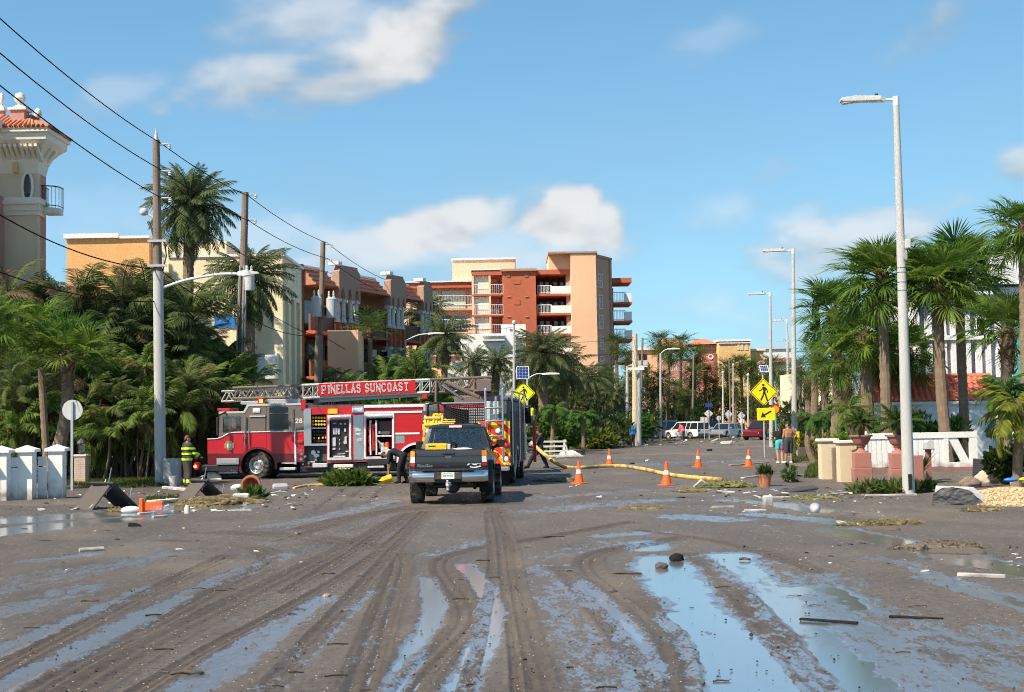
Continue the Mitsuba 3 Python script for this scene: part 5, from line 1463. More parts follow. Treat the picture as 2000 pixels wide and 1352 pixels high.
for s in(-1,1):
    fe=[(x*s,y,z)for x,y,z in[(HB-.098,.03,.62),(HB,.06,.64),(HB+.015,.1,.9),(HB,.07,1.3),(HB-.06,.03,1.36),(HB-.098,.03,1.36)]]
    f2=[(x*s,y,z)for x,y,z in[(HB-.098,1.85,.62),(HB,1.85,.64),(HB+.01,1.85,.9),(HB-.01,1.85,1.28),(HB-.06,1.85,1.34),(HB-.098,1.85,1.34)]]
    side=hull(fe+f2)
    cut=m3.Manifold.cylinder(1.2,.52,.52,36,True).rotate((0,90,0)).translate((s*HB,1.05,.5))
    c.part('bed_side',MB().man(side-cut).mesh(),'truck_dark',35)
    ring=m3.Manifold.cylinder(.12,.56,.56,36,True)-m3.Manifold.cylinder(.3,.50,.50,36,True)
    ring=ring^m3.Manifold.cube((2,2,2),True).translate((-1.0,0,0))
    c.part('wheel_flare',MB().man(ring.rotate((0,90,0)).translate((s*(HB+.045),1.05,.5))).mesh(),'black_plastic',35)
    lamp=hull([(s*x,y,z)for x,y,z in[(HB-.105,.0,.95),(HB+.0,.03,.95),(HB+.005,.16,.95),(HB-.105,.0,1.30),(HB-.01,.03,1.30),(HB-.005,.16,1.30),(HB-.105,.1,1.1)]])
    k=c.part('tail_light',MB().man(lamp).mesh(),'tail_red',30)
    for z0,z1,m_ in[(1.175,1.31,'tail_amber'),(1.03,1.17,'tail_clear')]:
        c.part('lens',MB().man(hull([(s*x,y,z)for x,y,z in[(HB-.108,-.012,z0),(HB+.002,.022,z0),(HB+.012,.15,z0),(HB-.108,-.012,z1),(HB-.006,.022,z1),(HB+.004,.15,z1)]])).mesh(),m_,30,under=k)
    # lower body and cab side, then the wheel
    c.part('lower_side',MB().man(hull([(s*x,y,z)for x,y,z in[(HB-.2,1.9,.62),(HB,1.9,.64),(HB-.01,1.9,1.25),(HB-.2,1.9,1.25),(HB-.2,4.9,.6),(HB-.04,4.9,.62),(HB-.06,4.9,1.15),(HB-.2,4.9,1.15)]])).mesh(),'truck_dark',30)
    k=c.part('mirror',MB().man(hull([(s*x,y,z)for x,y,z in[(HB+.02,3.5,1.3),(HB+.26,3.46,1.32),(HB+.27,3.46,1.46),(HB+.24,3.44,1.5),(HB+.06,3.46,1.5),(HB+.03,3.6,1.4),(HB+.22,3.6,1.36),(HB+.22,3.6,1.46)]])).tube([(s*(HB-.06),3.6,1.3),(s*(HB+.08),3.53,1.36)],.04,8).mesh(),'black_plastic',30)
    wheel(c,(s*(HB-.05),1.05,.425),.425,.30,(s,0,0),'brushed_steel',bolts=6)
    wheel(c,(s*(HB-.05),4.25,.425),.425,.30,(s,0,0),'brushed_steel',bolts=6)
    c.part('mud_guard',MB().box(s*(HB-.09)-.13,s*(HB-.09)+.13,.5,.53,.3,.62).mesh(),'black_rubber',False)
c.part('bed_floor',MB().box(-HB+.1,HB-.1,.14,1.84,.75,.82).box(-HB+.1,HB-.1,1.8,1.84,.82,1.33).mesh(),'black_plastic',False)
# cab with pillars and glass
z0,z1=1.27,1.86
lo,hi=(HB-.03),(HB-.22)
pil=MB()
for s in(-1,1):
    pil.man(hull([(s*x,y,z)for x,y,z in[(lo,1.9,z0),(lo-.14,1.88,z0),(lo,2.05,z0),(hi,2.1,z1),(hi-.10,2.08,z1),(hi,2.25,z1)]]))
    pil.man(hull([(s*x,y,z)for x,y,z in[(lo,2.9,z0),(lo-.05,2.9,z0),(lo,3.0,z0),(hi,2.9,z1),(hi-.05,2.9,z1),(hi,3.0,z1)]]))
    pil.man(hull([(s*x,y,z)for x,y,z in[(lo,3.9,z0-.05),(lo-.08,3.95,z0-.05),(lo,3.8,z0-.05),(hi,3.2,z1),(hi-.08,3.25,z1),(hi,3.1,z1)]]))
c.part('cab_pillars',pil.mesh(),'truck_dark',30)
c.part('roof',MB().man(hull([(s*x,y,z)for x,y,z in[(hi,2.07,z1-.02),(hi-.06,2.1,z1+.06),(hi,3.25,z1-.02),(hi-.06,3.15,z1+.06),(hi-.3,2.2,z1+.09),(hi-.3,3.05,z1+.09),(hi-.3,2.06,z1+.05)]for s in(-1,1)])).mesh(),'truck_dark',40)
c.part('cab_back',MB().man(hull([(s*x,y,z)for x,y,z in[(lo,1.88,.75),(lo,1.95,.75),(lo,1.88,z0+.04),(lo,1.95,z0+.04)]for s in(-1,1)])).mesh(),'truck_dark',False)
rw=[(lo-.13,1.905,z0+.04),(hi-.09,2.075,z1-.03)]
c.part('rear_glass',MB().man(hull([(s*x,y+d,z)for x,y,z in rw for s in(-1,1)for d in(0,.012)])).mesh(),'pane_glass',False)
for s in(-1,1):
    c.part('side_glass',MB().man(hull([(s*(x-d),y,z)for x,y,z in[(lo-.02,2.05,z0),(lo-.02,3.85,z0-.02),(hi-.02,2.22,z1-.01),(hi-.02,3.15,z1-.01)]for d in(0,.01)])).mesh(),'tinted_glass',False)
c.part('windscreen',MB().man(hull([(s*x,y+d,z)for x,y,z in[(lo-.1,3.92,z0-.04),(hi-.08,3.22,z1)]for s in(-1,1)for d in(0,.012)])).mesh(),'tinted_glass',False)
c.part('brake_lamp_beacon_glow',MB().box(-.16,.16,2.045,2.07,z1+.0,z1+.045,.008).mesh(),'tail_red',False,emitter={'type':'area','sampling_weight':0.0,'radiance':{'type':'rgb','value':[3.5,.25,.2]}})  # red glow added here stands in for the fire engine's flashing beacon
for x in(-.4,.4):
    k=c.part('seat',MB().box(x-.26,x+.26,2.75,2.95,.9,1.5,.06).mesh(),'black_cloth',False)
    c.part('headrest',MB().box(x-.13,x+.13,2.78,2.9,1.5,1.7,.04).mesh(),'black_cloth',False,under=k)
c.part('bonnet',MB().man(hull([(s*x,y,z)for x,y,z in[(HB-.06,3.85,1.22),(HB-.08,3.9,.7),(HB-.1,5.3,1.05),(HB-.1,5.35,.65)]for s in(-1,1)])).mesh(),'truck_dark',30)
c.part('dashboard',MB().box(-HB+.15,HB-.15,3.5,3.9,.9,1.24,.05).mesh(),'black_plastic',False)
c.part('cab_floor',MB().box(-HB+.1,HB-.1,1.96,3.9,.6,.85).mesh(),'black_plastic',False)
# bumper and what hangs under it
bp=[hull([(q*x,y0+dy,z)for x,y0 in[(.33,-.13),(.6,-.125),(HB-.06,-.09),(HB+.03,.06)]for dy,z in[(.05,.57),(.0,.61),(-.025,.66),(-.03,.71),(-.012,.77),(.03,.815),(.07,.84),(.16,.84),(.16,.57)]])for q in(-1,1)]
b=MB()
for q in bp:b.man(q)
k=c.part('bumper',b.mesh(),'chrome',30)
c.part('bumper_step',MB().box(-.33,.33,-.15,.02,.63,.80,.02).box(-.62,.62,-.13,.0,.835,.86,.01).mesh(),'truck_dark',False,under=k)
c.part('bumper_valance',MB().box(-HB+.1,HB-.1,.0,.06,.845,.89).mesh(),'black_plastic',False)
k=c.part('number_plate',MB().box(-.155,.155,-.165,-.152,.64,.80,.004).mesh(),'white_paint',False)
c.part('plate_emblem',MB().prism(Point(0,0).buffer(.022,10),.004,shiftM(0,-.1655,.72,XZ)).mesh(),'cone_orange',False,under=k)
c.part('plate_characters',MB().box(-.13,-.035,-.169,-.1655,.70,.745).box(.035,.13,-.169,-.1655,.70,.745).box(-.1,.1,-.169,-.1655,.772,.786).mesh(),'teal_paint',False,under=k)
c.part('hitch',MB().box(-.05,.05,-.22,.2,.47,.56,.01).box(-.035,.035,-.36,-.22,.47,.52,.01).cyl((0,-.31,.52),(0,-.31,.57),.02).sphere((0,-.31,.595),.03,2).box(-.03,.03,-.25,-.21,.38,.56).mesh(),'light_grey',30)
c.part('axle',MB().tube([(-.75,1.05,.43),(.75,1.05,.43)],.06,10).sphere((.0,1.02,.41),.17,2,(1.1,.8,1)).box(-.6,.6,.1,1.6,.55,.72).box(-.5,-.42,.3,4.8,.48,.62).box(.42,.5,.3,4.8,.48,.62).mesh(),'dark_grey',30)
for x in(-.55,.55):c.part('leaf_spring',MB().tube(catmull([(x,.3,.5),(x,1.05,.36),(x,1.8,.5)],6),.035,6).mesh(),'dark_grey',True)
c.part('exhaust',MB().tube([(.62,2.5,.5),(.62,.35,.5),(.7,.12,.48)],.035,10,False).mesh(),'steel',True)
k=Thing('yellow_box','yellow plastic box lying in the pickup bed against the rear window','box',M)
k.part('case',MB().box(-.63,-.1,.75,1.15,.83,1.47,.02).mesh(),'yellow_paint',False)
k.part('lid_lettering',MB().box(-.55,-.38,.742,.75,1.4,1.425).mesh(),'truck_dark',False)
k=Thing('roped_gear','black and white coiled gear beside the yellow box in the pickup bed','gear',M)
k.part('strap_coil',MB().tube([(.05+.09*math.cos(q),.8,1.41+.09*math.sin(q))for q in np.linspace(0,6.28,16)],.02,6).tube([(.05+.06*math.cos(q),.78,1.4+.06*math.sin(q))for q in np.linspace(0,6.28,14)],.02,6).mesh(),'black_rubber',True)
k.part('handle_block',MB().box(-.09,.0,.76,.9,.83,1.46,.02).box(.0,.06,.8,.9,.83,1.4,.02).mesh(),'white_rough',False)
k=one('white_sheet','crumpled pale sheet hanging over the right of the pickup tailgate','sheet',MB().sphere((.33,.2,1.34),.22,3,(1.1,.6,.16)).sphere((.2,.25,1.33),.15,2,(1.2,.6,.2)).mesh(),'white_rough',True,M)

# ---------------------------------------------------------------- lamps, poles, wires and signs
def street_lamp(pxb,pxt,pyt,pxh,Y,label,r0=.155,r1=.075,detail=False,group='street lamps with flat white heads along the right kerb',z=0.0):
    t=Thing('street_lamp',label,'street lamp',None,group)
    b0=foot(pxb,Y);top=V(pxt,pyt,Y)
    t.part('pole',MB().tube([b0-[0,0,.1],b0*.5+top*.5,top],[r0,(r0+r1)/2,r1],16).mesh(),'pole_concrete',35)
    t.part('collar',MB().tube([top-[0,0,.12],top+[0,0,.12]],r1*1.1,12).mesh(),'white_paint',35)
    L=(pxt-pxh)/pxm(Y)
    M=shiftM(*(top+[0,0,.04]))
    t.part('arm',MB().tube([(0,0,0),(-.32*L*.8,0,0)],.035,8).mesh(),'white_paint',True,M=M)
    hd=hull([(-x*L,s*y,z)for x,y,z in[(.2,.05,-.05),(.2,.05,.05),(.3,.13,.09),(.3,.13,-.02),(.75,.16,.09),(.98,.15,.05),(1,.14,.0),(.97,.14,-.04),(.8,.14,-.01),(.45,.14,.02)]for s in(-1,1)])
    k=t.part('lamp_head',MB().man(hd).mesh(),'white_paint',25,M=M)
    t.part('lens',MB().man(hull([(-x*L,s*y,z)for x,y,z in[(.97,.12,-.045),(.72,.12,-.015),(.96,.12,-.09),(.75,.12,-.05)]for s in(-1,1)])).mesh(),'light_grey',False,under=k,M=M)
    t.part('photocell',MB().cyl((-.35*L,0,.09),(-.35*L,0,.16),.04,None,10).mesh(),'black_plastic',30,under=k,M=M)
    if detail:
        d=(b0-top)
        at=lambda py:top+d*((py-pyt)/(962-pyt))
        for py in(524,533,552,568):t.part('steel_band',MB().tube([at(py),at(py+1.4)],r1+(r0-r1)*(py-pyt)/770+.006,16).mesh(),'dark_grey',30)
        p=at(480);t.part('meter_box',MB().box(p[0]+.08,p[0]+.2,p[1]-.2,p[1]-.05,p[2]-.1,p[2]+.12,.01).mesh(),'light_grey',False)
        p=at(490);t.part('stain_plate',MB().box(p[0]+.02,p[0]+.12,p[1]-.125,p[1]-.09,p[2]-.25,p[2]-.02).mesh(),'grey_paint',False)
        p=at(938);t.part('hand_hole',MB().box(p[0]-.045,p[0]+.045,p[1]-.165,p[1]-.1,p[2]-.18,p[2]+.2).mesh(),'dark_cavity',False)
    return t
street_lamp(1775,1750,198,1640,34.5,'nearest tall street lamp, its pole banded with steel straps',detail=True)
street_lamp(1552,1549,491,1490,68.6,'second street lamp, beside the standing couple')
street_lamp(1507,1504,575,1462,88.5,'third street lamp, behind the right pedestrian sign')
street_lamp(1541,1537,627,1507,116,'fourth street lamp, behind the second one')
street_lamp(1541,1540,666,1516,147,'farthest street lamp of the right row')
def far_lamp(px,pyt,Y,armpx,label,r=.09,kind='arm',armdy=-10):
    t=Thing('far_street_lamp',label,'street lamp')
    b0,top=foot(px,Y),V(px,pyt,Y)
    t.part('pole',MB().tube([b0-[0,0,.1],top],[r*1.4,r],10).mesh(),'pole_concrete',35)
    if kind=='globe':
        t.part('lamp_head',MB().lathe([(.05,0),(.12,.03),(.14,.14),(.09,.24),(.02,.28)],top,14).mesh(),'light_grey',30)
    else:
        e=V(armpx,pyt+armdy,Y)
        c=catmull([top-[0,0,.05],top*.5+e*.5+[0,0,.12],e],6)
        t.part('arm',MB().tube(c,.04,6).mesh(),'white_paint',True)
        s=np.sign(armpx-px)
        t.part('lamp_head',MB().man(hull([(e[0]+s*x,Y+q*y,e[2]+z)for x,y,z in[(-.3,.05,-.05),(-.3,.05,.06),(.2,.16,.1),(.2,.16,-.02),(.75,.1,.06),(.78,.1,-.02)]for q in(-1,1)])).mesh(),'white_paint',25)
far_lamp(1004,634,88,0,'grey mast with a small lamp on top left of the solar sign',.075,'globe')
far_lamp(1030,738,84,1068,'curved lamp arm with a white head right of the solar panel',.06,armdy=-7)
far_lamp(792,664,90,845,'lamp with a long white arm above the brown truck ladder end',.06,armdy=-12)
far_lamp(1225,715,105,1245,'slim white lamp post left of the utility poles',.1,'arm',2)
far_lamp(1412,730,135,1400,'far lamp post in front of the ochre building',.08,'globe')
far_lamp(1290,690,118,1310,'lamp post among the wind-bent palms',.08,'arm',-8)
far_lamp(1432,715,150,1444,'thin lamp post behind the diamond signs',.07,'globe')
far_lamp(1461,735,128,1450,'thin mast left of the right pedestrian sign',.07,'globe')
def utility_pole(pxb,pxt,pyt,Y,label,r=.13,split=None,mat='pole_wood',ins=(),cone=False):
    t=Thing('utility_pole',label,'utility pole')
    b0,top=foot(pxb,Y),V(pxt,pyt,Y)
    if split:
        m=b0+(top-b0)*split
        t.part('lower_pole',MB().tube([b0-[0,0,.1],m],[r*1.25,r*1.12],14).mesh(),'pole_concrete',35)
        t.part('upper_pole',MB().tube([m-[0,0,.6],top],[r*1.05,r*.8],12).mesh(),mat,35)
    else:
        t.part('pole',MB().tube([b0-[0,0,.1],top],[r*1.25,r*.9],12).mesh(),mat,35)
    if cone:t.part('cap',MB().lathe([(.09,0),(.07,.12),(.02,.42),(.0,.44)],top,10).mesh(),'galvanised',30)
    for py in ins:
        q=V(pxt+(pxb-pxt)*(py-pyt)/(900-pyt),py,Y)
        k=t.part('bracket',MB().tube([q,q+[.42,0,.02]],.035,6).mesh(),'galvanised',True)
        t.part('insulator',MB().lathe([(.02,-.16),(.07,-.14),(.045,-.1),(.075,-.07),(.045,-.03),(.06,0),(.02,.03)],q+[.46,0,.0],10).mesh(),'light_grey',30,under=k)
    return t,b0,top
def can(t,px,py0,py1,Y,w,label=None,dy=-.3):
    a,b_=V(px,py1,Y)+[0,dy,0],V(px,py0,Y)+[0,dy,0]
    r=w/2/pxm(Y)
    k=t.part('transformer',MB().lathe([(.01,0),(r*.95,0),(r,.05),(r,b_[2]-a[2]-.06),(r*1.05,b_[2]-a[2]-.05),(r*1.05,b_[2]-a[2]),(r*.7,b_[2]-a[2]+.08),(.01,b_[2]-a[2]+.1)],a,20).mesh(),'light_grey',30)
    for s in(-.5,.4):
        t.part('bushing',MB().lathe([(.05,0),(.07,.08),(.04,.12),(.07,.18),(.04,.24),(.06,.3),(.01,.4)],b_+[r*s,0,.05],8).mesh(),'white_rough',30,under=k)
    t.part('mounting',MB().box(a[0]-.06,a[0]+.06,a[1]+r*.9,a[1]+r+.25,a[2]+.2,b_[2]-.2).mesh(),'galvanised',False,under=k)
t,_,_=utility_pole(314,305,274,48,'first utility pole, grey below and brown wood above, carrying a street light arm',.155,.615,ins=(283,335,388),cone=True)
m=V(318,562,48);h=V(470,535,48)
k=t.part('light_arm',MB().tube(catmull([m,m*.7+h*.3+[0,0,.12],m*.3+h*.7+[0,0,.12],h],6),.05,8).mesh(),'white_paint',True)
t.part('lamp_head',MB().man(hull([(h[0]+x,48+s*y,h[2]+z)for x,y,z in[(-.1,.05,-.06),(-.1,.05,.08),(.2,.16,.12),(.2,.16,-.03),(.62,.08,.05),(.64,.08,.0),(.15,.15,-.08)]for s in(-1,1)])).mesh(),'white_paint',25,under=k)
for py in(472,520):q=V(308,py,48);t.part('cross_strap',MB().box(q[0]-.3,q[0]+.35,47.78,47.86,q[2]-.04,q[2]+.04).mesh(),'galvanised',False)
q=V(281,414,48);t.part('camera',MB().sphere(q,.14,2).tube([q,q+[.5,0,-.3]],.04,6).mesh(),'white_rough',True)
q=V(292,455,48);t.part('cable_box',MB().tube([q+[-.05,0,.4],q+[.1,0,.1],q+[.25,0,-.5]],.05,6).mesh(),'dark_grey',True)
b=MB().tube([V(321,470,48),V(325,500,48),V(316,535,48)],.025,6)
t.part('riser_cable',b.mesh(),'black_plastic',True)
t,_,_=utility_pole(466,479,376,59,'second utility pole, brown wood with one grey transformer',.16,ins=(381,430))
can(t,490,540,569,59,19)
for d in(-.12,.1,.2):t.part('conduit',MB().tube([V(468,760,59)+[d,-.25,0],V(472,620,59)+[d,-.25,0],V(475,520,59)+[d*.8,-.22,0]],.035,6).mesh(),'grey_paint',True)
t,_,_=utility_pole(618,631,472,75.4,'third utility pole, brown wood with two grey transformers',.15,ins=(478,506,532))
can(t,620,583,620,75.4,20);can(t,649,585,622,75.4,20)
q=V(634,600,75.4);t.part('cross_arm',MB().box(q[0]-.6,q[0]+.8,75.0,75.1,q[2]-.06,q[2]+.06).mesh(),'pole_wood',False)
t,_,_=utility_pole(617,620,655,73,'short weathered post in front of the third utility pole',.14)
t,_,_=utility_pole(756,761,548,96,'fourth utility pole with white insulators above the palms',.13,ins=(556,580,600))
t,_,_=utility_pole(800,803,582,104,'fifth utility pole beside the first far date palm',.12,ins=(590,606,620))
t,_,_=utility_pole(1241,1240,652,100,'thick beige concrete utility pole at the far kerb',.2,mat='tan_stucco')
t,_,_=utility_pole(1248,1248,718,99,'grey steel pole touching the beige concrete pole',.14,mat='galvanised')
q=V(1243,721,98);t.part('cross_bar',MB().box(q[0]-.6,q[0]+.6,98.5,98.65,q[2]-.06,q[2]+.14).mesh(),'white_paint',False)
t,_,_=utility_pole(1250,1255,660,112,'thin dark utility pole right of the beige concrete pole',.09)
t,_,_=utility_pole(1352,1355,690,140,'far wooden pole before the red wall',.1)
t,_,_=utility_pole(1427,1424,700,145,'far wooden pole among the palms before the ochre building',.08)
def cable(label,pts,r=.02,n=14,sag=0.0):
    b=MB()
    P=[]
    for(a,c)in zip(pts[:-1],pts[1:]):
        a,c=np.asarray(a),np.asarray(c)
        for f in np.linspace(0,1,n,endpoint=False):P.append(a+(c-a)*f-np.array([0,0,sag*4*f*(1-f)*np.linalg.norm(c-a)/20]))
    P.append(np.asarray(pts[-1]))
    one('power_line',label,'cable',b.tube(P,r,5).mesh(),'black_rubber',True,group='overhead lines along the left side')
cable('topmost overhead line entering at the upper left',[V(-160,-112,26),V(313,279,48),V(487,384,59),V(640,475,75.4),V(768,552,96),V(811,588,104)],.017,sag=.25)
cable('second overhead line below the topmost one',[V(-170,-45,26),V(313,331,48),V(487,432,59),V(640,505,75.4),V(768,578,96)],.017,sag=.25)
cable('third overhead line at the upper left',[V(-170,28,26),V(313,386,48),V(480,500,59),V(640,530,75.4)],.017,sag=.2)
cable('sagging telephone line left of the first utility pole',[V(-30,402,40),V(307,526,48)],.022,sag=.9)
cable('lowest line crossing the left thicket',[V(-30,520,40),V(306,589,48)],.02,sag=.7)
cable('line from the first pole along the cream hotel',[V(313,527,48),V(470,610,59),V(618,655,73)],.017,sag=.5)
cable('line from the transformer pole down to the short post',[V(478,572,59),V(560,632,66),V(622,655,73)],.017,sag=.3)
cable('line from the short post towards the ladder truck',[V(622,650,73),V(690,690,84)],.018,sag=.1)
cable('line between the fourth and fifth poles',[V(640,600,75.4),V(760,640,96),V(1004,640,88)],.014,sag=.3)
for i,(a,c)in enumerate([(668,658),(692,686),(712,706)]):
    cable(['upper','middle','lower'][i]+' thin line crossing the peach tower',[V(1004,a-8,88),V(1240,c,100)],.014,sag=.45)
# --- signs
def diamond_sign(px,py,rpx,Y,plaque,solar,label,mat):
    t=Thing('pedestrian_sign',label,'road sign')
    c=V(px,py,Y);R=rpx/pxm(Y);b0=foot(px+(3 if px>1200 else 2),Y)
    s=V(*solar[:2],Y);s2=V(*solar[2:],Y)
    t.part('post',MB().tube([b0-[0,0,.1],(b0[0],Y,c[2]+R+.3)],.045,8).mesh(),'galvanised',True)
    M=shiftM(c[0],Y-.06,c[2],XZ)
    sq=Polygon([(0,R),(R,0),(0,-R),(-R,0)]).buffer(-.06).buffer(.06)
    k=t.part('sign_plate',MB().prism(sq,.015,M).mesh(),mat,False)
    t.part('sign_border',MB().prism(sq.buffer(-.025).difference(sq.buffer(-.055)),.006,M@place(0,0,.016)).mesh(),'dark_cavity',False,under=k)
    u=R/1.0
    fig=unary_union([Point(-.02*u,.5*u).buffer(.085*u,10),Polygon([(-.08,.36),(.08,.38),(.2,.3),(.12,.02),(-.02,-.02),(-.04,.2)]),
 LineString([(-.02,.32),(-.14,.16),(-.3,.1)]).buffer(.04),LineString([(.14,.3),(.24,.14),(.27,-.02)]).buffer(.04),
 LineString([(.02,.02),(-.05,-.25),(-.2,-.56)]).buffer(.055),LineString([(.07,.02),(.14,-.25),(.24,-.6)]).buffer(.055)])
    from shapely import affinity
    fig=unary_union([affinity.scale(g,u if i else 1,u if i else 1,origin=(0,0))for i,g in enumerate([Point(-.02*u,.5*u).buffer(.085*u,10),fig.difference(Point(-.02*u,.5*u).buffer(.0))])])
    t.part('walking_figure',MB().prism(fig,.008,M@place(0,0,.016)).mesh(),'dark_cavity',False,under=k)
    x0,x1,z0,z1=rect(*plaque,Y)
    pq=Polygon([(x0,z0),(x1,z0),(x1,z1),(x0,z1)]).buffer(-.04).buffer(.04)
    k=t.part('arrow_plate',MB().prism(pq,.015,shiftM(0,Y-.06,0,XZ)).mesh(),mat,False)
    cx_,cz_=(x0+x1)/2,(z0+z1)/2
    w=(x1-x0)*.3
    arw=unary_union([LineString([(cx_+w,cz_+w*.55),(cx_-w*.6,cz_-w*.35)]).buffer(w*.14,cap_style=2),Polygon([(cx_-w,cz_-w*.6),(cx_+w*.02,cz_-w*.62),(cx_-w*.6,cz_+w*.4)])])
    t.part('arrow',MB().prism(arw,.008,shiftM(0,Y-.077,0,XZ)).mesh(),'dark_cavity',False,under=k)
    t.part('flasher_bar',MB().box(cx_-w*1.2,cx_+w*1.2,Y-.1,Y+.05,z1+.05,z1+.14).mesh(),'black_plastic',False)
    xa,xb=s[0],s2[0]
    k=t.part('solar_panel',MB().quad((xa,Y-.25,s2[2]),(xb,Y-.25,s2[2]),(xb,Y+.1,s[2]),(xa,Y+.1,s[2])).mesh(),'solar_cell',False)
    b=MB()
    P=[np.array(q)for q in[(xa,Y-.26,s2[2]),(xb,Y-.26,s2[2]),(xb,Y+.09,s[2]),(xa,Y+.09,s[2])]]
    for i in range(4):b.tube([P[i],P[(i+1)%4]],.022,4)
    t.part('panel_frame',b.mesh(),'white_paint',False,under=k)
    b=MB()
    for i in range(1,4):b.tube([P[0]+(P[1]-P[0])*i/4,P[3]+(P[2]-P[3])*i/4],.006,4);b.tube([P[0]+(P[3]-P[0])*i/4,P[1]+(P[2]-P[1])*i/4],.006,4)
    t.part('cell_grid',b.mesh(),'light_grey',False,under=k)
diamond_sign(1491,766,27.5,67,(1475,797,1510,821),(1484,714,1500,727),'amber yellow pedestrian crossing sign with an arrow plate, near the standing couple','sign_amber')
diamond_sign(1023,768,22.5,75,(1012,797,1040,812),(1009,717,1033,740),'lime yellow pedestrian crossing sign under a solar panel behind the fire engine','sign_yellow')
def sign_back(px,py,r,Y,label,shape='round',mat='galvanised',post='galvanised',front=None,name='road_sign'):
    t=Thing(name,label,'road sign')
    c,R=V(px,py,Y),r/pxm(Y)
    b0=foot(px,Y)
    t.part('post',MB().box(c[0]-.035,c[0]+.035,Y-.05,Y+.02,-.1,c[2]+R*.8).mesh(),post,False)
    g={'round':Point(0,0).buffer(R,24),'diamond':Polygon([(0,R),(R,0),(0,-R),(-R,0)]),'rect':Polygon([(-R,-R*1.2),(R,-R*1.2),(R,R*1.2),(-R,R*1.2)]).buffer(-.03).buffer(.03),'wide':Polygon([(-R,-R*.7),(R,-R*.7),(R,R*.7),(-R,R*.7)])}[shape]
    k=t.part('sign_plate',MB().prism(g,.02,shiftM(c[0],Y+.04,c[2],XZ)).mesh(),mat,False)
    return t,c,R
sign_back(141,801,20,44,'round sign seen from behind, on a grey post by the left thicket',mat='light_grey')
t,c,R=sign_back(1514,800,9.5,74,'small round orange sign with a red scalloped rim behind the pedestrian sign',mat='tail_red',post='teal_paint')
t.part('sign_face',MB().prism(Point(0,0).buffer(R*.75,16),.02,shiftM(c[0],73.95,c[2],XZ)).mesh(),'tail_amber',False)
for px,py,r,Y,sh,lab,m in[(1171,818,8,98,'wide','white rectangular sign at the far left kerb','white_paint'),(1183,820,5.5,99,'round','pale round sign beside the white rectangular one','light_grey'),(1196,818,6.5,97,'rect','white upright sign with a dark emblem at the far left kerb','white_paint'),
 (1384,808,9,122,'diamond','leftmost grey diamond sign behind the cars','light_grey'),(1423,809,8,124,'diamond','middle grey diamond sign behind the cars','light_grey'),(1448,812,8,123,'diamond','rightmost grey diamond sign behind the cars','light_grey'),
 (1375,820,7,121,'wide','pale rectangular sign left of the diamond signs','light_grey'),(1404,817,4.5,126,'round','small pale round sign between the diamond signs','light_grey'),(1449,823,5,122,'round','white round sign under the rightmost diamond','white_paint')]:
    t,c,R=sign_back(px,py,r,Y,lab,sh,m)
    if 'emblem' in lab:t.part('emblem',MB().prism(Point(0,0).buffer(R*.5,12),.02,shiftM(c[0],Y-.06,c[2]+.05,XZ)).mesh(),'dark_grey',False);t.part('sign_face',MB().prism(Polygon([(-R,-R*1.2),(R,-R*1.2),(R,R*1.2),(-R,R*1.2)]),.02,shiftM(c[0],Y-.035,c[2],XZ)).mesh(),'white_paint',False)
t=Thing('solar_lamp','small dark solar panel on a mast above the leftmost diamond sign','solar panel')
a=V(1384,792,122);t.part('mast',MB().tube([(a[0],122.1,0),(a[0],122.1,a[2])],.04,6).mesh(),'galvanised',True)
t.part('panel',MB().quad(*[np.array(a)+q for q in([-.3,-.2,-.15],[.3,-.2,-.15],[.3,.2,.2],[-.3,.2,.2])]).mesh(),'solar_cell',False)
# --- cones, one kind
cone_m=as_ply(MB().lathe([(.155,.03),(.06,.5),(.034,.7),(.0,.71)],(0,0,0),24).mesh(),40)
base_m=as_ply(MB().man(rbox(.38,.38,.045,.012).translate((0,0,.0225))).mesh())
ring=lambda z0,z1:as_ply(MB().lathe([(.155-(z-.03)*.2075+.004,z)for z in(z0,z1)],(0,0,0),24).mesh(),40)
band1,band2=ring(.33,.45),ring(.52,.58)
for px,py,lab,tilt in[(1131,946,'orange traffic cone nearest the pickup, in front of the yellow hose',0),(1302,949,'orange traffic cone in front of the hose, second from the pickup',1),(1191,911,'orange traffic cone tilting behind the yellow hose',-3),(1364,913,'orange traffic cone beyond the hose, in the middle of the road',0),(1462,913,'orange traffic cone closest to the potted plant',2)]:
    g=G(px,py)
    t=Thing('traffic_cone',lab,'traffic cone',place(g[0],g[1],.005,px%60,0,tilt),'orange traffic cones along the hose')
    t.part('cone_body',cone_m,'cone_orange');t.part('base',base_m,'cone_orange')
    t.part('reflective_band',band1,'reflective_white');t.part('reflective_band',band2,'reflective_white')
# --- the yellow hose
pts=[V(1041,868,57.2)]+[V(1060,885,56.2)]+[V(1082,902,55.2)]+[G(px,py)+[0,0,.07]for px,py in[(1106,916),(1135,917),(1185,914),(1215,914),(1260,921),(1300,930),(1350,937),(1410,942)]]
t=Thing('fire_hose','thick muddy yellow hose snaking across the road past the cones','hose')
def hose_fn(p,n,uv):
    return mix((.60,.39,.11),(.13,.1,.065),smoothstep(.47,.66,fbm(p.x*2.2,p.y*2.2,p.z*3,4))*.8)
paint('hose_muddy',proc(hose_fn),.65)
t.part('hose',MB().tube(catmull(pts,8),.075,12).mesh(),'hose_muddy',True)
q=pts[0];t.part('coupling',MB().tube([q+[-.12,.02,.08],q+[.05,0,-.05]],.1,12).mesh(),'light_grey',30)
t=Thing('flat_hose','flat yellow hose lying in the mud before the ladder truck','hose')
t.part('hose',MB().tube(catmull([G(px,py)+[0,0,.03]for px,py in[(575,956),(600,951),(640,949),(690,947),(735,945)]],6),.055,8).mesh(),'hose_muddy',True)
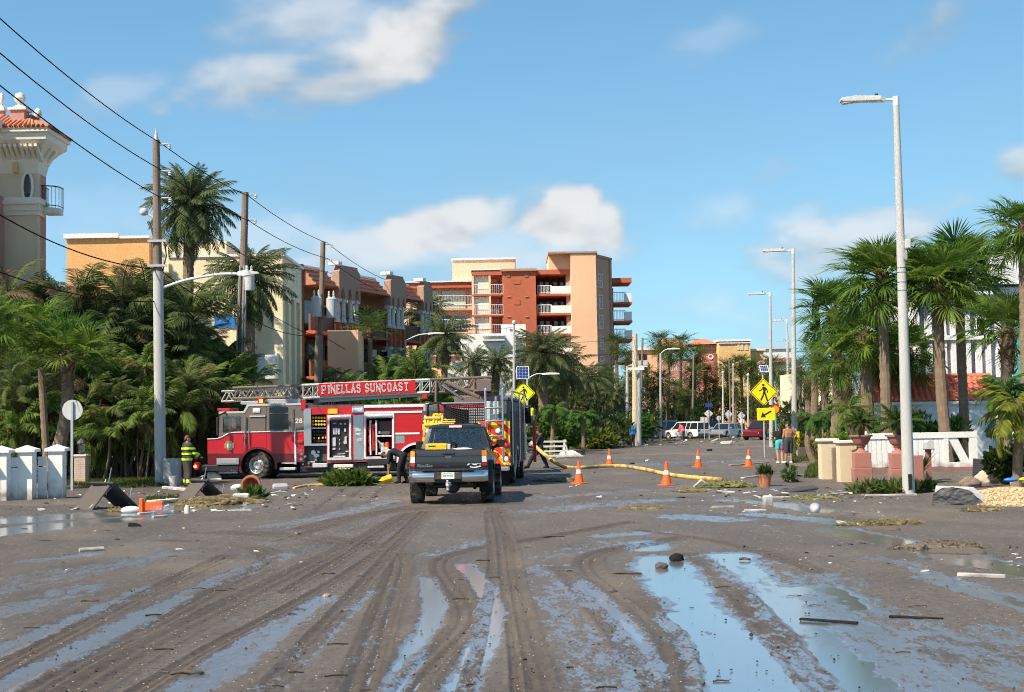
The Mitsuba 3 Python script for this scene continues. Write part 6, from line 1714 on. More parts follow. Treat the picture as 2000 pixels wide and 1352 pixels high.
a=G(735,946);t.part('raised_end',MB().tube([a+[0,0,.06],a+[.5,.1,.2]],[.1,.13],8).mesh(),'yellow_paint',30)
# ---------------------------------------------------------------- walls and gates on the left
t=Thing('white_fence','white fence with capped square posts and panels at the left edge','fence')
P=[(-50,38.0),(3,38.4),(53,38.8),(112,39.4)]
pts=[foot(px,Y)for px,Y in P]
for p in pts:
    k=t.part('post',MB().box(p[0]-.2,p[0]+.2,p[1]-.18,p[1]+.18,-.1,1.36).mesh(),'white_stucco',False)
    t.part('post_cap',MB().box(p[0]-.29,p[0]+.29,p[1]-.25,p[1]+.25,1.361,1.44).add([(p[0]-.29,p[1]-.25,1.44),(p[0]+.29,p[1]-.25,1.44),(p[0]+.29,p[1]+.25,1.44),(p[0]-.29,p[1]+.25,1.44),(p[0],p[1],1.56)],[[0,1,4,4],[1,2,4,4],[2,3,4,4],[3,0,4,4]]).mesh(),'white_paint',False,under=k)
for a,c in zip(pts[:-1],pts[1:]):
    x0,x1,y=a[0]+.201,c[0]-.201,(a[1]+c[1])/2
    t.part('panel',MB().box(x0,x1,y-.03,y+.03,.02,.86).mesh(),'white_paint',False)
    for d_,z0,z1 in[(.05,.861,.93),(.04,1.161,1.22)]:t.part('panel_rail',MB().box(x0,x1,y-d_,y+d_,z0,z1).mesh(),'white_paint',False)
    t.part('upper_panel',MB().box(x0,x1,y-.02,y+.02,.96,1.16).mesh(),'white_stucco',False)
t=Thing('brick_pillar','short pale brick pillar with a lantern on top behind the round sign','pillar')
p=foot(159,50)
t.part('core',MB().box(p[0]-.19,p[0]+.19,49.8,50.2,-.05,1.0).mesh(),'brown_trim',False)
paint('pale_brick',(.55,.43,.34),.85)
brick=MB()
for r in range(13):
    z0=.01+r*.077
    for c in range(2):
        x0=p[0]-.2+c*.2+(.0 if r%2 else 0)
        w=[(0,.24),(.25,.40)]if r%2 else[(0,.15),(.16,.40)]
        k=w[c]
        t.part('brick',MB().box(p[0]-.2+k[0],p[0]-.2+k[1],49.79,49.9,z0,z0+.066).mesh(),'pale_brick',False)
    t.part('brick',MB().box(p[0]+.1,p[0]+.201,49.901,50.2,z0,z0+.066).mesh(),'pale_brick',False)
t.part('pillar_cap',MB().box(p[0]-.24,p[0]+.24,49.75,50.25,1.0,1.06).mesh(),'cream_trim',False)
k=t.part('lantern',MB().lathe([(.06,1.06),(.06,1.1),(.13,1.13),(.13,1.16)],(p[0],50,0),8).lathe([(.17,1.46),(.12,1.55),(.03,1.62),(0,1.68)],(p[0],50,0),8).mesh(),'dark_grey',False)
t.part('lantern_glass',MB().lathe([(.12,1.16),(.15,1.46)],(p[0],50,0),8).mesh(),'pane_glass',False,under=k)
p=foot(334,47)
one('grey_cabinet','plain grey utility cabinet behind the standing firefighter','cabinet',MB().box(p[0]-.26,p[0]+.26,47,47.4,0,.92,.02).mesh(),'grey_paint',False)
t=Thing('bucket','pale grey plastic bucket beside the firefighter','bucket',place(*foot(339,46.2)))
t.part('body',MB().lathe([(.0,.01),(.115,.0),(.14,.33),(.148,.33),(.148,.36),(.135,.36),(.11,.03)],(0,0,0),20).mesh(),'light_grey',35)
t.part('handle',MB().tube([(.148*math.cos(a),-.03-.1*math.sin(a),.34-.1*math.sin(a))for a in np.linspace(0,np.pi,10)],.006,5).mesh(),'steel',True)
# ---------------------------------------------------------------- walls, urns and gate on the right
def urn(px,Y,label):
    o_=foot(px,Y)
    t=Thing('urn_pedestal',label,'pedestal urn',place(o_[0],Y,0,-4),'rose coloured urns on pedestals')
    t.part('plinth',MB().box(-.26,.26,-.26,.26,-.1,.46,.012).box(-.235,.235,-.235,.235,.46,.9,.012).mesh(),'rose_stucco',False)
    t.part('urn',MB().lathe([(.0,.9),(.19,.9),(.17,.94),(.11,.97),(.09,1.03),(.13,1.07),(.12,1.1),(.2,1.16),(.27,1.3),(.29,1.36),(.34,1.37),(.34,1.41),(.28,1.41),(.24,1.3),(0,1.28)],(0,0,0),28).mesh(),'rose_stucco',35)
    return o_
o_=urn(1684,40.3,'rose coloured urn on a pedestal left of the lamp pole')
for px,Y,q,sd,lab in[(1684,40.3,44,1,'cycad growing in the left rose urn'),(1756,39.2,62,2,'larger cycad growing in the urn behind the lamp pole')]:
    o_=foot(px,Y)
    feather_palm((o_[0],Y,1.25),(o_[0],Y,1.78),q/pxm(Y),lab,'sago',seed=200+sd,n=30,r0=.1,parts=True,name='cycad',up=70,down=-10,cat='cycad')
urn(1756,39.2,'rose coloured urn on a pedestal half hidden behind the lamp pole')
t=Thing('beige_posts','pair of beige square gate posts with a weathered grey board between them','gate posts')
for px,Y,w,h in[(1620,43,.36,1.18),(1657,41,.36,1.16)]:
    p=foot(px,Y)
    k=t.part('post',MB().box(p[0]-w,p[0]+w*.9,Y,Y+.6,-.05,h).mesh()if False else MB().box(p[0]-w*.62,p[0]+w*.75,Y,Y+.5,-.05,h).mesh(),'tan_stucco',False)
    t.part('post_cap',MB().box(p[0]-w*.8,p[0]+w*.93,Y-.06,Y+.56,h+.001,h+.09,.015).mesh(),'cream_trim',False,under=k)
a,c=foot(1622,42.2),foot(1644,41.6)
t.part('board',MB().box(a[0],c[0]+.1,41.8,41.95,0,1.02).mesh(),'pole_wood',False)
Y=47
t=Thing('white_gate','white board gate with a slanting brace in its open right end','gate')
x0,x1,z0,z1=rect(1686,857,1838,925,Y)
zt=wz(845,Y,1790)
t.part('board_panel',MB().box(x0,x1,Y,Y+.06,.2,z1).mesh(),'white_paint',False)
n=15
for i in range(n):
    a=x0+(x1-x0)*i/n
    t.part('board',MB().box(a+.008,a+(x1-x0)/n-.008,Y-.02,Y-.002,.2,z1).mesh(),'white_paint',False)
xe=wx(1902,Y)
t.part('top_rail',MB().box(x0-.05,xe,Y-.06,Y+.1,z1+.001,zt).mesh(),'white_paint',False)
t.part('bottom_rail',MB().box(x1,xe,Y-.05,Y+.08,.18,.34).mesh(),'white_paint',False)
t.part('stile',MB().box(x1-.02,x1+.14,Y-.045,Y+.075,.34,z1).mesh(),'white_paint',False)
t.part('stile',MB().box(xe-.26,xe,Y-.045,Y+.075,.34,z1).mesh(),'white_paint',False)
t.part('brace',MB().prism([(x1+.14,z1),(x1+.45,z1),(xe-.26,.34),(xe-.55,.34)],.08,shiftM(0,Y+.06,0,XZ)).mesh(),'white_paint',False)
t.part('base_course',MB().box(x0,xe,Y-.1,Y+.2,-.05,.18).mesh(),'rose_stucco',False)
t.part('post',MB().box(x0-.14,x0+.02,Y-.08,Y+.12,0,zt+.08).mesh(),'white_paint',False)
t=Thing('letter_box','white rounded letter box on a rose coloured post before the white gate','letter box')
p=foot(1816,41)
t.part('post',MB().box(p[0]-.07,p[0]+.07,41,41.14,-.05,.95).mesh(),'rose_stucco',False)
t.part('box',MB().prism(Polygon([(-.1,0),(.1,0),(.1,.16)]+arc(0,.16,.1,0,180,10).tolist()+[(-.1,.16)]),.4,shiftM(p[0],41.2,.96,XZ)).mesh(),'light_grey',False)
t.part('neck',MB().box(p[0]-.05,p[0]+.05,41.01,41.13,.72,.95).mesh()if False else MB().box(p[0]-.12,p[0]+.12,40.78,41.22,.935,.959).mesh(),'dark_grey',False)
p=foot(1832,43)
one('pink_planter','low pink square planter right of the letter box','planter',MB().man(rbox(.22,.24,.5,.03).translate((p[0],45,.25))-m3.Manifold.cube((.16,.16,.3),True).translate((p[0],45,.5))).mesh(),'rose_stucco',False)
p=foot(1792,36.2)
one('rose_pedestal','plain rose coloured block standing right behind the nearest lamp pole','pedestal',MB().box(p[0]-.13,p[0]+.12,36,36.3,-.05,.92,.01).mesh(),'rose_stucco',False)
t=Thing('yucca','spiky yellow green yucca between the lamp pole and the letter box','plant',place(*foot(1802,40),s=1))
b=MB()
r=R_(77)
for i in range(38):
    a,el,L=r.uniform(0,6.28),r.uniform(.1,1.45),r.uniform(.45,.85)
    d=np.array([math.cos(a)*math.cos(el),math.sin(a)*math.cos(el),math.sin(el)])
    s=np.array([-math.sin(a),math.cos(a),0])*.028
    base=np.array([0,0,.35])
    b.add([base-s*.6,base+s*.6,base+d*L*.5+s,base+d*L*.5-s,base+d*L-[0,0,.12*L]],[[0,1,2],[0,2,3],[3,2,4]],np.array([.2,.24,.06])*r.uniform(.6,1.4))
t.part('leaves',b.mesh(),'leaf',False,color=b.colors())
t.part('stem',MB().cyl((0,0,-.05),(0,0,.4),.06,.05,8).mesh(),'palm_bark',True)
t=Thing('potted_plant','green plant in a terracotta pot standing in the mud by the cones','potted plant',place(*G(1494,951)))
t.part('pot',MB().lathe([(0,.0),(.15,.0),(.185,.3),(.205,.3),(.205,.36),(.17,.36),(.16,.3),(0,.29)],(0,0,0),24).mesh(),'terracotta',35)
b=MB()
for i in range(260):
    a,el,L=r.uniform(0,6.28),r.uniform(.1,1.5),r.uniform(.2,.46)
    d=np.array([math.cos(a)*math.cos(el),math.sin(a)*math.cos(el),math.sin(el)])
    s=np.array([-math.sin(a),math.cos(a),0])*.02
    base=np.array([r.normal()*.07,r.normal()*.07,.33])
    b.add([base-s*.6,base+s*.6,base+d*L*.6+s,base+d*L*.6-s,base+d*L-[0,0,.15*L]],[[0,1,2],[0,2,3],[3,2,4]],np.array([.05,.10,.03])*r.uniform(.5,1.6))
t.part('leaves',b.mesh(),'leaf',False,color=b.colors())
p=foot(1513,44)
bush(p[0],41.5,.5,.4,.5,160,.2,GREENS,'small broken green branch standing right of the potted plant',210,cat='branch',name='green_branch',lumps=4,stems=2)
t=Thing('bollard','yellow topped white bollard behind the couple','bollard',place(*foot(1560,66)))
t.part('post',MB().cyl((0,0,0),(0,0,.6),.1,None,14).mesh(),'white_rough',30)
t.part('band',MB().cyl((0,0,.601),(0,0,1.25),.1,.095,14).mesh(),'yellow_paint',30)
p=foot(1567,65);one('utility_box','small grey green utility box beside the yellow bollard','utility box',MB().box(p[0]-.15,p[0]+.2,65,65.4,0,.5,.02).mesh(),'grey_wood_dark',False)

# ---------------------------------------------------------------- people
def sph(c,r,n=14):
    return m3.Manifold.sphere(float(r),n).translate(tuple(float(x)for x in c))
def bone(a,b_,ra,rb):
    return m3.Manifold.batch_hull([sph(a,ra),sph(b_,rb)])
def soft(m,edge=.03,it=8):
    q=m.refine_to_length(edge).to_mesh()
    t=trimesh.Trimesh(np.asarray(q.vert_properties)[:,:3],np.asarray(q.tri_verts),process=True)
    trimesh.smoothing.filter_taubin(t,.5,.53,it)
    return t
def hand(wrist,d,palm_n,curl=.5):
    """palm, four fingers of unequal length and a thumb leaving the side of the palm"""
    d=np.asarray(d,float)/np.linalg.norm(d)
    n=np.asarray(palm_n,float)-np.dot(palm_n,d)*d
    n/=np.linalg.norm(n)
    s=np.cross(d,n)
    w=np.asarray(wrist)
    parts=[m3.Manifold.batch_hull([sph(w,.024),sph(w+d*.085+s*.03,.014),sph(w+d*.085-s*.03,.014),sph(w+d*.03+s*.026,.016),sph(w+d*.03-s*.026,.016)])]
    for k,L in enumerate((.072,.082,.078,.06)):
        b=w+d*.085+s*(.03-.02*k)
        m=b+(d*math.cos(curl)+n*math.sin(curl))*L*.5
        e=m+(d*math.cos(curl*2.2)+n*math.sin(curl*2.2))*L*.5
        parts+=[bone(b,m,.0095,.009),bone(m,e,.009,.0075)]
    b=w+d*.03+s*.028
    m=b+(d*.6+s*.7+n*.3)*.04
    parts+=[bone(b,m,.013,.011),bone(m,m+(d*.8+s*.25+n*.4)*.035,.011,.009)]
    return parts
def person(label,M,J,wear,skin='skin_light',scale=1.0,hair=('hair_dark','short'),group=None,curl=.5):
    """J: joints in metres (x right, y the way the person faces, z up) for a height of 1.75 m; wear: list of (part, material, cover, growth)"""
    t=Thing('person',label,'person',M@np.diag([scale]*3+[1]),group)
    J={k:np.asarray(v,float)for k,v in J.items()}
    pel,che,nec,hd=J['pelvis'],J['chest'],J['neck'],J['head']
    across=J['shR']-J['shL'];across/=np.linalg.norm(across)
    hips=J['hipR']-J['hipL'];hips/=np.linalg.norm(hips)
    up=che-pel;up/=np.linalg.norm(up)
    fw=np.cross(up,across)
    def trunk(g):
        w=pel*.5+che*.5
        return[m3.Manifold.batch_hull([sph(pel+hips*.085,.095+g),sph(pel-hips*.085,.095+g),sph(w+across*.065,.088+g),sph(w-across*.065,.088+g)]),
 m3.Manifold.batch_hull([sph(w+across*.065,.088+g),sph(w-across*.065,.088+g),sph(che+across*.09,.1+g),sph(che-across*.09,.1+g)]),
 m3.Manifold.batch_hull([sph(che+across*.09,.1+g),sph(che-across*.09,.1+g),sph(J['shR']*.9+J['shL']*.1,.055+g),sph(J['shL']*.9+J['shR']*.1,.055+g),sph(nec-up*.03,.055+g*.5)])]
    def arm(s,g,f=1.0):
        sh,el,wr=J['sh'+s],J['el'+s],J['wr'+s]
        if f<=.5:return[bone(sh,sh+(el-sh)*f*2,.055+g,.045+g)]
        return[bone(sh,el,.055+g,.041+g),bone(el,el+(wr-el)*(f-.5)*2,.041+g,.041-.015*(f-.5)*2+g)]
    def leg(s,g,f=1.0):
        h,k,a=J['hip'+s],J['kn'+s],J['an'+s]
        if f<=.5:return[bone(h,h+(k-h)*f*2,.092+g,.092-.034*f*2+g)]
        e=k+(a-k)*(f-.5)*2
        m=k+(a-k)*.3
        return[bone(h,k,.092+g,.058+g),bone(k,m,.058+g,.058+g),bone(m,e,.057+g,.057-.022*(f-.5)*2+g)]
    def foot_(s,g):
        a,to=J['an'+s],J['to'+s]
        return[m3.Manifold.batch_hull([sph(a-[0,0,.02],.042+g),sph(a+(a-to)*.2-[0,0,.035],.03+g),sph(to+[0,0,.0],.028+g),sph((a+to)/2,.04+g)])]
    face=np.asarray(J['look'],float);face-=np.dot(face,hd-nec)*(hd-nec)/np.dot(hd-nec,hd-nec);face/=np.linalg.norm(face)
    hu=hd-nec;hu/=np.linalg.norm(hu)
    hs=np.cross(face,hu)
    head=[m3.Manifold.batch_hull([sph(hd+hu*.035,.083),sph(hd-hu*.02+face*.02,.07),sph(hd-hu*.075+face*.05,.036),sph(hd+hu*.02-face*.025,.08)]),bone(nec-hu*.03,hd-hu*.06,.052,.05),
 m3.Manifold.batch_hull([sph(hd+face*.088+hu*.005,.01),sph(hd+face*.104-hu*.028,.013)])]+[bone(hd+hs*s*.078+hu*.01,hd+hs*s*.08-hu*.025,.017,.012)for s in(-1,1)]
    bodyp=trunk(0)+arm('L',0)+arm('R',0)+leg('L',0)+leg('R',0)+foot_('L',0)+foot_('R',0)
    B=soft(m3.Manifold.batch_boolean(bodyp,m3.OpType.Add),.035,8)
    H=soft(m3.Manifold.batch_boolean(head,m3.OpType.Add),.016,4)
    hands=[]
    for s in('L','R'):
        d=J['wr'+s]-J['el'+s]
        hands+=hand(J['wr'+s],J.get('hd'+s,d),J.get('pn'+s,fw if s else fw),curl)
    HN=soft(m3.Manifold.batch_boolean(hands,m3.OpType.Add),.006,3)
    bm=trimesh.util.concatenate([B,H,HN])
    all_=m3.Manifold.batch_boolean(bodyp+head+hands,m3.OpType.Add)
    bm=soft(all_,.02,5)
    t.part('body',bm,skin,True)
    e=MB()
    for s in(-1,1):e.sphere(hd+face*.083+hs*s*.032+hu*.012,.011,1)
    t.part('eyes',e.mesh(),'hair_dark',True)
    t.part('mouth',MB().sphere(hd+face*.082-hu*.062,.016,1,(1,1,.4)).mesh(),'rose_stucco',True)
    hm,kind=hair
    if kind:
        cap=m3.Manifold.batch_hull([sph(hd+hu*.045-face*.012,.091),sph(hd+hu*.0-face*.045,.076)])
        if kind=='long':cap=cap+m3.Manifold.batch_hull([sph(hd-face*.06,.07),sph(nec-face*.075-hu*.12,.06)])
        if kind=='bun':cap=cap+sph(hd+hu*.13-face*.03,.05)
        if kind=='cap':cap=cap+m3.Manifold.batch_hull([sph(hd+hu*.05+face*.07,.03),sph(hd+hu*.03+face*.15+hs*.04,.012),sph(hd+hu*.03+face*.15-hs*.04,.012)])
        if kind=='helmet':cap=m3.Manifold.batch_hull([sph(hd+hu*.06,.11),sph(hd+hu*.03,.115)])+m3.Manifold.batch_hull([sph(hd+hu*.02+face*.13,.02),sph(hd+hu*.02-face*.16,.02),sph(hd+hu*.02+hs*.13,.02),sph(hd+hu*.02-hs*.13,.02)])
        t.part('hair' if kind not in('cap','helmet')else kind,soft(cap,.025,3),hm,True)
    made={}
    for name,mat,cover,g in wear:
        ps=[]
        for cname in cover:
            q=cname.split(':');f=float(q[1])if len(q)>1 else 1.0
            ps+={'trunk':lambda:trunk(g),'armL':lambda:arm('L',g,f),'armR':lambda:arm('R',g,f),'legL':lambda:leg('L',g,f),'legR':lambda:leg('R',g,f),'footL':lambda:foot_('L',g),'footR':lambda:foot_('R',g),
 'hips':lambda:[m3.Manifold.batch_hull([sph(pel+hips*.085,.095+g),sph(pel-hips*.085,.095+g),sph(pel+up*.08+hips*.06,.09+g),sph(pel+up*.08-hips*.06,.09+g)])]}[cname.split(':')[0]]()
        m=m3.Manifold.batch_boolean(ps,m3.OpType.Add)
        made[name]=(m,ps)
        t.part(name,soft(m,.035,4),mat,True)
    return t,made,J
def band(t,made,name,mat,p,n,w,grow=1.035):
    """a reflective band: the garment cut to a slice and set a little proud"""
    m,_=made
    n=np.asarray(n,float)/np.linalg.norm(n)
    b=m3.Manifold.cylinder(w,.6,.6,24,True)
    z=np.array([0,0,1.0])
    ax=np.cross(z,n);ang=math.degrees(math.acos(np.clip(np.dot(z,n),-1,1)))
    if np.linalg.norm(ax)>1e-6:
        Q=trimesh.transformations.rotation_matrix(math.radians(ang),ax)
        b=b.transform(Q[:3,:4].tolist())
    s=(m^b.translate(tuple(float(v)for v in p)))
    bb=s.bounding_box();c=np.array([(bb[0]+bb[3])/2,(bb[1]+bb[4])/2,(bb[2]+bb[5])/2])
    if s.is_empty():return
    s=s.translate(tuple(-c)).scale((1.09,1.09,1.0)).translate(tuple(c))
    q=s.to_mesh()
    t.part(name,trimesh.Trimesh(np.asarray(q.vert_properties)[:,:3],np.asarray(q.tri_verts),process=False),mat,40)
STAND=dict(pelvis=(0,0,.96),chest=(0,.0,1.28),neck=(0,.0,1.47),head=(0,.015,1.62),look=(0,1,0),shL=(-.18,0,1.41),shR=(.18,0,1.41),elL=(-.23,-.02,1.12),elR=(.23,-.02,1.12),wrL=(-.22,.08,.87),wrR=(.22,.08,.87),
 hipL=(-.09,0,.9),hipR=(.09,0,.9),knL=(-.1,.02,.5),knR=(.1,.02,.5),anL=(-.1,-.02,.08),anR=(.1,-.02,.08),toL=(-.12,.14,.03),toR=(.12,.14,.03))
def facing(px,Y,deg,z=0.0):
    p=foot(px,Y)
    return place(p[0],Y,z,deg)
# firefighter in turnout gear
J={**STAND,'look':(.25,.9,-.12),'elR':(.2,.18,1.14),'wrR':(.12,.38,1.02),'elL':(-.25,.08,1.13),'wrL':(-.12,.3,1.0),'knL':(-.12,.04,.5),'anL':(-.15,.02,.08),'toL':(-.18,.17,.03),'anR':(.13,-.04,.08),'toR':(.16,.12,.03)}
t,made,J=person('firefighter in dark turnout gear with lime reflective bands standing by the truck front',facing(366,45.8,-50),J,
 [('trousers','turnout_cloth',['hips','legL','legR'],.035),('coat','turnout_cloth',['trunk','hips','armL:.96','armR:.96'],.04),('boots','black_rubber',['footL','footR'],.018)],'skin_light',.98,('hair_brown','short'))
for z in(1.30,1.12):band(t,made['coat'],'reflective_band','hiviz',(0,0,z),(0,0,1),.07)
band(t,made['coat'],'reflective_band','hiviz',(0,0,.93),(0,0,1),.07)
for s in('L','R'):
    band(t,made['trousers'],'cuff_band','hiviz',J['an'+s]+[0,0,.13],(0,0,1),.1)if s=='L' else None
p=J['wrR']*.4+J['elR']*.6
k=t.part('sleeve_band',MB().tube([J['elR']*.75+J['wrR']*.25,J['elR']*.45+J['wrR']*.55],.088,14).mesh(),'hiviz',30)
k=t.part('sleeve_band',MB().tube([J['elL']*.75+J['wrL']*.25,J['elL']*.45+J['wrL']*.55],.088,14).mesh(),'hiviz',30)
# firefighter bending to the ground behind the pickup, seen facing left
J=dict(pelvis=(0,-.12,.93),chest=(0,.2,1.06),neck=(0,.38,1.03),head=(0,.52,.95),look=(0,.6,-.7),shL=(-.17,.31,1.03),shR=(.17,.31,1.03),elL=(-.18,.36,.72),elR=(.18,.34,.74),wrL=(-.14,.36,.45),wrR=(.14,.40,.47),
 hipL=(-.09,-.1,.88),hipR=(.09,-.1,.88),knL=(-.1,.03,.49),knR=(.11,-.05,.49),anL=(-.1,.02,.08),anR=(.11,-.22,.08),toL=(-.12,.17,.03),toR=(.12,-.06,.03))
person('firefighter in black bending down beside the pickup with bare forearms',facing(782,45.4,84),J,[('trousers','black_cloth',['hips','legL','legR'],.02),('shirt','navy_cloth',['trunk','armL:.5','armR:.5'],.018),('shoes','black_rubber',['footL','footR'],.012)],'skin_tan',1.0,('hair_dark','short'))
# firefighter dragging the hose, one leg stretched out to the left
J=dict(pelvis=(0,0,.86),chest=(0,-.04,1.2),neck=(0,.0,1.39),head=(0,.07,1.53),look=(0,1,-.25),shL=(-.18,-.02,1.33),shR=(.18,-.02,1.33),elL=(-.22,.14,1.08),elR=(.22,.16,1.10),wrL=(-.14,.36,1.0),wrR=(.1,.38,1.02),
 hipL=(-.09,0,.8),hipR=(.09,0,.8),knL=(-.1,.32,.52),knR=(.1,-.12,.44),anL=(-.11,.52,.12),anR=(.11,-.28,.08),toL=(-.12,.66,.06),toR=(.12,-.13,.03))
person('firefighter in navy leaning to drag the thick yellow hose',facing(1056,57.2,86),J,[('trousers','navy_cloth',['hips','legL','legR:.9'],.03),('shirt','navy_cloth',['trunk','armL:.4','armR:.4'],.02),('boots','black_rubber',['footL','footR'],.02)],'skin_tan',1.0,('hair_dark','cap'),curl=1.0)
# the couple
J={**STAND,'look':(-.3,.9,0),'elL':(-.22,.02,1.13),'wrL':(-.12,.2,1.05),'elR':(.23,.02,1.13),'wrR':(.2,.08,.9)}
person('woman in a black top and teal and purple shorts standing with her back turned',facing(1524,58.5,8),J,[('shorts','teal_cloth',['hips','legL:.24','legR:.24'],.028),('side_panel','purple_cloth',['legR:.26'],.034),('top','black_cloth',['trunk','armL:.3','armR:.3'],.014),('shoes','sole_white',['footL','footR'],.012)],'skin_light',.93,('hair_dark','long'))
J={**STAND,'look':(-.75,.5,0),'elR':(.38,-.05,1.2),'wrR':(.2,.02,1.0),'elL':(-.22,.04,1.12),'wrL':(-.14,.2,.98),'knR':(.11,.03,.5),'anL':(-.13,.06,.08),'toL':(-.18,.2,.03)}
person('shirtless man with a hair bun and dark shorts, one hand on his hip',facing(1541,58.2,20),J,[('shorts','charcoal_cloth',['hips','legL:.5','legR:.5'],.035),('shoes','sole_white',['footL','footR'],.01)],'skin_tan',1.0,('hair_dark','bun'))
# far off
J={**STAND,'look':(.3,.9,-.2)}
person('person in a blue shirt standing at the utility poles',facing(1236,98,30),J,[('trousers','charcoal_cloth',['hips','legL','legR'],.025),('shirt','blue_cloth',['trunk','hips','armL:.45','armR:.45'],.035)],'skin_tan',.98,('hair_dark','short'))
J={**STAND,'chest':(0,.14,1.24),'neck':(0,.24,1.41),'head':(0,.32,1.54),'shL':(-.18,.2,1.36),'shR':(.18,.2,1.36),'elL':(-.2,.32,1.08),'elR':(.2,.32,1.08),'wrL':(-.14,.46,.9),'wrR':(.14,.46,.9),'look':(0,.8,-.5)}
person('person in a pink top leaning forward beside the white car',facing(1335,118,60),J,[('trousers','charcoal_cloth',['hips','legL','legR'],.025),('shirt','pink_cloth',['trunk','hips','armL','armR'],.035)],'skin_light',.95,('hair_brown','short'))
# ---------------------------------------------------------------- parked cars far down the street
def car(px,Y,yaw,L,W,H,mat,label,kind='suv',glass='tinted_glass'):
    p=foot(px,Y)
    t=Thing('parked_car',label,'car',place(p[0],Y,0,yaw),'cars parked at the bend of the street')
    h,w=L/2,W/2
    c,gnd=.25,.26
    bz=H*(.58 if kind!='sedan' else.6)
    # local x = length (front at +x)
    body=hull([(x,s*y,z)for x,y,z in[(-h,w*.86,gnd+.1),(-h,w*.9,bz*.95),(-h+.15,w,gnd),(-h+.15,w,bz),(h-.2,w,gnd),(h-.3,w,bz*.82),(h,w*.75,gnd+.12),(h,w*.78,bz*.72),(h*.38,w,bz)]for s in(-1,1)])
    ax=(-h+L*.2,h-L*.18)
    for x in ax:
        body=body-m3.Manifold.cylinder(W*1.2,.38,.38,24,True).rotate((90,0,0)).translate((x,0,.33))
    t.part('body',MB().man(body).mesh(),mat,30)
    r0,r1=(-h+.12,h*.22)if kind=='suv' else(-h*.62,h*.2)
    b0,b1=(-h+.04,h*.46)if kind=='suv' else(-h*.95,h*.48)
    glassh=hull([(x,s*y,z)for x,y,z in[(b0,w*.9,bz),(b1,w*.9,bz),(r0,w*.72,H-.06),(r1,w*.72,H-.06)]for s in(-1,1)])
    t.part('windows',MB().man(glassh).mesh(),glass,25)
    roof=hull([(x,s*y,z)for x,y,z in[(r0-.04,w*.75,H-.09),(r1+.05,w*.75,H-.09),(r0+.1,w*.66,H),(r1-.1,w*.66,H)]for s in(-1,1)])
    rk=t.part('roof',MB().man(roof).mesh(),mat,30)
    b=MB()
    for s in(-1,1):
        for q in((b0,r0),(b1,r1),((b0+b1)/2-.1,(r0+r1)/2),((b0*.6+b1*.4)-.3,r0*.7+r1*.3)):
            b.tube([(q[0],s*w*.91,bz-.02),(q[1],s*w*.74,H-.06)],.045,6)
    t.part('pillars',b.mesh(),mat,True,stuff=True)
    for s in(-1,1):
        for x in ax:wheel(t,(x,s*(w-.1),.33),.33,.22,(0,s,0),bolts=5,tread=False)
        t.part('tail_light',MB().box(-h-.01,-h+.16,s*w*.72-.14,s*w*.72+.14,bz*.72,bz*.95).mesh(),'tail_red',False)
        t.part('headlight',MB().box(h-.22,h-.02,s*w*.66-.15,s*w*.66+.15,bz*.55,bz*.7).mesh(),'tail_clear',False)
        t.part('mirror',MB().sphere((h*.36,s*(w+.1),bz+.08),.1,1,(.7,1,.8)).mesh(),mat,True)
    t.part('bumper',MB().box(-h-.05,-h+.1,-w*.85,w*.85,gnd+.05,gnd+.28,.03).mesh(),'dark_grey',False)
    return t
car(1291,138,116,4.6,1.85,1.75,'car_silver','silver sport utility car parked behind a palm trunk')
car(1341,130,127,4.7,1.85,1.62,'car_white','white car parked across the verge among the debris')
car(1381,140,104,4.6,1.85,1.75,'car_black','black sport utility car between the white and the silver car')
car(1417,134,236,4.6,1.8,1.42,'car_silver','low silver saloon at the right end of the parked cars','sedan')
car(1490,118,232,4.3,1.85,1.72,'car_maroon','dark red off road car half hidden by the pedestrian sign post')

# ---------------------------------------------------------------- what the flood left behind
def plank(px0,py0,px1,py1,w,h,mat,label,cat='board',name='board',z=.01,tilt=0.0):
    a,c=G(px0,py0),G(px1,py1)
    L=np.linalg.norm(c-a)
    M=frame((a+c)/2+[0,0,z],c-a,(-(c-a)[1],(c-a)[0],tilt))
    return one(name,label,cat,MB().man(rbox(L,w,h,min(h,w)*.18).translate((0,0,h/2))).mesh(),mat,False,M)
def pipe(px0,py0,px1,py1,r,mat,label):
    a,c=G(px0,py0)+[0,0,r],G(px1,py1)+[0,0,r]
    return one('pipe',label,'pipe',MB().tube([a,c],r,10).mesh(),mat,30)
def lump(px,py,r,mat,label,cat,name,seed=0,sc=(1,1,.6),z=.5):
    g=G(px,py)
    m=trimesh.creation.icosphere(3,1.0)
    k=1+.5*(meshkit.fbm(m.vertices*1.7+seed*7.7,4,seed)-.5)
    m.vertices=m.vertices*k[:,None]*r*np.asarray(sc)+[g[0],g[1],r*sc[2]*z]
    return one(name,label,cat,m,mat,True)
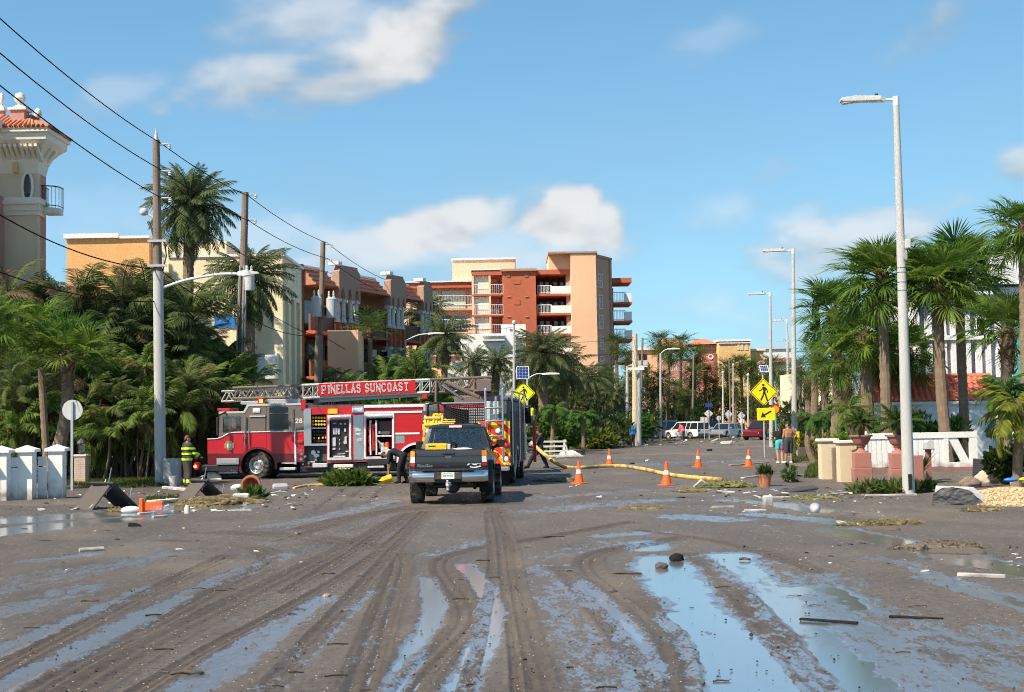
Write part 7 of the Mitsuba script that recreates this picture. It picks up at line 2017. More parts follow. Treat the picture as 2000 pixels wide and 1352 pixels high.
def weed_clump(px,py,w,d,h,n,cols,label,seed,name='weed_clump',cat='seaweed',size=.22,up=.2):
    g=G(px,py)
    r=R_(seed)
    b=MB()
    if up>.25:
        b=bush_mesh(w,d,h,n,size,cols,seed,12,up)
    else:
        m=trimesh.creation.icosphere(4,1.0)
        q=m.vertices*[w*.5,d*.5,h*.62]
        q=q*(1+1.1*(meshkit.fbm(q*[5,5,9]+seed,4,seed%50)-.5))[:,None]
        q[:,2]=np.abs(q[:,2])*.95
        b.add(q,m.faces,np.array(cols[0])*.8)
        b.c[-1]=np.array(cols)[(meshkit.fbm(q*9+3,3,7)*3.9).astype(int)%len(cols)]*(.5+meshkit.fbm(q*22,3,3))[:,None]
        k=r.randint(len(q),size=n)
        for i in k:
            a0,L=r.uniform(0,6.28),r.uniform(.06,.2)
            dv=np.array([math.cos(a0),math.sin(a0),r.normal()*.25])*L
            s0=np.array([-math.sin(a0),math.cos(a0),.3])*.006
            p0=q[i]*1.02
            pm,p1=p0+dv*.5+[0,0,.02],p0+dv*[1,1,.3]+[r.normal()*.02,r.normal()*.02,-.01]
            b.add([p0-s0,p0+s0,pm-s0,pm+s0,p1],[[0,1,3],[0,3,2],[2,3,4]],np.array(cols[r.randint(len(cols))])*r.uniform(.5,1.5))
    t=Thing(name,label,cat,place(g[0],g[1],-.01))
    t.body(b.mesh(),'leaf' if up>.25 else 'tinted',False,color=b.colors())
WEED=[(.17,.125,.06),(.21,.16,.085),(.12,.10,.045),(.26,.2,.11)]
WEEDG=[(.15,.165,.05),(.19,.18,.07),(.115,.13,.042)]
def wrecked_table(px,py,rz,label,s=1.0):
    """an upturned table: dark top leaning on its edge, thin legs in the air"""
    g=G(px,py)
    t=Thing('upturned_table',label,'table',place(g[0],g[1],.0,rz,0,0,s),'upturned tables in the debris')
    t.part('table_top',MB().man(rbox(1.0,.9,.045,.01)).mesh(),'charcoal_cloth',False,M=place(.2,0,.34,14,0,40))
    t.part('side_board',MB().man(rbox(.8,.8,.035,.01)).mesh(),'grey_wood_dark',False,M=place(-.36,.02,.30,10,0,-48))
    for x,y,dx,dy,L in[(-.12,-.25,.14,-.1,.75),(-.06,.25,.3,.12,.4),(.5,-.22,.12,.06,.42)]:
        t.part('leg',MB().tube([(x,y,.35 if x<.2 else.1),(x+dx*.7,y+dy,.35+L*.9 if x<.2 else.5)],.014,6).mesh(),'steel',True)
    t.part('brace',MB().tube([(-.55,-.28,.06),(.1,-.28,.62)],.018,6).mesh(),'galvanised',True)
wrecked_table(208,994,40,'upturned dark table lying in the puddle below the brick pillar',1.0)
wrecked_table(396,981,34,'upturned dark table in front of the firefighter',.9)
weed_clump(432,985,2.0,.9,.34,1300,WEED,'heap of brown seaweed beside the second upturned table',301)
weed_clump(372,990,1.0,.6,.22,400,WEED,'small heap of brown seaweed left of the bigger heap',302)
weed_clump(685,950,1.7,.8,.34,900,[(.13,.2,.04),(.17,.22,.05),(.09,.15,.03)],'pile of cut green palm leaves on the road before the ladder truck',303,'leaf_pile','leaf pile',.34,.5)
weed_clump(494,978,.5,.35,.3,160,GREENS,'dark green plant fallen out of the orange pot',304,'fallen_plant','plant',.26,.4)
weed_clump(1085,941,1.3,1.2,.2,700,WEED,'low mound of brown weed left of the nearest cone',305)
weed_clump(1258,995,1.1,.8,.1,400,WEED,'dark flat weed patch in the middle of the road',306)
weed_clump(1418,952,1.6,1.6,.28,1200,WEEDG,'greenish weed heap where the hose ends',307)
weed_clump(1350,962,.9,.8,.16,400,WEED,'small weed heap left of the one where the hose ends',308)
weed_clump(1590,975,1.5,.6,.14,500,WEEDG,'green weed strip among the white scraps on the right',309)
weed_clump(1730,965,1.6,.8,.26,700,WEEDG+GREENS,'grassy weed clump left of the lamp pole foot',310,up=.6)
weed_clump(1800,962,.9,.5,.2,300,WEEDG+GREENS,'grassy weed clump right of the lamp pole foot',311,up=.6)
weed_clump(1722,1027,1.35,.35,.16,700,WEED+WEEDG,'roll of yellowish weed lying over the gutter puddle',312)
weed_clump(1918,1000,.8,.5,.16,350,WEED+WEEDG,'yellowish weed clump before the concrete block',313)
weed_clump(1845,1073,1.3,.4,.18,500,[(.13,.11,.08),(.17,.14,.105)],'muddy weed bank right of the gutter puddle',314)
weed_clump(225,1000,.4,.3,.2,120,WEED,'straw tuft beside the first upturned table',315)
# pot, bins, boxes
t=Thing('terracotta_pot','terracotta pot lying on its side, its mouth towards the road','pot',place(*(G(491,967)+[0,0,.29]),0,96,0))
t.part('pot',MB().lathe([(0,-.45),(.19,-.45),(.26,.02),(.29,.02),(.29,.1),(.235,.1),(.22,0),(.16,-.4),(0,-.4)],(0,0,0),28).mesh(),'terracotta',35)
one('white_tub','white square tub lying in the mud beside the orange pot','tub',MB().man(rbox(.42,.3,.26,.03)).mesh(),'white_paint',False,place(*(G(471,984)+[0,0,.13]),6))
one('dark_cushion','dark grey cushion in the mud below the truck middle','cushion',MB().man(rbox(.5,.35,.17,.05)).mesh(),'grey_paint',False,place(*(G(548,956)+[0,0,.08]),12,8))
one('cooler_lid','pale plastic crate left of the dark cushion','crate',MB().man(rbox(.32,.3,.16,.03)).mesh(),'light_grey',False,place(*(G(463,957)+[0,0,.07]),-14,12))
t=Thing('orange_toy','orange and white plastic frame lying in the puddle on the left','toy',place(*G(288,1001),4))
t.part('frame',MB().man(rbox(.5,.12,.22,.02).translate((.12,0,.14))).man(rbox(.1,.12,.36,.02).translate((-.13,-.05,.16))).mesh(),'orange_plastic',False)
t.part('shell',MB().sphere((-.38,0,.06),.2,2,(1.2,.7,.5)).mesh(),'white_rough',True)
t=Thing('clear_bin','clear plastic bin right of the orange toy','bin',place(*G(317,1005),-8))
t.part('bin',MB().man(rbox(.46,.32,.22,.03).translate((0,0,.11))-rbox(.42,.28,.22,.03).translate((0,0,.14))).mesh(),'clear_plastic',False)
one('clear_jar','small white jar standing at the puddle edge','jar',MB().lathe([(0,0),(.07,0),(.07,.14),(.05,.17),(.05,.2),(0,.2)],(0,0,0),14).mesh(),'white_rough',35,place(*G(366,1004)))
plank(320,956,378,962,.14,.1,'white_paint','white square beam lying on the verge in front of the firefighter')
plank(294,986,342,982,.3,.05,'white_rough','white board lying behind the clear bin',z=.06)
plank(270,1007,304,1004,.1,.05,'white_paint','white strip lying in front of the orange toy')
plank(298,1013,326,1011,.09,.05,'white_paint','short white strip at the near puddle edge')
plank(412,1000,492,998,.06,.025,'light_grey','thin pale strip in the mud left of the pickup')
plank(200,955,232,953,.24,.03,'white_rough','white board on the grass left of the first pole')
plank(478,987,526,980,.12,.03,'wood_grey','grey plank right of the white tub')
plank(505,966,560,962,.1,.03,'white_rough','pale lath in the mud right of the orange pot')
pipe(155,1080,202,1077,.04,'white_paint','white pipe lying at the near left puddle')
one('carton','crumpled white sheet leaning at the corner of the ladder truck','sheet',MB().man(hull([(0,0,0),(.55,0,.02),(.5,.1,.16),(.25,.05,.32),(.02,.05,.36),(.1,.2,.0)])).mesh(),'cream_trim',False,place(*G(404,938)))
plank(388,940,408,931,.12,.03,'wood_grey','short plank under the crumpled white sheet',z=.1)
one('black_shoe','black scrap of rubber on the road below the left puddle','scrap',MB().man(hull([(-.14,0,0),(.15,.02,0),(.1,.1,.0),(-.1,.1,0),(-.13,.04,.1),(.02,.05,.09),(.12,.05,.05)])).mesh(),'black_rubber',30,place(*G(263,1031)))
for i,(px,py,L,a,lab)in enumerate([(366,1321,.26,8,'short black stick at the bottom of the picture'),(640,1124,.18,0,'small black stick on the brown rut'),(174,1178,.22,-6,'black stick at the end of a rut on the left'),(1225,1124,.38,-6,'dark flat strip in the middle puddle'),(943,1098,.2,4,'small dark stick right of the winding track'),(1455,1096,.16,-8,'dark chip in the right puddle'),(1082,1051,.4,10,'dark twig on the winding track')]):
    g=G(px,py)
    one('stick',lab,'stick',MB().tube(catmull([(-L/2,0,.025),(-L*.1,.02,.035),(L*.2,-.01,.03),(L/2,.02,.02)],4),[.012]+[.02]*6+[.016]*5+[.008],6).mesh(),'grey_wood_dark',True,place(g[0],g[1],.0,a))
plank(270,1312,330,1317,.02,.012,'grey_wood_dark','thin dark twig beside the bottom stick','stick','stick')
plank(1563,1213,1675,1221,.06,.02,'black_rubber','left one of two long black strips in the shallow water','strip','black_strip')
plank(1737,1208,1842,1213,.06,.02,'black_rubber','right one of two long black strips in the shallow water','strip','black_strip')
lump(1322,1096,.1,'black_rubber','crumpled black lump standing in the middle puddle','scrap','black_lump',4,(1,.8,.75))
lump(1292,1110,.09,'grey_wood_dark','dark clod beside the crumpled black lump','clod','clod',5)
lump(1197,1158,.05,'grey_wood_dark','small dark clod on the winding track','clod','clod',6)
lump(638,1167,.05,'wood_grey','small tan stone on the left ruts','stone','stone',7)
# right hand side
one('dark_board','dark board lying flat near the potted plant','board',MB().man(rbox(.85,.25,.06,.015)).mesh(),'charcoal_cloth',False,place(*(G(1565,962)+[0,0,.08]),10,14,-6))
for(x0,y0,x1,y1,w,lab)in[(1482,976,1578,973,.1,'white board in the shallow water right of the potted plant'),(1612,970,1656,966,.09,'white board on the mud between the posts and the water'),(1690,971,1790,969,.09,'thin white board at the lamp pole foot'),(1390,994,1434,993,.07,'short white strip in the road water'),(1455,1001,1496,1000,.14,'flat white sheet among the twigs'),(1402,963,1436,964,.06,'white strip below the hose end'),(1635,1023,1678,1029,.05,'white lath beside the gutter puddle'),(1450,936,1490,931,.12,'white plank behind the potted plant'),(1870,1128,1965,1132,.05,'pale lath in the gutter at the right edge'),(1425,911,1500,905,.16,'tan plank lying across the far road'),(1288,862,1318,856,.12,'pale plank before the parked cars'),(1400,858,1450,853,.2,'tan board beside the silver saloon')]:
    plank(x0,y0,x1,y1,w,.05,'white_paint' if 'tan' not in lab else 'wood_grey',lab)
one('white_box','white square box in the water right of the potted plant','box',MB().man(rbox(.2,.16,.24,.02)).mesh(),'white_paint',False,place(*(G(1500,989)+[0,0,.12]),8))
one('white_ball','white round float at the edge of the gutter','float',MB().sphere((0,0,.09),.11,2).mesh(),'white_paint',True,place(*G(1592,1001)))
t=Thing('bent_white_pipe','bent white plastic pipe sticking up in the weed','pipe');g=G(1362,952)
t.body(MB().tube([g+[-.1,0,0],g+[.12,0,.2],g+[.3,0,.05],g+[.42,.1,.1]],.045,8).mesh(),'white_paint',30)
for i,(px,py,sx,sy,rz)in enumerate([(1645,1008,.55,.16,-38),(1725,1037,.6,.18,-30),(1870,1082,.8,.16,-28)]):
    one('kerb_stone',['muddy kerb stone at the upper end of the gutter puddle','rounded kerb stone behind the roll of weed','muddy kerb stone at the lower end of the gutter puddle'][i],'kerb stone',soft(rbox(sx,sy,.13,.05).translate((0,0,.015)),.05,3),'grey_wood_dark',True,place(*G(px,py),rz))
t=Thing('concrete_block','sloping concrete slab with a dark broken face before the gravel bed','concrete block',place(*G(1868,988),-12))
t.part('slab',MB().man(hull([(-.5,.05,0),(.55,-.0,0),(.8,.3,0),(-.4,.6,0),(-.42,.06,.35),(-.2,.06,.42),(.25,.06,.36),(.6,.06,.04),(-.35,.7,.40),(.45,.75,.36)])).mesh(),'pole_concrete',False)
fc=MB().prism(Polygon([(-.52,-.05),(-.47,.26),(-.3,.37),(-.05,.40),(.28,.33),(.62,.0),(.6,-.05)]),.09,shiftM(0,.05,0,XZ)).mesh().subdivide_to_size(.05)
fc.vertices=fc.vertices+(meshkit.fbm(fc.vertices*9+2,4,3)-.5)[:,None]*[.05,.12,.05]
t.part('broken_face',fc,'dark_grey',40)
t=Thing('plastic_bottle','clear plastic bottle standing against the dark broken concrete face','bottle',place(*G(1838,987)))
t.part('bottle',MB().lathe([(0,0),(.035,0),(.038,.03),(.036,.1),(.04,.16),(.03,.21),(.013,.25),(.013,.275)],(0,0,0),14).mesh(),'clear_plastic',40)
t.part('cap',MB().cyl((0,0,.275),(0,0,.295),.016,None,10).mesh(),'white_paint',False)
t=Thing('dark_lounger_pad','dark grey slatted lounger back leaning against the boulders','lounger',place(*(G(1915,935)),-8))
M=place(0,0,.0,0,-16,8)
t.part('frame',MB().man(rbox(.5,.05,.62,.02).translate((0,0,.3))).mesh(),'charcoal_cloth',False,M=M)
for k in range(8):t.part('slat',MB().box(-.24,.24,-.045,-.026,.03+k*.072,.085+k*.072).mesh(),'charcoal_cloth',False,M=M)
for i,(px,py,r,lab)in enumerate([(1895,952,.26,'small dark boulder under the lounger back'),(1932,945,.36,'pale limestone boulder beside the lounger back'),(1968,940,.34,'pale boulder in the middle of the rock edge'),(2000,950,.34,'pale boulder at the right edge of the picture')]):
    lump(px,py,r,'limestone' if i else 'pole_wood',lab,'boulder','boulder',20+i,(1.1,.8,.75))
paint('limestone',(.50,.41,.31),.95,spec=.2)
def gravel_fn(p,n,uv):
    d,e,w=voronoi(p.x*15,p.y*15)
    return mix((.26,.17,.09),(.62,.46,.28),w)*(.45+.55*smoothstep(0,.25,e-d))
paint('gravel',proc(gravel_fn),.9)
r=R_(41)
gv=G(1975,985)
xx,yy=np.meshgrid(np.linspace(-1.1,1.6,60),np.linspace(-1.1,2.6,60))
zz=.30*np.clip(1-((xx-.3)/1.3)**2-((yy-.6)/1.9)**2,-.3,1)+.05*(n2d(xx,yy,3,3,5,3)-.5)
i,j=np.meshgrid(np.arange(59),np.arange(59),indexing='ij')
one('gravel_bed','heaped bed of tan gravel at the right edge','gravel',MB().add(np.stack([xx+gv[0],yy+gv[1],zz],-1).reshape(-1,3),np.stack([i*60+j,i*60+j+1,(i+1)*60+j+1,(i+1)*60+j],-1).reshape(-1,4)).mesh(),'gravel',True,kind='structure')
b=MB()
peb=trimesh.creation.icosphere(0,1.0)
for k in range(2600):
    x,y=r.uniform(-1.0,1.5),r.uniform(-1.0,2.4)
    z=.30*np.clip(1-((x-.3)/1.3)**2-((y-.6)/1.9)**2,-.3,1)
    if z<.0:continue
    q=peb.vertices*(r.uniform(.02,.045)*np.array([1,.8,.7]))+r.normal(size=(12,3))*.004
    b.add(q@trimesh.transformations.random_rotation_matrix(r.rand(3))[:3,:3].T+[gv[0]+x,gv[1]+y,z+.01],peb.faces,np.array([.55,.40,.24])*r.uniform(.5,1.35))
one('pebbles','loose tan pebbles covering the gravel bed','gravel',b.mesh(),'tinted',False,kind='stuff',color=b.colors())
one('blue_toy','blue plastic toy lying on the gravel','toy',MB().sphere((0,0,.05),.14,2,(1.3,.8,.4)).mesh(),'blue_plastic',True,place(*(G(1975,958)+[0,0,.22])))
one('yellow_toy','yellow plastic toy right of the blue one on the gravel','toy',MB().sphere((0,0,.05),.11,2,(1.2,.8,.5)).mesh(),'yellow_paint',True,place(*(G(2001,957)+[0,0,.22])))
# far verge: wreckage before the cars
t=Thing('white_bench','white slatted bench frame behind the hose carrier','bench');p=foot(1078,70)
for k in range(4):t.part('slat',MB().box(p[0]-.55,p[0]+.75,70,70.05,.15+.24*k,.24+.24*k).mesh(),'white_rough',False)
for x in(-.5,.1,.68):t.part('leg',MB().box(p[0]+x,p[0]+x+.06,70.06,70.12,-.05,1.0).mesh(),'grey_paint',False)
t=Thing('white_watercraft','small white overturned boat on the far verge','boat',place(*foot(1112,72),0,8))
t.part('hull',MB().man(hull([(-.7,0,.05),(.75,0,.1),(-.6,.5,.05),(.6,.5,.05),(-.4,.1,.38),(.35,.1,.34),(-.3,.45,.36),(.2,.4,.36)])).mesh(),'white_paint',35)
t.part('fin',MB().man(hull([(-.35,.2,.3),(-.05,.2,.32),(-.3,.26,.3),(-.28,.22,.95),(-.2,.22,.96)])).mesh(),'white_paint',False)
FAR=[(1165,858,.5,'white_rough'),(1182,862,.35,'grey_paint'),(1195,857,.4,'white_rough'),(1140,862,.3,'white_rough'),(1153,855,.35,'cream_trim'),(1172,852,.4,'black_plastic'),(1208,858,.4,'white_rough'),(1215,865,.3,'wood_grey'),(1275,863,.4,'grey_wood_dark'),(1250,866,.35,'black_rubber'),(1300,858,.4,'white_rough'),(1322,861,.5,'white_paint'),(1340,862,.4,'white_rough'),(1360,858,.55,'white_paint'),(1398,862,.6,'white_rough'),(1432,857,.5,'grey_paint'),(1420,868,.8,'white_rough'),(1452,850,.3,'white_rough'),(1178,848,.25,'orange_plastic'),(1385,882,.3,'black_rubber'),(1235,852,.3,'red_plastic'),(1268,856,.35,'wood_grey'),(1310,866,.3,'wood_grey')]
ADJ={'white_rough':'white','white_paint':'bright white','grey_paint':'grey','cream_trim':'cream','black_plastic':'black','wood_grey':'brownish','grey_wood_dark':'dark','black_rubber':'black','orange_plastic':'orange','red_plastic':'red'}
PLACE=['under the far left signs','right of the far left signs','below the white upright sign','right of the white boat','between the boat and the signs','behind the small palm','left of the white lamp post','nearest the white lamp post','left of the silver car','right of the utility poles','in front of the silver car','at the feet of the person in pink','right of the person in pink','in front of the white car','under the black car','below the silver saloon','alone on the road before the cars','by the dark red car','hung on the wreckage at the far left signs','in the middle of the far road','at the foot of the utility poles','under the front of the silver car','before the white car']
for i,(px,py,w,m)in enumerate(FAR):
    g=G(px,py)
    r=R_(500+i)
    pts=[(r.uniform(-w,w),r.uniform(-.4,.4)*w,r.uniform(0,.55*w)if k>3 else 0)for k in range(9)]
    one('wreckage_piece',ADJ[m]+' piece of wreckage '+PLACE[i],'wreckage',MB().man(hull(pts)).mesh(),m,False,place(g[0],g[1],0,r.uniform(0,90)))
# fine litter too small to count, and grass
r=R_(99)
b=MB()
zones=[((250,1005),(620,950),260),((1380,1010),(1760,955),300),((1120,872),(1450,846),420),((1560,1120),(2000,1060),60),((20,1000),(330,960),110),((1000,1000),(1450,900),90),((560,980),(800,945),90),((100,1120),(600,1020),50),((1500,905),(1650,870),60)]
for(x0,y0),(x1,y1),n in zones:
    for k in range(n):
        g=G(r.uniform(x0,x1),r.uniform(y1,y0))
        s=r.choice([.02,.03,.05,.08,.12])*(1.4 if g[1]>60 else.8 if g[1]>32 else.4)
        c=[(.7,.7,.68),(.62,.6,.55),(.05,.045,.04),(.12,.09,.06),(.25,.19,.13),(.3,.3,.3)][r.choice(6,p=[.2,.12,.25,.23,.12,.08])]
        q=r.uniform(-1,1,(6,3))*[s*r.uniform(.6,2.2),s*.7,s*.3]
        b.man(hull(q),c,place(g[0],g[1],.02+s*.15,r.uniform(0,180)))
one('litter','small scraps and splinters strewn over the mud','litter',b.mesh(),'tinted',False,kind='stuff',color=b.colors())
# twigs lying about
b=MB()
for k in range(70):
    x0,y0=r.uniform(0,2000),r.choice([r.uniform(880,1000),r.uniform(1000,1200),r.uniform(1150,1352)])
    g=G(x0,y0);L=r.uniform(.05,.22);a=r.uniform(-.5,.5)+(np.pi if r.rand()<.5 else 0)
    z=max(gz(g[0],g[1]),0)+.008
    d=np.array([math.cos(a),math.sin(a)*.6,0])*L/2
    b.tube([g+[0,0,z]-d,g+[0,.02,z+.003],g+[0,0,z]+d],r.uniform(.003,.007),4,True,np.array([.03,.024,.018])*r.uniform(.5,2))
one('twigs','thin dark twigs and stalks strewn over the mud','twigs',b.mesh(),'tinted',False,kind='stuff',color=b.colors())
# clods thrown up beside the ruts
b=MB()
for k in range(1500):
    if k%3:pts,hw,_=TRACKS[r.randint(len(TRACKS))]
    if k%3:
        L_=_gxy(pts);i_=r.randint(len(L_)-1);f=r.rand()
        q=L_[i_]*(1-f)+L_[i_+1]*f;dd=L_[i_+1]-L_[i_];nn=np.array([-dd[1],dd[0]])/(np.linalg.norm(dd)+1e-9)
        x,y=q+nn*r.normal()*hw*1.4
    else:
        g=G(r.uniform(-50,2050),1000+380*r.rand());x,y=g[:2]
    if y<9 or y>40:continue
    s=r.uniform(.004,.013)*(1+.8*(r.rand()<.05))
    b.add(peb.vertices*s*[1,.9,.6]+r.normal(size=(12,3))*s*.25+[x,y,.010+s*.3],peb.faces,np.array([.085,.068,.054])*r.uniform(.35,1.3))
one('clods','crumbs of wet mud thrown up along the ruts','mud',b.mesh(),'tinted',False,kind='stuff',color=b.colors())
lawn=lambda px:[tuple(G(x,y)[:2])for x,y in px]
GRASS=[(.09,.14,.03),(.12,.16,.04),(.07,.11,.025),(.16,.15,.06)]
for poly,n,h in[([(130,952),(250,955),(330,950),(330,935),(130,938)],5200,.14),([(0,968),(130,958),(130,940),(0,945)],1500,.12),([(285,985),(350,980),(350,970),(285,974)],900,.1),([(1545,905),(1605,900),(1605,886),(1550,888)],2600,.14),([(1570,935),(1606,935),(1606,905),(1580,915)],1400,.2),([(1130,866),(1480,862),(1480,850),(1130,852)],2600,.25)]:
    m=grass_mesh(lawn(poly),n,h,GRASS,n)
    key='' if n!=5200 else ''
    one('grass',['ragged green grass on the verge'][0]+' '+{5200:'below the left thicket',1500:'behind the white fence',900:'beside the upturned table',2600:'on the right',1400:'left of the beige posts'}[n]+(' far down the street' if h==.25 else ''),'grass',m.mesh(),'leaf',False,kind='stuff',color=m.colors())

# ---------------------------------------------------------------- trees and shrubs where they stand
def fanp(px,py,Y,rpx,label,fx=None,**kw):
    return fan_palm(foot(px if fx is None else fx,Y)-[0,0,.1],V(px,py,Y),rpx/pxm(Y),label,**kw)
def featp(px,py,Y,rpx,label,fx=None,**kw):
    return feather_palm(foot(px if fx is None else fx,Y)-[0,0,.1],V(px,py,Y),rpx/pxm(Y),label,**kw)
GP_R='fan palms in front of the white house on the right'
fanp(1722,545,49,112,'tall fan palm with brown boots just left of the nearest street lamp',1735,seed=1,group=GP_R,r0=.185,n=50,down=-32)
fanp(1832,560,48,108,'fan palm with thick orange brown boots just right of the nearest street lamp',1854,seed=2,group=GP_R,r0=.195,n=50,bend=(-.1,0),down=-28)
fanp(1872,535,51,110,'slender fan palm standing second right of the nearest street lamp',1887,seed=3,group=GP_R,r0=.165,n=46,boots=.5,down=-28)
fanp(1967,650,46,100,'short bright green fan palm with rough boots near the right edge',1962,seed=4,group=GP_R,r0=.19,n=28,boots=1.4,down=-20)
fanp(2000,450,44,92,'high fan palm crown cut by the right edge of the picture',2010,seed=5,group=GP_R,r0=.2,n=36)
fanp(1628,612,60,92,'leftmost dark fan palm of the right hand row',1640,seed=6,group=GP_R,r0=.2,n=38,dark=True)
fanp(1690,655,53,88,'low fan palm with shaggy boots left of the tall fan palm',1697,seed=7,group=GP_R,r0=.24,n=38,boots=1.4,dead=5)
fanp(1640,700,56,66,'small fan palm under the leftmost dark fan palm',1628,seed=8,group=GP_R,r0=.2,n=32)
fanp(1772,690,55,84,'dark fan palm half hidden behind the nearest street lamp',1768,seed=9,group=GP_R,r0=.2,n=34,dark=True)
fanp(1712,690,56,66,'dark trunked fan palm behind the tall fan palm',1716,seed=10,group=GP_R,r0=.22,n=30,dark=True)
GP_L='fan palms behind the white fence on the left'
fanp(130,700,45,108,'leaning fan palm with a cut brown collar behind the white fence',78,seed=11,group=GP_L,r0=.2,n=27,boots=.55,bend=(.35,0),up=88,down=-12)
fanp(-18,640,44,92,'fan palm at the left edge of the picture',-20,seed=12,group=GP_L,r0=.18,n=26)
fanp(75,640,47,80,'small fan palm between the leaning palm and the left edge',95,seed=13,group=GP_L,r0=.12,n=20)
# the two tall date palms and those behind the trucks
GD='feather palms along the left side of the street'
featp(370,402,66,112,'tallest date palm, behind the first wooden pole',362,seed=21,group=GD,r0=.25,n=84,parts=True,up=92,down=-62)
featp(487,545,64,102,'second tall date palm, in front of the cream hotel',488,seed=22,group=GD,r0=.25,n=72,parts=True,up=88,down=-62)
featp(828,612,100,72,'date palm in front of the brown arched condominium',800,seed=23,group=GD,r0=.3,n=40,wind=8)
featp(868,655,92,70,'date palm with a thin dark trunk beside the curved street lamp',868,seed=24,group=GD,r0=.22,n=38)
featp(1060,690,93,86,'broad dark date palm in front of the tall peach condominium',1062,seed=25,group=GD,r0=.33,n=56)
featp(1100,720,97,72,'date palm right behind the broad dark date palm',1105,seed=26,group=GD,r0=.3,n=44)
featp(1020,740,99,60,'date palm left behind the broad dark date palm',1022,seed=26,group=GD,r0=.3,n=40)
featp(925,708,88,52,'young date palm above the rear of the fire engine',928,seed=27,group=GD,r0=.36,n=34)
featp(972,705,95,56,'leaning young palm left of the grey solar mast',955,seed=28,group=GD,r0=.3,n=34)
featp(1148,738,104,56,'feather palm with a brown trunk below the peach tower',1142,seed=29,group=GD,r0=.3,n=36)
featp(1205,770,108,52,'feather palm in the dark thicket left of the utility poles',1200,seed=30,group=GD,r0=.28,n=34)
GB='little palms with grey trunks on the far verge'
featp(1082,800,80,44,'little arching palm behind the hose carrier',1076,seed=31,kind='gloss',group=GB,r0=.11,n=15,name='small_palm',up=60,down=-15,extra_dry=0)
featp(1140,812,78,44,'little arching palm right of the hose carrier',1139,seed=32,kind='gloss',group=GB,r0=.1,n=14,name='small_palm',up=60,down=-15,extra_dry=0)
fanp(722,648,84,58,'upright fan palm in front of the arched condominium',728,seed=33,group=GD,parts=False,r0=.16,n=22,boots=.4,up=85,down=-15,dead=0)
# wind-bent fan palms far down the street
GW='tall fan palms bent by the wind down the street'
for i,(px,py,Y,r,fx,lab)in enumerate([
 (1203,672,118,34,1208,'tall thin palm against the peach tower'),(1288,668,128,36,1283,'tall palm left of the red corner tower'),
 (1330,672,132,36,1328,'tall palm beside the red corner tower'),(1308,690,125,34,1302,'tall palm between the two tallest far palms'),
 (1360,696,135,34,1352,'tall palm in front of the red wall'),(1290,745,112,36,1290,'low bushy palm right of the utility poles'),
 (1352,735,128,36,1350,'low palm in front of the red wall'),(1420,720,138,34,1426,'left one of the palms before the ochre building'),
 (1447,712,142,34,1452,'middle one of the palms before the ochre building'),(1468,722,136,32,1466,'right one of the palms before the ochre building'),
 (1508,716,150,34,1506,'far palm behind the pedestrian sign post'),(1530,740,145,30,1528,'far palm left of the second street lamp')]):
    Y=min(Y+20,158-i*.4)if 1250<px<1500 and Y<150 else Y
    fanp(px,py,Y,r,lab,fx,seed=40+i,group=GW,parts=False,r0=.17,n=34,boots=1.4,dead=7,up=75,down=-55,name='tall_palm')
for i,(px,py,Y,r)in enumerate([(1232,745,116,34),(1262,735,122,32),(1275,770,114,30),(1318,760,120,30),(1340,775,122,28),(1378,730,140,30),(1395,755,134,30),(1410,770,136,26),(1437,760,144,28),(1482,750,146,28),(1496,735,152,28),(1545,765,120,34),(1180,735,110,36),(1225,700,124,30)]):
    Y=min(Y+22,157-i*.4)if 1250<px<1500 and Y<150 else Y
    fanp(px,py,Y,r,['palm right behind the utility poles','palm left of the wind-bent palms','low palm left of the silver car','low palm above the white car','low palm below the red wall','palm between the red tower and the ochre building','palm at the corner of the ochre building','lowest palm before the ochre building','palm under the middle ochre palm','palm behind the solar panel on the right','slim palm right of the ochre building','palm at the foot of the second street lamp','palm at the foot of the peach tower','palm under the peach tower balconies'][i],seed=240+i,group=GW,parts=False,r0=.15,n=32,boots=1.2,dead=4,up=75,down=-55,name='tall_palm')
GR='palms in shade beyond the right hand row'
for i,(px,py,Y,r,fx)in enumerate([(1592,690,72,48,1590),(1610,730,70,50,1612),(1655,745,66,52,1660),(1578,745,78,40,1580),(1560,720,95,36,1562)]):
    fanp(px,py,Y,r,['grey green palm left of the right hand row','shaded palm under the leftmost dark fan palm','shaded palm behind the low shaggy fan palm','small dull palm right of the second street lamp','far dull palm behind the second street lamp'][i],fx,seed=60+i,group=GR,parts=False,r0=.2,n=24,boots=1.2,dead=7,name='shaded_palm')
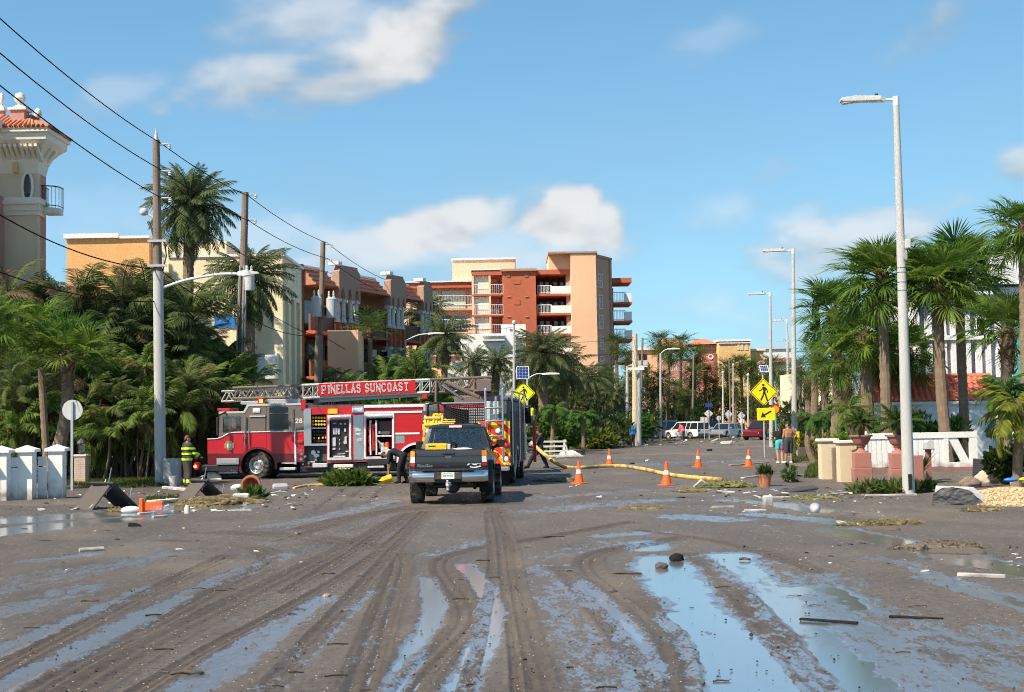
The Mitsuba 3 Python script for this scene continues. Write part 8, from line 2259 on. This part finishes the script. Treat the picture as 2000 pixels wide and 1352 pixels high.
# small palms and cycads in front of the house
featp(1992,800,36,112,'glossy yellow green palm at the right edge above the boulders',1985,seed=71,kind='yellow',r0=.12,n=18,name='garden_palm',up=70,down=-30,parts=True)
featp(1965,765,40,92,'dark glossy palm behind the yellow green one at the right edge',1972,seed=72,kind='gloss',r0=.12,n=18,name='garden_palm',up=75,down=-30,parts=True)
featp(1590,815,58,52,'small arching palm behind the standing couple',1592,seed=73,kind='gloss',r0=.12,n=16,name='garden_palm',up=60,down=-25,bend=(-.3,0))
featp(1625,818,60,50,'small arching palm right of the standing couple',1630,seed=74,kind='gloss',r0=.12,n=16,name='garden_palm',up=60,down=-25)
featp(1660,800,50,60,'leaning palm with a yellow stalk behind the beige posts',1668,seed=75,kind='areca',r0=.1,n=14,name='garden_palm',up=70,down=-25)
GO='leafy shrubs behind the white gate'
for i,(px,Y,w,h)in enumerate([(1665,47,1.7,1.55),(1760,50,2.2,2.3),(1800,51,2.4,2.5),(1850,50,2.2,2.3),(1705,52,2.2,2.2)]):
    p=foot(px,Y+1.5)
    bush(p[0],Y+1.5,w*.85,1.4,h*.92,1500,.26,BRIGHT+GREENS[:1],['bright green shrub behind the beige posts','oleander shrub left behind the nearest street lamp','oleander shrub right behind the nearest street lamp','oleander shrub before the white house wall','oleander shrub between the palm trunks'][i],80+i,group=GO,name='oleander',lumps=8,up=.9)
p=foot(1578,66);bush(p[0],66,1.8,1.2,1.3,700,.2,[(.16,.2,.03),(.12,.17,.03)],'low yellow green shrub right of the couple',90)
p=foot(1988,38);bush(p[0],38.5,1.5,1.2,1.25,1500,.14,[(.03,.05,.018),(.05,.075,.02),(.02,.035,.012)],'dark rounded shrub behind the boulders at the right edge',91,shape='round')
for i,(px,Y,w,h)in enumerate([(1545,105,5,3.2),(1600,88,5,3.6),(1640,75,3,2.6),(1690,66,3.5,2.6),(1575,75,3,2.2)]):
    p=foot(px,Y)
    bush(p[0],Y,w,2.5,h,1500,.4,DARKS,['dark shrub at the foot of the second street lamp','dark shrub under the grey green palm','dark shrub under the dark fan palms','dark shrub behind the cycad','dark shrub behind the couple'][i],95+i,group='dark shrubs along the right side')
# the thicket of clumping palms on the left
GJ='clumping palms of the left thicket'
for i,(px,Y,H,kind,dry,n)in enumerate([
 (20,56,8.6,'arecadark',.25,11),(75,58,8.2,'arecadark',.22,11),(150,57,8.2,'arecadark',.2,11),(215,59,8.0,'arecadark',.25,11),(265,57,8.6,'arecadark',.15,11),
 (330,58,8.4,'arecadark',.08,12),(380,59,6.6,'arecadark',.05,11),(415,60,5.6,'areca',.05,10),(110,54,5.6,'arecadark',.15,9),(190,54,5.2,'arecadark',.2,9),
 (245,54,5.6,'areca',.12,9),(290,55,5.0,'arecadark',.1,9),(35,53,5.2,'arecadark',.15,9),(360,57,5.0,'areca',.03,9)]):
    p=foot(px,Y)
    clump_palm(p[0],Y,H,['tall clump at the left edge of the thicket','tall clump second from the left edge','tall clump above the leaning fan palm','tall clump right of the leaning fan palm','tall clump left of the first wooden pole','dense dark green clump right of the first wooden pole','clump between the wooden pole and the cream hotel','green clump over the front of the ladder truck','low clump behind the round sign','low clump above the brick pillar','low clump with greener leaves left of the first wooden pole','low clump at the foot of the first wooden pole','low clump behind the white fence','low green clump right of the first wooden pole'][i],
 100+i,n=n,kind=kind,group=GJ,dry=dry,spread=1.3,fr=10)
for i,(px,Y,H,kind)in enumerate([(205,53,3.6,'areca'),(255,53.5,3.9,'arecadark'),(290,53,3.2,'areca'),(345,54,4.0,'arecadark'),(385,55,4.4,'areca'),(415,55.5,3.6,'arecadark'),(20,52,3.4,'areca'),(440,58,4.6,'areca')]):
    p=foot(px,Y)
    clump_palm(p[0],Y,H,['young clump right of the brick pillar','young clump in the middle of the left thicket','young clump left of the first wooden pole','young clump behind the firefighter','young clump at the nose of the ladder truck','young clump leaning over the nose of the ladder truck','young clump behind the white fence','young clump above the truck cab'][i],400+i,n=7,kind=kind,group=GJ,dry=.15,spread=1.1,fr=10,fs=1.5)
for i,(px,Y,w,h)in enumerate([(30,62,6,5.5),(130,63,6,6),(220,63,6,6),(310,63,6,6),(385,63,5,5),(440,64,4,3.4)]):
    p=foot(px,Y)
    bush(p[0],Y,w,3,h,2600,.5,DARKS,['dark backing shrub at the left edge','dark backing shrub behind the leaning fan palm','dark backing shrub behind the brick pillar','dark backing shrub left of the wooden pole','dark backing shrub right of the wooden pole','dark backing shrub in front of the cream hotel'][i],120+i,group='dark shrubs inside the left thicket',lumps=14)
# greenery behind the trucks
p=foot(528,62);bush(p[0],62,2.9,1.6,3.35,1500,.26,BRIGHT,'round leaved sea grape shrub above the truck cab',130,shape='round',name='sea_grape',lumps=12)
p=foot(600,63);bush(p[0],63,1.9,1.5,3.0,700,.26,BRIGHT,'small round leaved sea grape shrub left of the ladder sign',131,shape='round',name='sea_grape')
for i,(px,Y,H,kind,dry,n)in enumerate([(665,78,5.6,'arecadark',.1,9),(700,76,4.8,'areca',.05,9),(745,80,5.6,'areca',.03,10),(790,82,6.2,'areca',.05,10),(835,84,5.4,'areca',.06,10),(885,86,4.6,'arecadark',.1,9),(770,90,7.0,'arecadark',.05,9),(940,92,4.6,'areca',.1,8)]):
    p=foot(px,Y)
    clump_palm(p[0],Y,H,['brownish clump right of the wooden post','bright clump above the start of the ladder sign','clump above the middle of the ladder sign','tall clump above the end of the ladder sign','clump left of the thin dark date palm trunk','dark clump right of the thin dark date palm trunk','tall dark clump under the arched condominium','clump above the rear of the fire engine'][i],140+i,n=n,kind=kind,group='clumping palms behind the ladder truck',dry=dry,spread=1.5)
for i,(px,Y,w,h,c)in enumerate([(690,88,6,4.6,DULL),(760,92,7,5.4,GREENS),(840,96,7,5.0,DULL),(915,98,6,4.4,DULL),(1000,100,7,4.5,DARKS),(730,74,2.4,3.5,BRIGHT),(785,75,2.2,3.4,BRIGHT),(660,84,4,4.2,DARKS)]):
    p=foot(px,Y)
    bush(p[0],Y,w,3,h,2000,.4,c,['dull green shrub mass below the arched condominium','green shrub mass behind the ladder sign','dull shrub mass right of the ladder sign','dull shrub mass behind the fire engine','dark shrub mass left of the solar mast','bright rounded hedge above the ladder sign','bright rounded hedge right of the other one','dark shrub beside the wooden post'][i],150+i,group='shrubs behind the ladder truck',lumps=14)
# the dark thicket under the peach tower and on down the street
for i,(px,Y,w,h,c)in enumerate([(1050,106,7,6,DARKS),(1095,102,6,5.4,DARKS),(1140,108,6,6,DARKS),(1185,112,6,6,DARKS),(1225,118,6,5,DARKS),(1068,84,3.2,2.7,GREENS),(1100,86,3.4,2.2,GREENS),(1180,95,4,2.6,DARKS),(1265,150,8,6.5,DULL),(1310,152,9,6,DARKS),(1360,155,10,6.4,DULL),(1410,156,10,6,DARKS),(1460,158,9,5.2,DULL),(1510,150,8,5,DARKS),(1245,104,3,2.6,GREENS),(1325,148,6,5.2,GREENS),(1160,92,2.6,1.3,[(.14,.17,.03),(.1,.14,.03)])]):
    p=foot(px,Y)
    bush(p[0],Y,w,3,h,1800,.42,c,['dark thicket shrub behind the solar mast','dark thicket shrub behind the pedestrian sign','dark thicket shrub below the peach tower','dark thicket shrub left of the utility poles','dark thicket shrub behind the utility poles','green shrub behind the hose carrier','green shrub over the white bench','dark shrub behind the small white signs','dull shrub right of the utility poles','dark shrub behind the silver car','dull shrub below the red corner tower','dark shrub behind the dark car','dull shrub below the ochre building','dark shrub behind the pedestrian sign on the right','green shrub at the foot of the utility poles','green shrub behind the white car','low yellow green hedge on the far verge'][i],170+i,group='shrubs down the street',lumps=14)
